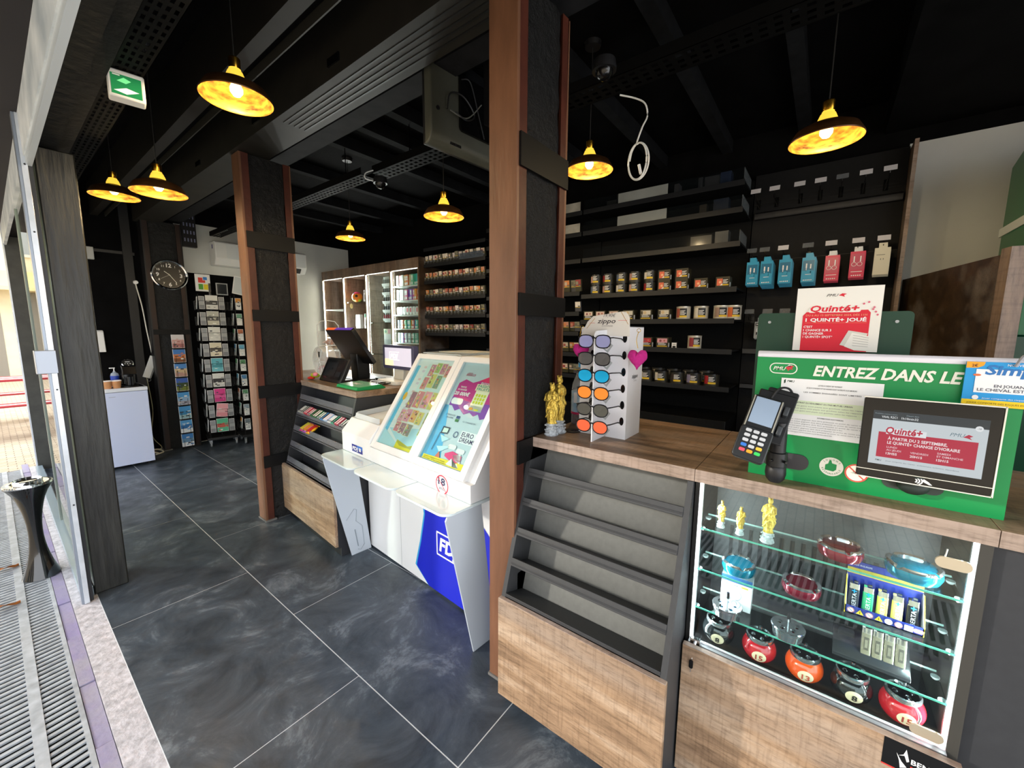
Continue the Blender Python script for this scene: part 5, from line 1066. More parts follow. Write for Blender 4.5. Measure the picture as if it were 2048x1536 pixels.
GB = 'brown tobacco boxes with orange warning picture'
for y, z, n in ((1.048, 0, 'leftmost lower box'), (.915, 0, 'second lower box'), (.775, 0, 'third lower box, nothing on top'), (.625, 0, 'rightmost lower box'), (1.048, .084, 'upper box on the left pile'), (.915, .084, 'upper box on the second pile')):
    tbox((3.375, y, TL[3] + z), '#d96a4a', 'dark tobacco box with orange picture, %s, on the tub shelf' % n, GB, .092)
for i, (y, c, kd) in enumerate(((1.70, '#e0cfc0', 2), (1.585, '#d8c0b4', 2), (1.46, '#d8c0b4', 2), (1.33, '#cfc9ba', 1), (1.18, '#cfc9ba', 1), (1.035, '#cfc9ba', 1))):
    tbox((3.375, y, TL[4]), c, 'tobacco box with pale picture, %s, shelf below the tubs' % ORD[i], 'boxes on the shelf below the tubs', .094, kind=kd)
for i, (y, c) in enumerate(((.90, '#a8584a'), (.775, '#d8d4cc'), (.63, '#9a8074'), (.55, '#c9622a'))):
    tub((3.385 + .02 * (i % 2), y, TL[4]), c, 'silver grey tobacco tub, %s, right of the boxes' % ORD[i], 'grey tubs right of the boxes', .052, .105, True, .1 * i)
tbox((3.375, 1.165, TL[5]), '#b8303a', 'dark tobacco box with red picture right behind the sunglasses stand', 'boxes on the half empty shelf', .094, kind=2)
tbox((3.375, 1.035, TL[5]), '#d89aa4', 'dark tobacco box with pink picture beside the red one on the half empty shelf', 'boxes on the half empty shelf', .094, kind=2)
b = MB(); b.box(0, .05, -.022, .022, 0, .05, BLKP); F = Face(b, (0, .022, 0), (0, -1, 0), (0, 0, 1)); F.lay().rect(.004, .004, .040, .046, PAPER); F.lay().rect(.010, .006, .034, .022, BLKP); F.rect(.01, .03, .034, .034, BLKP)
tag(b.build('price_box', loc=(3.345, .945, TL[5] + .0)), 'small black box with white label beside the pink pictured box', 'box')
tub((3.37, .80, TL[5]), '#8e2f38', 'cream tobacco tub standing alone on the half empty shelf', None, .05, .105, True, .35)
for i, (y, c) in enumerate(((1.165, '#c9c4ba'), (1.04, '#d8d4cc'), (.915, '#3a2f2a'), (.79, '#8f8ab0'), (.66, '#a82630'))):
    tub((3.375, y, TL[6]), c, 'dark tub, %s of the front row, lowest tub shelf' % ORD[i], 'tubs on the lowest tub shelf', .053, .098)
for i, y in enumerate((1.22, 1.10, .975, .85, .725)):
    tub((3.490, y, TL[6]), '#8d8a84', 'dark tub, %s of the rear row, lowest tub shelf' % ORD[i], 'tubs in the rear row of the lowest shelf', .053, .112)
# small dark stock on the high shelves
for i, (y, z, w, h, c) in enumerate(((1.53, TL[0], .09, .06, '#2a2b2e'), (1.46, TL[0], .05, .10, '#1d1e21'), (1.00, TL[0], .035, .085, '#3c3d40'), (.83, TL[0], .03, .095, '#2e3033'), (.75, TL[0], .10, .09, '#34363a'), (.66, TL[0], .07, .10, '#243048'), (.80, TL[1], .05, .08, '#26231f'), (.68, TL[1], .10, .10, '#1d2738'), (.80, TL[2], .15, .085, '#3f4042'), (.66, TL[2], .09, .10, '#515558'))):
    b = MB(); b.box(0, .08, -w / 2, w / 2, 0, h, m(c, .35)); o = b.build('stock_box', loc=(3.36, y, z + .0005), bevel=.002); tag(o, 'dark stock box, %s on the %s high shelf' % (ORD[i if i < 6 else (i - 6 if i < 8 else i - 8)], ('top', 'second', 'third')[0 if i < 6 else 1 if i < 8 else 2]), 'box', 'dark boxes on the high shelves')

# ================================================================ accessory wall on the right
g = thing('pegboard', 'black slotted accessory wall with rows of hooks, right of the tobacco tubs', 'pegboard', (0, 0, 0))
b = MB(); b.box(3.70, 3.74, -.33, .515, 0, 2.63, m('#1a1a1b', .6, noise=.1, nscale=30, spec=.2)); b.build('back_panel', g)
b = MB()
for z in (2.42, 2.40, 2.00, 1.56, 1.54): b.box(3.697, 3.70, -.33, .515, z - .004, z, m('#060607', .5))
b.build('slot_lines', g)
b = MB(); b.prism([(3.70, 2.30), (3.66, 2.30), (3.655, 2.31), (3.655, 2.34), (3.70, 2.36)], 'y', -.32, .50, BLKP); b.build('hook_rail', g)
b = MB(); b.box(3.60, 3.70, .02, .50, 1.03, 1.045, SHB); b.box(3.597, 3.602, .02, .50, 1.02, 1.05, m('#3a3c40', .4)); b.build('shelf', g)
b = MB(); b.box(3.60, 3.70, .0, .50, 1.30, 1.315, SHB); b.box(3.597, 3.602, .0, .50, 1.29, 1.325, m('#3a3c40', .4)); b.build('shelf', g)
b = MB(); b.box(3.55, 3.74, -.352, -.332, 0, 2.62, WCAB); b.box(3.548, 3.55, -.352, -.332, 0, 2.62, WEDGE); tag(b.build('partition_panel'), 'tall wood end panel at the right side of the accessory wall', 'panel')
def hook(y, z, white, n, row):
    g = thing('price_hook', 'wire hook with %s price tag, %s, %s hook row' % ('white' if white else 'clear empty', ORD[n], row), 'hook', (3.70, y, z), 0, 'price hooks on the %s row' % row)
    b = MB(); b.tube([(0, 0, 0), (-.20, 0, 0), (-.215, 0, .02)], .0022, BLKG, 5); b.tube([(0, 0, .03), (-.20, 0, .035), (-.206, 0, .05)], .0018, BLKG, 5); b.box(-.004, 0, -.012, .012, -.02, .05, BLKG); b.build('wire', g)
    b = MB(); b.prism([(-.212, .045), (-.210, .045), (-.196, .078), (-.198, .078)], 'y', -.031, .031, m('#d5d2d6', .4) if white else m('#8d9296', .2, alpha=.35)); b.build('price_tag', g)
for n, (y, wt) in enumerate(((.482, 1), (.367, 1), (.223, 1), (.109, 1), (-.004, 0), (-.12, 1), (-.233, 1))): hook(y, 2.40, wt, n, 'upper')
for n, (y, wt) in enumerate(((.476, 0), (.396, 0), (.284, 1), (.142, 0), (.017, 1), (-.121, 1), (-.243, 1))): hook(y, 1.985, wt, n, 'middle')
for n, (y, wt) in enumerate(((.46, 0), (.345, 0), (.24, 0))): hook(y, 1.545, wt, n, 'lower')
def blister(y, z, c, kind, label, cnt=5, grp='boxed cables and earphones on hooks'):
    for q in range(cnt):
        b = MB(); w = .075; h = .165 if kind != 'bat' else .12
        b.box(0, .014, -w / 2, w / 2, -h, 0, m(c, .35)); b.box(.004, .006, -.02, .02, 0, .03, m('#dfe2e4', .4) if kind == 'ear' else m(c, .35))
        if q == 0:
            F = Face(b, (0, w / 2, -h), (0, -1, 0), (0, 0, 1)); F.lay()
            if kind == 'cab': F.rect(.006, .07, w - .006, .145, m('#1f6f94', .3)); F.lay().rect(.022, .095, .030, .125, PAPER); F.rect(.046, .09, .053, .12, PAPER); F.rect(.024, .08, .028, .095, PAPER); F.disc(.015, .066, .012, m(c, .4)); F.disc(.04, .068, .014, m(c, .4)); F.disc(.06, .066, .011, m(c, .4)); F.rect(.022, .05, .055, .053, PAPER)
            if kind == 'ear': F.rect(.006, .05, w - .006, .15, m('#c9506a', .3)); F.lay().ring(.022, .085, .011, .013, PAPER); F.ring(.05, .085, .011, .013, PAPER); F.rect(.018, .10, .024, .135, PAPER); F.rect(.05, .10, .056, .135, PAPER); F.rect(.01, .036, .065, .040, PAPER)
            if kind in ('cab', 'ear'):
                for t in range(5): F.disc(.016 + .0105 * t, .014, .0038, PAPER, seg=8)
            if kind == 'bat': F.rect(.006, .09, w - .006, .112, m('#1a1b1d', .4)); F.lay().text('UNIROSS' if False else 'POWER', .012, .096, .010, PAPER, .02, width=.05); [F.rect(.012 + .014 * t, .02, .021 + .014 * t, .072, m('#c9ccd0', .25, metal=.8)) for t in range(4)]; [F.rect(.013 + .014 * t, .024, .020 + .014 * t, .045, m('#2a2c2f', .3)) for t in range(4)]
            if kind == 'box': F.rect(.01, .12, .05, .124, m('#8a8778', .5)); F.rect(.03, .09, .034, .1, m('#8a8778', .5)); F.rect(.042, .09, .046, .1, m('#8a8778', .5))
        x = 3.485 + .017 * q if kind != 'bat' else 3.50 + .016 * q
        o = b.build('hanging_pack', loc=(x, y - .002 * q, z - .005 * q)); tag(o, '%s, %s' % (label, 'front one' if q == 0 else '%s behind the front one' % ('first', 'second', 'third', 'fourth', 'fifth')[q - 1]), 'accessory pack', grp)
CY = '#2a9ac4'; RO = '#d63a5c'
blister(.462, 1.963, CY, 'cab', 'turquoise charging cable box on the first middle hook', 3); blister(.374, 1.963, CY, 'cab', 'turquoise charging cable box on the second middle hook', 6); blister(.262, 1.963, CY, 'cab', 'turquoise charging cable box on the third middle hook', 5); blister(.128, 1.963, CY, 'cab', 'turquoise charging cable box on the fourth middle hook', 5)
blister(.002, 1.963, RO, 'ear', 'red earphone box on the fifth middle hook', 3); blister(-.126, 1.975, RO, 'ear', 'red earphone box on the sixth middle hook', 3); blister(-.243, 1.985, '#dcd6c0', 'box', 'cream accessory box on the last middle hook', 3)
blister(.382, 1.53, '#9a9fa2', 'bat', 'silver battery card on the first lower hook', 3); blister(.285, 1.53, '#2b2d30', 'bat', 'black battery card on the second lower hook', 3); blister(.20, 1.53, '#2b2d30', 'bat', 'black battery card on the third lower hook', 2)

# brown partition and green kiosk at the right
g = thing('brown_partition', 'dark brown board partition with light wood end post behind the green panel', 'partition', (3.70, -.385, 0), math.atan2(-.235, -1.02))
b = MB(); b.box(0, .985, -.012, .012, 0, 1.80, WDARK)
for x, z in ((.80, 1.48), (.55, 1.44), (.3, 1.42)): b.cyl((x, .0125, z), (x, .0135, z), .004, m('#8a8378', .5))
b.build('board', g)
b = MB(); b.box(.985, 1.05, -.03, .03, 0, 1.82, WCAB); b.build('end_post', g)
g = thing('green_kiosk', 'tall green betting kiosk with a white band, cut by the right edge', 'kiosk', (3.05, -.72, 0))
b = MB(); b.prism([(0, 0), (.42, 0), (.42, 2.35), (.18, 2.42), (.0, 2.3)], 'y', -.8, -.0, m('#0b6b3a', .3)); b.build('housing', g, bevel=.02)
b = MB(); b.box(-.012, .425, -.81, .006, 1.98, 2.025, m('#e9efec', .3)); b.build('white_band', g)
b = MB(); b.box(-.03, .40, -.82, -.0, .0, 1.45, m('#0c3f28', .35)); b.build('lower_body', g, bevel=.01)

# ================================================================ lit cabinets at the back left
CABX = 3.24
g = thing('lit_wall_cabinet', 'brown wood display cabinets with white light strips along the back wall', 'display cabinet', (CABX, 0, 0))
YS = (3.925, 4.49, 5.05, 5.62, 6.20)
b = MB(); b.box(0, .5, YS[0], YS[-1], 2.20, 2.32, WCAB); b.build('header', g); b = MB(); b.box(0, .5, YS[0], YS[-1], .0, .12, WCAB); b.build('plinth', g)
for k, y in enumerate(YS):
    b = MB(); w = .018; y0 = min(max(y - w / 2, YS[0]), YS[-1] - w); b.box(.0, .5, y0, y0 + w, .12, 2.20, WCAB); b.build('upright', g)
for k in range(4):
    col = m('#8a9698', .3, noise=.1, nscale=5) if k < 2 else m('#6d5a4a', .5, noise=.2, nscale=8)
    b = MB(); b.box(.485, .5, YS[k] + .01, YS[k + 1] - .01, .12, 2.20, col); b.build('back_panel', g)
    y = YS[k + 1] - .035
    b = MB(); b.box(-.003, .004, y - .012, y + .012, .14, 2.185, m('#fffce8', .5, emit=6.5)); b.build('light_strip', g)
    b = MB(); b.box(-.002, .012, y + .014, y + .026, .14, 2.19, m('#d2cf9a', .35)); b.build('strip_profile', g)
    b = MB(); b.box(-.001, .004, YS[k] + .012, y - .013, 2.186, 2.196, m('#e8efe9', .4, emit=1.2)); b.build('top_light', g)
    l = bpy.data.lights.new('strip_light', 'AREA'); l.shape = 'RECTANGLE'; l.size = 1.9; l.size_y = .02; l.energy = 7; l.color = (.97, 1, .97)
    o = bpy.data.objects.new('strip_light', l); C.objects.link(o); o.parent = g
    d = Vector((.35, -1, 0)).normalized(); Zl = -d; Xl = Vector((0, 0, 1)); Yl = Zl.cross(Xl)
    o.matrix_local = Matrix(((Xl.x, Yl.x, Zl.x, .02), (Xl.y, Yl.y, Zl.y, y - .016), (Xl.z, Yl.z, Zl.z, 1.16), (0, 0, 0, 1)))
WSH = m('#e4e9e6', .35)
def cabshelf(k, z, mat=WSH, t=.014):
    b = MB(); b.box(.03, .48, YS[k] + .012, YS[k + 1] - .012, z - t, z, mat); b.build('shelf', g)
for z in (2.005, 1.825, 1.645, 1.468, 1.288, 1.08): cabshelf(0, z)
for z in (1.55, 1.12): cabshelf(1, z, GLASS, .008)
for z in (1.845, 1.47, 1.1): cabshelf(2, z, GLASS, .01)
for z in (1.755, 1.33, 1.13, .8): cabshelf(3, z)
b = MB()
for k in (0, 1): b.box(.014, .018, YS[k] + .012, YS[k + 1] - .06, .14, 2.18, GLASS)
b.build('glass_door', g)
# column 1 (right): small boxes in colours on five shelves
rr = random.Random(3)
def mini(name, x, y, z, dx, dy, dz, c, label, cat, grp, rgt=None):
    b = MB(); b.box(0, dx, -dy / 2, dy / 2, 0, dz, m(c, .4)); F = Face(b, (0, dy / 2, 0), (0, -1, 0), (0, 0, 1)); F.lay().rect(dy * .15, dz * .5, dy * .85, dz * .9, m(rgt or '#f2f2f0', .4)); F.lay().rect(dy * .3, dz * .6, dy * .7, dz * .65, m(c, .4)); F.k = 1; F.rect(dy * .15, dz * .1, dy * .85, dz * .3, m('#dfe2e2', .4))
    o = b.build(name, loc=(CABX + x, y, z + .001)); return tag(o, label, cat, grp)
palA = ['#d9dcdc', '#e58a9a', '#e0e2e0', '#d99a4a', '#e8a65a', '#d46a3a', '#e2c9a0', '#c8803a', '#7fc4a8', '#3aa890', '#48b0b8', '#8fd0c0']
palB = ['#d6dbe0', '#e0e2e6', '#cfd4da', '#e2b9c4', '#c9608a', '#30323a', '#7a4fb0', '#a070c8', '#e060a0', '#e89a3a', '#d94a5a', '#e86a6a']
palC = ['#3f4a58', '#5a9ab0', '#c06a4a', '#d0823a', '#4a9a70', '#3a8ac0', '#50b090', '#e0a050', '#c8525a', '#5aa8c8', '#48b8a0', '#9ac8d8']
palD = ['#6ab8a8', '#9aa0a8', '#7a6ab0', '#d86a9a', '#8a9298', '#b0b4b8', '#7fa8a0', '#a85a60', '#58a890', '#9ac0b0', '#70b0a0', '#8ab8b0']
rown = ['top', 'second', 'middle', 'fourth', 'fifth']
for r, (z, pal, n, hh) in enumerate(((2.005, palA, 9, .135), (1.825, palB, 10, .135), (1.645, None, 7, .11), (1.468, palC, 12, .11), (1.288, palD, 12, .125))):
    for i in range(n):
        y = YS[1] - .075 - i * (.44 / n); c = pal[int(i * len(pal) / n)] if pal else ['#e8e8ea', '#dfe0e4', '#e4e2e6', '#e06a78', '#d85a6c', '#d8c8cc', '#d87a84'][i]
        if r == 2:
            b = MB(); b.prism([(a, q) for a, q in rrect(-.024, 0, .024, .10, .022)], 'x', 0, .03, m('#e9eaec', .35)); b.prism([(a, q) for a, q in rrect(-.014, .03, .014, .085, .013)], 'x', -.001, .0, m(c if i > 2 else '#b9bcc4', .4)); tag(b.build('vape_pod', loc=(CABX + .06, y, z + .001)), 'rounded vape pack, %s in the rightmost lit cabinet' % ORD[i], 'vape pack', 'vape packs in the rightmost lit cabinet'); continue
        mini('vape_box', .06 + .01 * (i % 2), y, z, .10, .44 / n * .88, hh, c, 'vape box, %s on the %s shelf of the rightmost lit cabinet' % (ORD[i], rown[r]), 'vape box', 'vape boxes in the rightmost lit cabinet', rr.choice(['#f2f2f0', '#dfe8ea', c]))
# column 2: tall white multi-tray display, boxes below
g2 = thing('tiered_liquid_display', 'tall white tiered stand of small bottles in the second lit cabinet from the right', 'display stand', (CABX + .08, YS[1] + .14, 1.554))
b = MB(); b.box(.02, .2, -.115, .14, 0, .60, m('#e2e4e2', .4)); 
for k in range(5): b.prism([(0, .015 + .115 * k), (.03, .015 + .115 * k), (.03, .05 + .115 * k), (-.01, .05 + .115 * k)], 'y', -.115, .14, m('#f0f1ef', .4))
b.build('stand', g2)
for k in range(5):
    for i in range(6):
        b = MB(); c = ['#8a8d90', '#2e3032', '#3a3432', '#5a5c60', '#b03a4a'][4 - k]; b.cyl((0, 0, 0), (0, 0, .05), .011, m(c, .3), 10); b.cyl((0, 0, .05), (0, 0, .068), .007, m('#e9eaea' if k else '#2e3032', .3), 8)
        o = b.build('liquid_bottle', loc=(CABX + .08 + .006, YS[1] + .14 + .115 - .042 * i, 1.554 + .051 + .115 * k)); tag(o, 'tiny bottle, %s, %s tier of the white stand' % (ORD[i], ('lowest', 'second', 'middle', 'fourth', 'top')[k]), 'bottle', 'tiny bottles on the white tiered stand')
g2 = thing('carton_display', 'white and green box display with small packets below the tiered stand', 'display box', (CABX + .08, YS[1] + .14, 1.125))
b = MB(); b.box(0, .2, -.115, .14, 0, .27, m('#dfe2df', .45)); F = Face(b, (0, .14, 0), (0, -1, 0), (0, 0, 1)); F.lay().rect(0, .27, .255, .34, m('#d8dfc0', .5)); F.lay().rect(.09, .275, .15, .335, m('#e6a8b0', .5)); F.rect(.17, .275, .25, .335, m('#c9d46a', .5)); F.disc(.04, .305, .02, m('#4a8a6a', .5))
for q in range(6): F.rect(.01 + .04 * q, .02, .04 + .04 * q, .2, m('#bfc6c8', .4))
b.box(.0, .003, -.115, .14, .27, .34, m('#d8dfc0', .5)); b.build('box', g2)
b = MB(); b.box(0, .06, -.045, .045, 0, .15, m('#2f4a8a', .4, noise=.5, nscale=40)); tag(b.build('blue_toy_box', loc=(CABX + .2, YS[1] + .30, 1.09)), 'blue patterned box behind the glass of the second lit cabinet', 'box'); bpy.data.objects['blue_toy_box'].location.z = 1.126
# column 3: ball, packets
g2 = thing('toy_ball', 'multicoloured small football on the upper shelf of the third lit cabinet', 'ball', (CABX + .12, YS[2] + .40, 1.846))
b = MB(); R_ = .075; seg = 24; nz = 14; v = []; f = []
for i in range(nz + 1):
    for k in range(seg): a = 2 * PI * k / seg; t = PI * i / nz; v.append((R_ * math.sin(t) * math.cos(a), R_ * math.sin(t) * math.sin(a), R_ - R_ * math.cos(t)))
for i in range(nz):
    for k in range(seg):
        z = i / nz; c = '#e83a7a' if z > .66 else '#ef8a2a' if (z > .33 or k % 12 < 5) else '#b8d030'
        b.add([v[i * seg + k], v[i * seg + (k + 1) % seg], v[(i + 1) * seg + (k + 1) % seg], v[(i + 1) * seg + k]], [(0, 1, 2, 3)], m(c, .35))
for a, t in ((PI, .9), (PI - .9, 1.5), (PI + .9, 1.4), (PI + .1, 2.1), (PI - .6, 2.5)):
    d = Vector((math.sin(t) * math.cos(a), math.sin(t) * math.sin(a), -math.cos(t) * -1 if False else math.cos(t))); q = d.to_track_quat('Z', 'Y').to_matrix().to_4x4(); T = Matrix.Translation((0, 0, R_)) @ q
    b.lathe([(0, R_ + .0012), (.014, R_ + .0002), (.022, R_ - .0025)], BLKP, seg=5, T=T)
b.build('ball', g2)
def bag(loc, w, h, c, c2, label):
    b = MB(); b.prism([(-w * .45, 0), (w * .45, 0), (w * .5, h * .2), (w * .42, h), (-w * .42, h), (-w * .5, h * .2)], 'x', 0, .05, m(c, .35)); F = Face(b, (0, w / 2, 0), (0, -1, 0), (0, 0, 1)); F.lay().rect(w * .12, h * .75, w * .88, h * .98, m(c2, .4)); F.rect(w * .3, h * .2, w * .7, h * .6, m('#4a4c50', .4)); tag(b.build('pouch', loc=loc, bevel=.004), label, 'pouch', 'pouches in the third lit cabinet')
bag((CABX + .10, YS[2] + .37, 1.471), .13, .20, '#dfe2e4', '#5ab0c0', 'white pouch with turquoise top on the middle glass shelf of the third cabinet')
bag((CABX + .12, YS[2] + .18, 1.471), .14, .21, '#e2e0dc', '#3a9a70', 'white pouch with green top on the middle glass shelf of the third cabinet')
bag((CABX + .12, YS[2] + .18, 1.846), .13, .17, '#d6d2d4', '#8a8078', 'crumpled pale packet beside the toy ball')
b = MB(); b.lathe([(.034, 0), (.036, .004), (.034, .008)], m('#e0c87a', .35), T=Matrix.Rotation(PI / 2, 4, 'Y'), seg=20); tag(b.build('round_tag', loc=(CABX + .02, YS[2] + .40, 1.79)), 'round yellow medal hanging under the shelf of the toy ball', 'medal')
g2 = thing('hanging_pack_strip', 'dark tall package with pale stickers leaning in the leftmost lit cabinet', 'package', (CABX + .16, YS[3] + .10, 1.756))
b = MB(); b.prism([(.20, 0), (-.05, 0), (-.02, .2), (.02, .6), (-.06, .6)][::-1] if False else [(-.07, 0), (.20, 0), (.02, .42), (-.07, .42)], 'x', 0, .03, m('#3a3c3e', .5)); F = Face(b, (0, .2, 0), (0, -1, 0), (0, 0, 1)); F.lay()
for k in range(6): F.poly([(.03 + .034 * k, .03 + .06 * k), (.08 + .028 * k, .045 + .06 * k), (.075 + .028 * k, .07 + .06 * k), (.03 + .034 * k, .055 + .06 * k)], m(('#d6d8d8', '#c8cc6a', '#a8b0b4')[k % 3], .4))
b.build('package', g2)
g2 = thing('white_bowl', 'white bowl with lime green packet in the leftmost lit cabinet', 'bowl', (CABX + .2, YS[3] + .24, 1.331))
b = MB(); b.olathe([(.09, 0), (.13, .02), (.19, .075), (.195, .08), (.185, .078), (.12, .03), (.0, .012)], m('#e6e8e4', .3), seg=28, sx=.7); b.build('bowl', g2)
b = MB(); b.prism([(-.14, .05), (.08, .05), (-.10, .24)], 'x', -.02, .02, m('#a8d030', .4)); b.build('packet', g2)
# ================================================================ back left corner
g = thing('wall_clock', 'round black wall clock with silver rim and white numerals on the back post', 'clock', (1.375, 6.118, 2.07))
b = MB(); T = Matrix.Rotation(PI / 2, 4, 'X'); b.olathe([(.150, 0), (.170, .0), (.172, .02), (.162, .03), (.150, .022)], CHROME, seg=40, T=T); b.build('rim', g)
b = MB(); b.lathe([(.152, .002), (.152, .006)], m('#0c0c0e', .3), seg=40, T=T); b.build('dial', g)
b = MB(); F = Face(b, (0, -.0065, 0), (1, 0, 0), (0, 0, 1), off=.0005)
F.lay(); WT = m('#eeeeee', .5)
for k in range(60):
    a = math.radians(6 * k); r0 = .136 if k % 5 == 0 else .140; F.line(r0 * math.sin(a), r0 * math.cos(a), .145 * math.sin(a), .145 * math.cos(a), .0025 if k % 5 == 0 else .0012, WT)
for k in range(1, 13):
    a = math.radians(30 * k); big = k % 3 == 0; h = .042 if big else .024; r = .108 if big else .112
    F.text(str(k), r * math.sin(a), r * math.cos(a) - h / 2, h, WT, .03 if big else .015, align='C')
b.build('numerals', g)
b = MB(); F = Face(b, (0, -.009, 0), (1, 0, 0), (0, 0, 1)); hr = math.radians(310); mn = math.radians(145); sc_ = math.radians(240)
F.line(-.01 * math.sin(hr), -.01 * math.cos(hr), .062 * math.sin(hr), .062 * math.cos(hr), .006, WT); F.line(-.015 * math.sin(mn), -.015 * math.cos(mn), .105 * math.sin(mn), .105 * math.cos(mn), .005, WT); F.line(0, 0, .095 * math.sin(sc_), .095 * math.cos(sc_), .0015, WT); F.disc(0, 0, .005, WT); b.build('hands', g)
# postcard strip on the post
g = thing('postcard_wire_strip', 'narrow black wire strip of postcards in front of the back post', 'postcard rack', (1.37, 6.03, 0))
b = MB(); b.cyl((-.05, .012, .0), (-.05, .012, 1.40), .003, BLKP, 6); b.cyl((.05, .012, .0), (.05, .012, 1.40), .003, BLKP, 6)
for k in range(8): z = .02 + .17 * k; b.tube([(-.05, .012, z), (-.05, -.016, z), (.05, -.016, z), (.05, .012, z)], .0025, BLKP, 5); b.tube([(-.035, -.016, z), (-.035, -.016, z + .09)], .002, BLKP, 5); b.tube([(.035, -.016, z), (.035, -.016, z + .09)], .002, BLKP, 5)
b.build('wire_frame', g)
CARDS = [('#3f7fc0', '#6a8fb0', '#e2e6ea'), ('#58a0d8', '#2f6fae', '#dfe6ea'), ('#4a9ad8', '#3a86b8', '#9ac0c8'), ('#4f9ad6', '#8ab4d8', '#a8a8b8'), ('#3a5fb0', '#34482c', '#6f7a30'), ('#4a86c8', '#c9b08a', '#b88f80'), ('#3a78c0', '#c87a4a', '#7a4a2a'), ('#d6cfd0', '#c99a94', '#a86a68')]
cn = ['harbour', 'bay', 'blue sea', 'boats', 'green coast', 'basilica', 'evening harbour', 'pink sunset']
def card(loc, w, h, cols3, label, grp, rz=0, sd=0, tilt=0, cat='postcard'):
    b = MB(); b.box(-w / 2, w / 2, 0, .006, 0, h, PAPER); F = Face(b, (-w / 2, 0, 0), (1, 0, 0), (0, 0, 1)); F.lay().rect(.003, h * .62, w - .003, h - .003, m(cols3[0], .4)); F.rect(.003, h * .32, w - .003, h * .62, m(cols3[1], .4)); F.rect(.003, .003, w - .003, h * .32, m(cols3[2], .4)); F.lay()
    q = random.Random(sd)
    for k in range(0 if 'grey side' in label else 9): x = q.uniform(.005, w * .75); y = q.uniform(.05, .7) * h; F.rect(x, y, x + q.uniform(.1, .3) * w, y + q.uniform(.03, .10) * h, m(q.choice([cols3[0], cols3[1], cols3[2], '#f0efe8', '#3c4048']), .4))
    o = b.build('postcard', loc=loc); o.rotation_euler = (math.radians(-4), tilt, rz); return tag(o, label, cat, grp)
for k in range(8): card((1.37, 6.016, .035 + .17 * k), .118, .155, CARDS[k], '%s postcard, number %d from the bottom of the narrow strip on the post' % (cn[k], k + 1) if False else '%s view postcard on the narrow strip, %s' % (cn[k], ('lowest', 'second from the bottom', 'third from the bottom', 'fourth from the bottom', 'fourth from the top', 'third from the top', 'second from the top', 'topmost')[k]), 'postcards on the narrow strip', sd=k)
# spinner racks
def spinner(x, y, label, w, rz, levels, zb=.17):
    g = thing('card_spinner_rack', label, 'postcard rack', (x, y, 0), rz)
    b = MB(); b.box(-.16, .16, -.16, .16, .085, .115, BLKP); b.cyl((0, 0, .115), (0, 0, 2.0), .014, BLKG); b.build('base_pole', g, bevel=.003)
    for sx, sy in ((-.13, -.13), (.13, -.13), (.13, .13), (-.13, .13)):
        b = MB(); b.cyl((sx - .008, sy, .033), (sx + .008, sy, .033), .032, m('#8d9094', .4), 18); b.cyl((sx - .0085, sy, .033), (sx + .0085, sy, .033), .012, CHROME, 12); b.box(sx - .014, sx + .014, sy - .012, sy + .012, .045, .085, STEEL); b.build('castor', g)
    b = MB(); r = .002
    for k in range(levels):
        z = zb + .005 + .188 * k
        for a in range(4):
            c, s_ = math.cos(a * PI / 2), math.sin(a * PI / 2)
            def P(px, py, pz): return (px * c - py * s_, px * s_ + py * c, pz)
            for u0, u1 in ((-.125, -.065), (-.06, .06), (.065, .125)):
                b.tube([P(u0, -.125, z), P(u0, -.155, z), P(u1, -.155, z), P(u1, -.125, z)], r, BLKP, 4); b.tube([P(u0, -.155, z), P(u0, -.16, z + .10), P(u1, -.16, z + .10), P(u1, -.155, z)], r, BLKP, 4)
            b.tube([P(-.125, -.125, z), P(.125, -.125, z)], r, BLKP, 4)
    for sx, sy in ((-.125, -.125), (.125, -.125), (.125, .125), (-.125, .125)): b.cyl((sx, sy, .115), (sx, sy, zb + .188 * levels), .003, BLKP, 5)
    b.build('wire_pockets', g)
    return g
S1 = (1.72, 6.0); spinner(*S1, 'tall black card spinner on castors with big greeting cards, left of the far steel post', .25, -.20, 9)
big = [('#4fb088', '#c25a4a', '#58b890', 'green'), ('#e8a0a8', '#e6b0b4', '#dc9098', 'pink, tilted'), ('#d8368a', '#e05a9a', '#cc2f80', 'magenta'), ('#dcdcd8', '#2e2c2e', '#d0d0cc', 'white with black figure'), ('#5ab0c0', '#3a8f9c', '#6fc0cc', 'turquoise with sails'), ('#d8cfb4', '#4a443c', '#e0d6bc', 'cream portrait drawing'), ('#dcdcd6', '#c8c8c2', '#d8d8d2', 'plain cream'), ('#b9b9ae', '#4a4a48', '#c4c0b0', 'grey city photo'), ('#e2e2de', '#3c3c3c', '#d8d8d4', 'black and white patterned')]
ca, sa = math.cos(-.20), math.sin(-.20)
def sp1(px, py): return (S1[0] + px * ca - py * sa, S1[1] + px * sa + py * ca)
for k, (a_, b_, c_, n_) in enumerate(big):
    q = sp1(0, -.146); card((q[0], q[1], .18 + .188 * k), .118, .165, (a_, b_, c_), '%s greeting card on the front of the card spinner' % n_, 'greeting cards on the front of the spinner', -.20, 20 + k, .12 if 'tilted' in n_ else 0, 'greeting card')
    for s in (-1, 1):
        q = sp1(s * .096, -.146); card((q[0], q[1], .18 + .188 * k), .055, .150, ('#8f9296', '#a4a6a8', '#7f8286'), 'grey side card, %s side, %s row of the card spinner' % ('left' if s < 0 else 'right', ('lowest', 'second', 'third', 'fourth', 'fifth', 'sixth', 'seventh', 'eighth', 'top')[k]), 'grey side cards of the spinner', -.20, 50 + k + 10 * s, 0, 'greeting card')
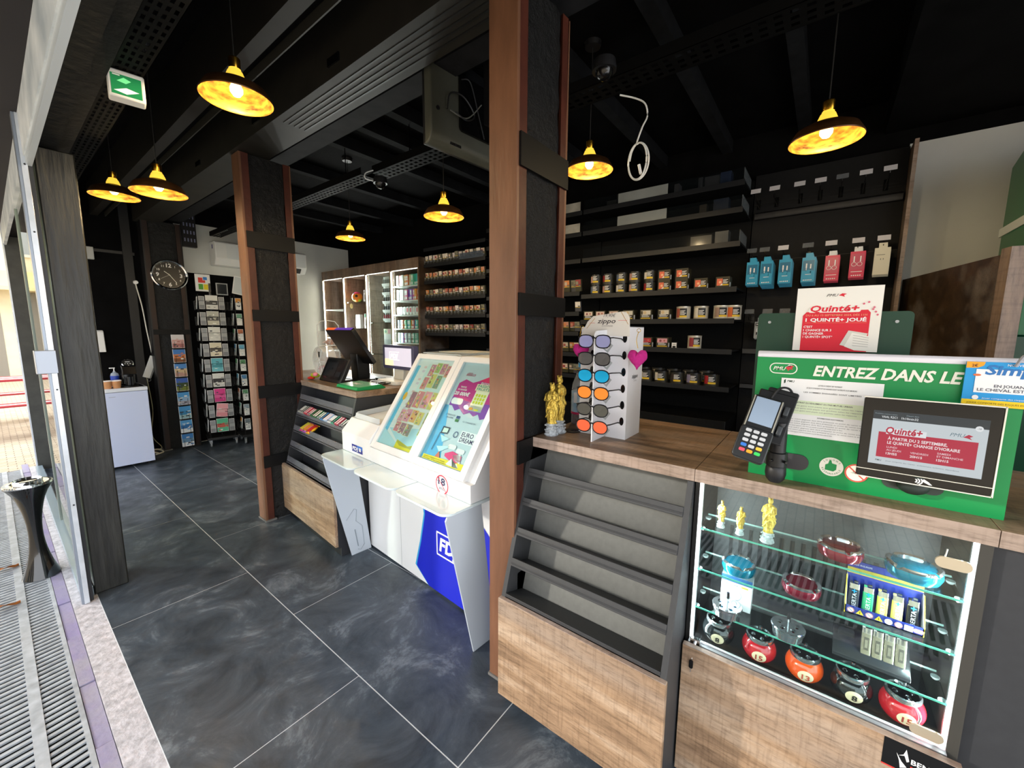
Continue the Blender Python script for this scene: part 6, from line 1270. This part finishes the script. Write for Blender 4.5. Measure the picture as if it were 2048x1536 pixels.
for k in range(9):
    q = sp1(-.146, .0); card((q[0], q[1], .18 + .188 * k), .115, .150, ('#c9cac8', '#9a9c9e', '#b4b6b6'), 'pale card facing the post, left face of the card spinner, %s row' % ('lowest', 'second', 'third', 'fourth', 'fifth', 'sixth', 'seventh', 'eighth', 'top')[k], 'pale cards on the left face of the spinner', -.20 - PI / 2, 140 + k, 0, 'greeting card')
b = MB(); b.box(-.075, .075, 0, .004, 0, .20, PAPER); F = Face(b, (-.075, 0, 0), (1, 0, 0), (0, 0, 1))
F.lay().rect(.03, .10, .075, .16, m('#d8342c', .4)); F.rect(.075, .10, .10, .13, m('#d8342c', .4)); F.rect(.08, .135, .12, .17, m('#2f7fd0', .4)); F.rect(.03, .02, .075, .085, m('#4a9c2c', .4)); F.rect(.08, .02, .125, .085, m('#e8d41c', .4)); q = sp1(-.06, -.02); tag(b.build('header_card', loc=(q[0], q[1], 1.90)), 'white header card with red, blue, green and yellow shapes on top of the spinner', 'card')
S2 = (2.04, 5.86); spinner(*S2, 'second black card spinner, half hidden behind the far steel post', .25, -.15, 9)
sm = ['#6f7a80', '#8a9aa8', '#5a8f6a', '#4a7fb0', '#4f8a5c', '#5aa0c0', '#b0603a', '#5f9a80', '#d08a2a']
for k in range(9):
    for s in (-1, 0, 1):
        card((S2[0] + s * .095 - .022, S2[1] - .150 + s * .012 * -1, .18 + .188 * k), .085 if s == 0 else .06, .14, (sm[k], '#d9d9d6', '#e6e6e4'), 'small white framed card, %s column, %s row of the second spinner' % (('left', 'middle', 'right')[s + 1], ('lowest', 'second', 'third', 'fourth', 'fifth', 'sixth', 'seventh', 'eighth', 'top')[k]), 'small cards of the second spinner', -.15, 80 + k * 3 + s)
for k in range(9):
    card((S2[0] - .144, S2[1] + .022, .18 + .188 * k), .10, .145, (sm[8 - k], '#d9d9d6', '#e6e6e4'), 'small white framed card on the left face, %s row of the second spinner' % ('lowest', 'second', 'third', 'fourth', 'fifth', 'sixth', 'seventh', 'eighth', 'top')[k], 'small cards of the second spinner', -.15 - PI / 2, 170 + k)
b = MB(); b.box(-.06, .06, 0, .004, 0, .22, PAPER); b.box(-.05, .05, -.001, 0, .01, .21, m('#cfd4d6', .4)); o = b.build('header_card', loc=(S2[0] - .07, S2[1], 1.88)); o.rotation_euler = (0, math.radians(10), 0); tag(o, 'white framed header card leaning on the second spinner', 'card')
b = MB(); b.box(-.065, .065, 0, .01, 0, .15, m('#c9cacb', .4)); b.box(-.053, .053, -.001, 0, .012, .138, m('#33363a', .3)); tag(b.build('picture_frame', loc=(1.94, 6.285, 1.89)), 'small white frame with dark picture on the black back wall above the spinners', 'picture frame')
# AC
g = thing('air_conditioner', 'white split air conditioner high on the white back wall', 'air conditioner', (1.84, 6.29, 2.25))
b = MB(); b.prism([(0, 0), (0, .29), (-.19, .29), (-.215, .27), (-.215, .08), (-.15, .0)], 'x', 0, 1.12, m('#eceded', .35), None); b.build('housing', g, bevel=.008)
for o in list(g.children):
    for v in o.data.vertices: pass
b = MB(); b.box(.12, 1.10, -.2165, -.215, .085, .265, m('#e6eaec', .2)); b.build('front_panel', g)
b = MB(); b.prism([(-.205, .065), (-.16, .006), (-.165, .003), (-.21, .06)], 'x', .92, 1.04, m('#1b1c1e', .4)); b.build('air_outlet', g)
b = MB(); b.box(-.001, .0, -.13, -.10, .20, .25, m('#3a3f8a', .4)); b.box(.25, .36, -.2175, -.2165, .25, .254, m('#8a8f92', .4)); b.build('badge', g)
# prism for 'x' axis takes (y,z); shift fridge, coffee
g = thing('small_fridge', 'white undercounter fridge with plain door at the back left', 'fridge', (.49, 5.665, 0))
FR_ = m('#cbd6f4', .3)
b = MB(); b.box(0, .50, .045, .50, .025, .84, FR_); b.build('cabinet', g, bevel=.006)
b = MB(); b.box(.0, .50, 0, .042, .03, .80, FR_); b.box(.20, .25, -.0015, 0, .755, .758, m('#8c92a0', .4)); b.build('door', g, bevel=.008)
b = MB(); b.box(-.003, .503, -.004, .50, .803, .84, m('#dfe5ee', .3)); b.build('top_board', g, bevel=.004)
for x in (.04, .46):
    b = MB(); b.cyl((x, .06, 0), (x, .06, .026), .015, BLKP); b.build('foot', g)
g = thing('coffee_machine', 'black capsule coffee machine with silver control ring on the fridge', 'coffee machine', (.875, 5.72, .8405))
b = MB(); b.prism(rrect(-.065, -.0, .065, .24, .03), 'z', 0, .02, BLKG); b.prism(rrect(-.06, .08, .06, .24, .03), 'z', .02, .20, BLKG); b.prism([(.0, .13), (.24, .13), (.22, .235), (.10, .265), (.02, .22)], 'x', -.058, .058, m('#0d0d0f', .15)); b.build('body', g, bevel=.008)
b = MB(); TT = Matrix.Translation((0, .05, .245)) @ Matrix.Rotation(math.radians(62), 4, 'X'); b.olathe([(.042, .0), (.048, .004), (.042, .008)], CHROME, seg=28, T=TT); b.lathe([(.042, .002), (.042, .005)], BLKP, seg=28, T=TT)
for dx, dy in ((-.02, -.005), (0, -.005), (.02, -.005), (.004, -.024)): b.ell((dx, dy, .006), .006, .004, .002, PAPER, T=TT, seg=8)
b.box(-.018, .018, .012, .020, .0055, .0065, m('#c9ccd0', .3), TT); b.build('control_ring', g)
b = MB(); b.lathe([(.034, .02), (.036, .10), (.036, .105)], m('#2c2e32', .15, metal=.6), c=(0, .045, 0), seg=20); b.build('drip_cup', g)
CUP = m('#c08a5c', .6, noise=.1, nscale=30)
for k, (x, y) in enumerate(((.768, 5.73), (.70, 5.735))):
    g = thing('paper_cup', ('brown paper cup nearest the coffee machine', 'brown paper cup further left by the timber post')[k], 'cup', (x, y, .8405), 0, 'brown paper cups on the fridge')
    b = MB(); b.olathe([(.0, .0), (.030, 0), (.040, .075), (.038, .075), (.029, .004)], CUP, seg=20); b.build('cup', g)
    b = MB(); b.olathe([(.0395, .072), (.042, .077), (.0395, .081)], PAPER, seg=20); b.build('rim', g)
g = thing('sanitiser_bottle', 'clear pump bottle with blue label behind the paper cups', 'bottle', (.775, 5.83, .8405))
b = MB(); b.lathe([(.032, 0), (.034, .12), (.028, .145), (.012, .155), (.012, .165)], m('#c9d6e8', .1, alpha=.5), seg=18); b.build('bottle', g)
b = MB(); b.olathe([(.0345, .07), (.0345, .12)], m('#2a48b0', .4), seg=18); b.build('label', g)
b = MB(); b.cyl((0, 0, .165), (0, 0, .20), .005, PAPER); b.box(-.035, .008, -.006, .006, .195, .205, PAPER); b.build('pump', g)
# sockets, power strip, cable
g = thing('power_strip', 'white power strip hanging from a wall socket on a white cord', 'power strip', (1.10, 6.28, .90))
T = Matrix.Rotation(math.radians(20), 4, 'Y')
b = MB(); b.box(-.03, .03, -.045, -.005, -.02, .24, m('#d9dad6', .4), T); b.box(.03, .045, -.04, -.005, -.02, .24, m('#8a8c8c', .4), T); b.olathe([(.014, 0), (.018, .004), (.014, .008)], m('#9a9c9c', .4), T=T @ Matrix.Translation((.035, -.02, -.04)) @ Matrix.Rotation(PI / 2, 4, 'X'), seg=14); b.build('strip', g, bevel=.003)
b = MB(); b.tube(spline([(.075, -.02, .21), (.05, -.015, .5), (.03, -.015, .8), (.0, -.02, 1.02), (.0, -.02, 1.06)]), .006, m('#e2e0d4', .5)); b.build('cord', g)
b = MB(); b.lathe([(.022, 0), (.024, .01), (.018, .035)], PAPER, T=Matrix.Translation((.0, 0, 1.07)) @ Matrix.Rotation(PI / 2, 4, 'X'), seg=16); b.build('plug', g)
b = MB(); b.tube(spline([(1.10, 6.26, .88), (1.12, 6.25, .5), (1.08, 6.2, .2), (1.14, 6.12, .05), (1.05, 6.1, .03)]), .004, m('#8d8a6c', .5)); b.tube(spline([(1.02, 6.2, .03), (1.08, 6.0, .02), (1.02, 6.05, .05), (1.1, 6.1, .04), (1.13, 6.02, .02), (1.05, 5.95, .02)]), .009, m('#cfcab8', .5)); tag(b.build('floor_cables'), 'cream cables lying on the floor between fridge and back post', 'cables')
b = MB(); b.prism([(0, 0), (-.05, 0), (-.035, .10), (-.02, .22), (0, .24)], 'x', -.035, .035, m('#e8e9e8', .4)); tag(b.build('wall_dispenser', loc=(.755, 6.295, 1.19), bevel=.006), 'white slim dispenser fixed to the black back wall above the cups', 'dispenser')
b = MB(); b.box(-.05, .05, -.04, 0, 0, .13, m('#b7b9b6', .4)); tag(b.build('alarm_box', loc=(.74, 6.295, 2.18), bevel=.005), 'small grey junction box high on the black back wall', 'junction box')
b = MB(); b.box(.37, 1.12, 6.285, 6.298, 2.27, 2.30, m('#1f1f1f', .4)); b.box(1.02, 1.10, 6.27, 6.298, 0, 2.9, m('#141414', .5)); tag(b.build('wall_rail'), 'black conduit rails on the black back wall', 'rail')
b = MB(); b.tube([(.45 + .09 * math.cos(a / 10), 6.2, 2.62 + .12 * math.sin(a / 10)) for a in range(-16, 17)], .004, m('#cfcfc8', .5)); tag(b.build('cable_loop'), 'white cable loop high in the corner behind the left pendant lamps', 'cable')

# ================================================================ shop front glazing
ALU = m('#cdd3da', .25, metal=.3, noise=.12, nscale=14); STI = m('#3a3b36', .45, noise=.25, nscale=10)
g = thing('folding_glass_door', 'tall glazed door leaf with pale aluminium edge and dark far stile beside the timber post', 'door', (0, 0, 0))
b = MB(); b.box(.166, .176, 2.99, 3.045, 0, 2.42, m('#8f98a4', .3, metal=.4)); b.box(.176, .196, 2.985, 3.045, 0, 2.42, ALU); b.box(.196, .212, 3.0, 3.05, 0, 2.42, m('#232529', .4)); b.build('near_stile', g, bevel=.001)
for z in (.55, 1.15, 1.9, 2.2):
    b = MB(); b.cyl((.187, 2.982, z), (.187, 2.986, z), .004, BLKP, 8); b.build('screw', g)
b = MB(); b.box(.19, .298, 6.28, 6.40, 0, 2.45, STI); b.box(.180, .19, 6.28, 6.40, 0, 2.45, ALU); b.build('far_stile', g)
b = MB(); b.box(.170, .218, 3.05, 6.26, 0, .05, m('#9fb2bd', .25, metal=.3)); b.build('bottom_rail', g)
b = MB(); b.box(.203, .207, 3.055, 4.33, .09, 2.31, glass('#dfe9e4')); b.build('glass_pane', g)
b = MB(); b.box(.196, .212, 4.33, 4.36, .0, 2.31, m('#7f8a84', .3)); b.build('mullion', g)
b = MB(); b.box(.127, .197, 2.93, 2.984, 1.235, 1.345, m('#8d929b', .3, metal=.7)); b.box(.127, .130, 2.925, 2.93, 1.235, 1.345, m('#d5d8dc', .3)); b.build('lock_plate', g, bevel=.002)
# ashtray column
g = thing('standing_ashtray', 'black hourglass shaped standing ashtray on the drain grating outside', 'ashtray', (.060, 3.57, -.004))
pr = []
for k in range(15):
    t = k / 14; pr.append((.030 + .052 * (abs(t - .49) / .5) ** 2.0 + (.012 if t > .9 else 0) * (t - .9) * 10, .555 * t))
b = MB(); b.lathe(pr, m('#101113', .12, coat=.6), seg=36); b.build('column', g)
b = MB(); b.lathe([(.094, .555), (.098, .562), (.096, .570), (.07, .572), (.055, .566)], CHROME, seg=36); b.lathe([(.058, .568), (.060, .586), (.056, .590), (.05, .580), (0, .578)], CHROME, seg=30); b.build('chrome_top', g)
for k, (x, y, rz) in enumerate(((-.07, 3.80, .4), (-.085, 3.27, .2))):
    b = MB(); n = 10; v = []; f = []
    for i in range(n + 1):
        t = i / n; w = .022 * math.sin(PI * t) ** .8 + .0005
        for j, s in enumerate((-1, 0, 1)): v.append((-.055 + .11 * t, s * w, .012 * math.sin(t * 5 + s) + .008 * abs(s) + .008))
    for i in range(n):
        for j in range(2): f.append((i * 3 + j, i * 3 + j + 1, i * 3 + j + 4, i * 3 + j + 3))
    b.add(v, f, m('#9a5a24', .6, noise=.4, nscale=40)); o = b.build('dry_leaf', loc=(x, y, -.002), rot=(0, 0, rz)); tag(o, ('dry brown leaf on the grating beside the ashtray foot', 'orange brown leaf on the grating nearer the camera')[k], 'leaf', 'dry leaves on the grating')
# street: red and white table with benches, building opposite
g = thing('picnic_table', 'red and white slatted terrace table outside beyond the shop', 'table', (.10, 9.2, -.012))
RW = (m('#a8323a', .5), m('#e2dfe0', .5))
for k in range(5):
    b = MB(); b.box(-.9, .45, -.35 + .14 * k, -.23 + .14 * k, .72, .745, RW[k % 2]); b.build('slat', g)
for x in (-.75, .3):
    b = MB(); b.box(x - .03, x + .03, -.3, .3, .68, .72, m('#5a3a30', .5)); b.box(x - .03, x + .03, -.04, .04, 0, .68, m('#5a3a30', .5)); b.box(x - .04, x + .04, -.3, .3, 0, .04, m('#8a8a8a', .4)); b.build('leg', g)
for y in (-.75, .75):
    g2 = thing('terrace_bench', 'red and white slatted bench on the %s side of the terrace table' % ('near' if y < 0 else 'far'), 'bench', (.10, 9.2 + y, -.012), 0, 'benches of the terrace table')
    for k in range(3):
        b = MB(); b.box(-.9, .45, -.16 + .11 * k, -.06 + .11 * k, .43, .45, RW[k % 2]); b.build('slat', g2)
    for x in (-.75, .3):
        b = MB(); b.box(x - .03, x + .03, -.15, .15, 0, .43, m('#5a3a30', .5)); b.build('leg', g2)
def building(x0, x1, y0, h, col, label, fl=4, dy=6):
    g = thing('street_building', label, 'building', (x0, y0, -.012)); w = x1 - x0
    b = MB(); b.box(0, w, 0, dy, 0, h, m(col, .8, noise=.08, nscale=3)); b.build('facade', g)
    n = max(2, int(w / 1.6))
    for j in range(fl):
        for i in range(n):
            x = (i + .5) * w / n; z = 3.6 + j * 2.8
            if z + 1.7 > h: continue
            b = MB(); b.box(x - .45, x + .45, -.03, .0, z, z + 1.7, m('#9aa0a0', .3)); b.box(x - .52, x + .52, -.06, -.0, z - .08, z, m('#d8d2c4', .7)); b.build('window', g)
    for i in range(n):
        x = (i + .5) * w / n; b = MB(); b.box(x - .6, x + .6, -.02, .0, 0, 2.5, m('#8a8478', .4)); b.build('shop_window', g)
    b = MB(); b.prism([(-.9, 2.6), (0, 3.1), (0, 3.0), (-.9, 2.5)], 'x', .2, w - .2, m('#e6cf96', .6)); b.build('awning', g)
    return g
building(-9, -1.2, 17, 13, '#d8c28a', 'yellow ochre street building across the square, left one')
building(-1.1, 7, 19, 14, '#e0d4b4', 'pale cream street building across the square, behind the terrace table')
g = thing('street_building', 'long beige building along the far side of the street', 'building', (-10, -4, -.012)); b = MB(); b.box(-4, 0, 0, 20, 0, 4.2, m('#b9ad98', .85, noise=.1, nscale=2)); b.build('facade', g)
for k in range(7):
    b = MB(); b.box(0, .03, 1 + 2.7 * k, 2.6 + 2.7 * k, .3, 2.6, m('#4c5358', .25)); b.build('shop_window', g)

# ================================================================ pendant lamps
AMB = m('#3a2108', .4, metal=.7, noise=.5, nscale=26, stretch=(.8, .8, 3), col2='#b57c2a'); OUT = m('#4a2f18', .38, metal=.6, noise=.3, nscale=30)
lamp0 = None
def pendant(x, y, z, label):
    g = thing('pendant_lamp', label, 'lamp', (x, y, z), 0, 'brass pendant lamps')
    b = MB(); b.olathe([(.126, 0), (.1275, .004), (.125, .010), (.118, .022), (.106, .042), (.075, .058), (.040, .068), (.034, .072)], OUT, seg=44); b.olathe([(.034, .070), (.040, .066), (.075, .056), (.1045, .040), (.1165, .021), (.1235, .009), (.1245, .002), (.126, 0)], AMB, seg=44); b.build('shade', g)
    b = MB(); b.lathe([(.0345, .070), (.034, .082), (.026, .102), (.021, .108), (.021, .112)], m('#ffcf45', .3, metal=.5, emit=.7), seg=28)  # collar's own emission imitates bulb light showing through its cutouts
    b.build('socket_collar', g)
    b = MB(); b.lathe([(.0195, .112), (.0205, .114), (.0205, .150), (.018, .153), (.0, .156)], BRASS, seg=24); b.build('socket', g)
    b = MB(); b.lathe([(.0, .012), (.012, .015), (.022, .028), (.023, .042), (.014, .062), (.013, .07)], m('#ffd79a', .4, emit=3.2), seg=20); b.build('bulb', g)
    b = MB(); b.tube([(0, 0, .155), (0, 0, 2.948 - z)], .0022, m('#1c1a18', .6), 6); b.build('cord', g)
    b = MB(); b.lathe([(.04, 2.925 - z), (.045, 2.948 - z)], BLKP, seg=18); b.build('ceiling_rose', g)
    l = bpy.data.lights.new('bulb_light', 'POINT'); l.energy = 8; l.color = (1, .76, .42); l.shadow_soft_size = .02
    o = bpy.data.objects.new('bulb_light', l); C.objects.link(o); o.parent = g; o.location = (0, 0, -.002)
    return g
for x, y, z, t in ((.705, 1.935, 2.358, 'nearest brass pendant lamp over the walkway, largest at upper left'), (.664, 2.985, 2.194, 'brass pendant lamp over the walkway, second, right of the farthest'), (.600, 3.73, 2.30, 'farthest brass pendant lamp over the walkway, leftmost in view'), (1.861, 1.99, 2.169, 'brass pendant lamp over the counter, between the steel posts on the right'), (2.10, 3.47, 2.268, 'farthest brass pendant lamp over the counter, above the cabinets'), (2.09, 1.09, 2.315, 'brass pendant lamp half hidden by the near steel post'), (2.175, .066, 2.23, 'brass pendant lamp over the right end, above the green panel')): pendant(x, y, z, t)
# exit sign
g = thing('exit_sign', 'small white emergency exit light box with green pictogram under the cable tray', 'exit sign', (.415, 2.16, 2.30))
T = Matrix.Rotation(-.15, 4, 'Z')
b = MB(); b.box(-.052, .052, -.03, .03, 0, .095, m('#e6e4de', .4), T); b.build('box', g, bevel=.006)
b = MB(); F = Face(b, T @ Vector((-.046, -.03, .02)), T.to_3x3() @ Vector((1, 0, 0)), (0, 0, 1)); F.lay().rect(.004, -.012, .088, .058, m('#1f7a48', .3, emit=.25)); F.lay().poly([(.01, .0), (.045, -.006), (.08, .01), (.045, .016)], m('#dfece4', .4, emit=.3)); F.poly([(.02, .034), (.045, .03), (.06, .042), (.04, .05)], m('#6ad08a', .4, emit=.4)); F.rect(.01, .052, .03, .056, PAPER); b.build('pictogram', g)
F = None
# television seen from behind
g = thing('ceiling_television', 'black television hung from the ceiling, seen from behind with cables', 'television', (1.40, 1.62, 2.355), -.08)
TB = m('#484941', .5, noise=.12, nscale=8); 
b = MB(); b.box(0, .93, .0, .02, 0, .36, m('#1c1c1d', .4)); b.prism([(.0, .0), (-.02, .004), (-.040, .02), (-.049, .05), (-.05, .355), (0, .36)], 'x', .0, .93, TB); b.build('housing', g, bevel=.006)
for i_ in range(1):
    b = MB()
    for k in range(12): b.box(.12 + .006 * k, .123 + .006 * k, -.047, -.03, .024, .036, BLKP)
    for x, z in ((.235, .30), (.235, .18)): b.cyl((x, -.056, z), (x, -.05, z), .006, PAPER, 10)
    b.cyl((.04, -.054, .16), (.04, -.05, .16), .01, BLKP, 12); b.build('back_details', g)
b = MB(); b.prism(rrect(.17, .10, .45, .36, .02), 'y', -.066, -.052, BLKG); b.box(.33, .41, -.12, -.066, .18, .60, BLKP); b.build('ceiling_mount', g)
b = MB(); b.tube(spline([(.09, -.06, .17), (.10, -.075, .24), (.18, -.08, .25), (.25, -.08, .19), (.20, -.08, .15), (.13, -.075, .165)]), .004, BLKP); b.tube(spline([(.17, -.075, .33), (.22, -.085, .33), (.28, -.08, .20), (.32, -.08, .10)]), .003, BLKP); b.tube(spline([(.10, -.07, .165), (.2, -.08, .16), (.3, -.08, .26)]), .003, m('#6a6a64', .5)); b.build('cables', g)
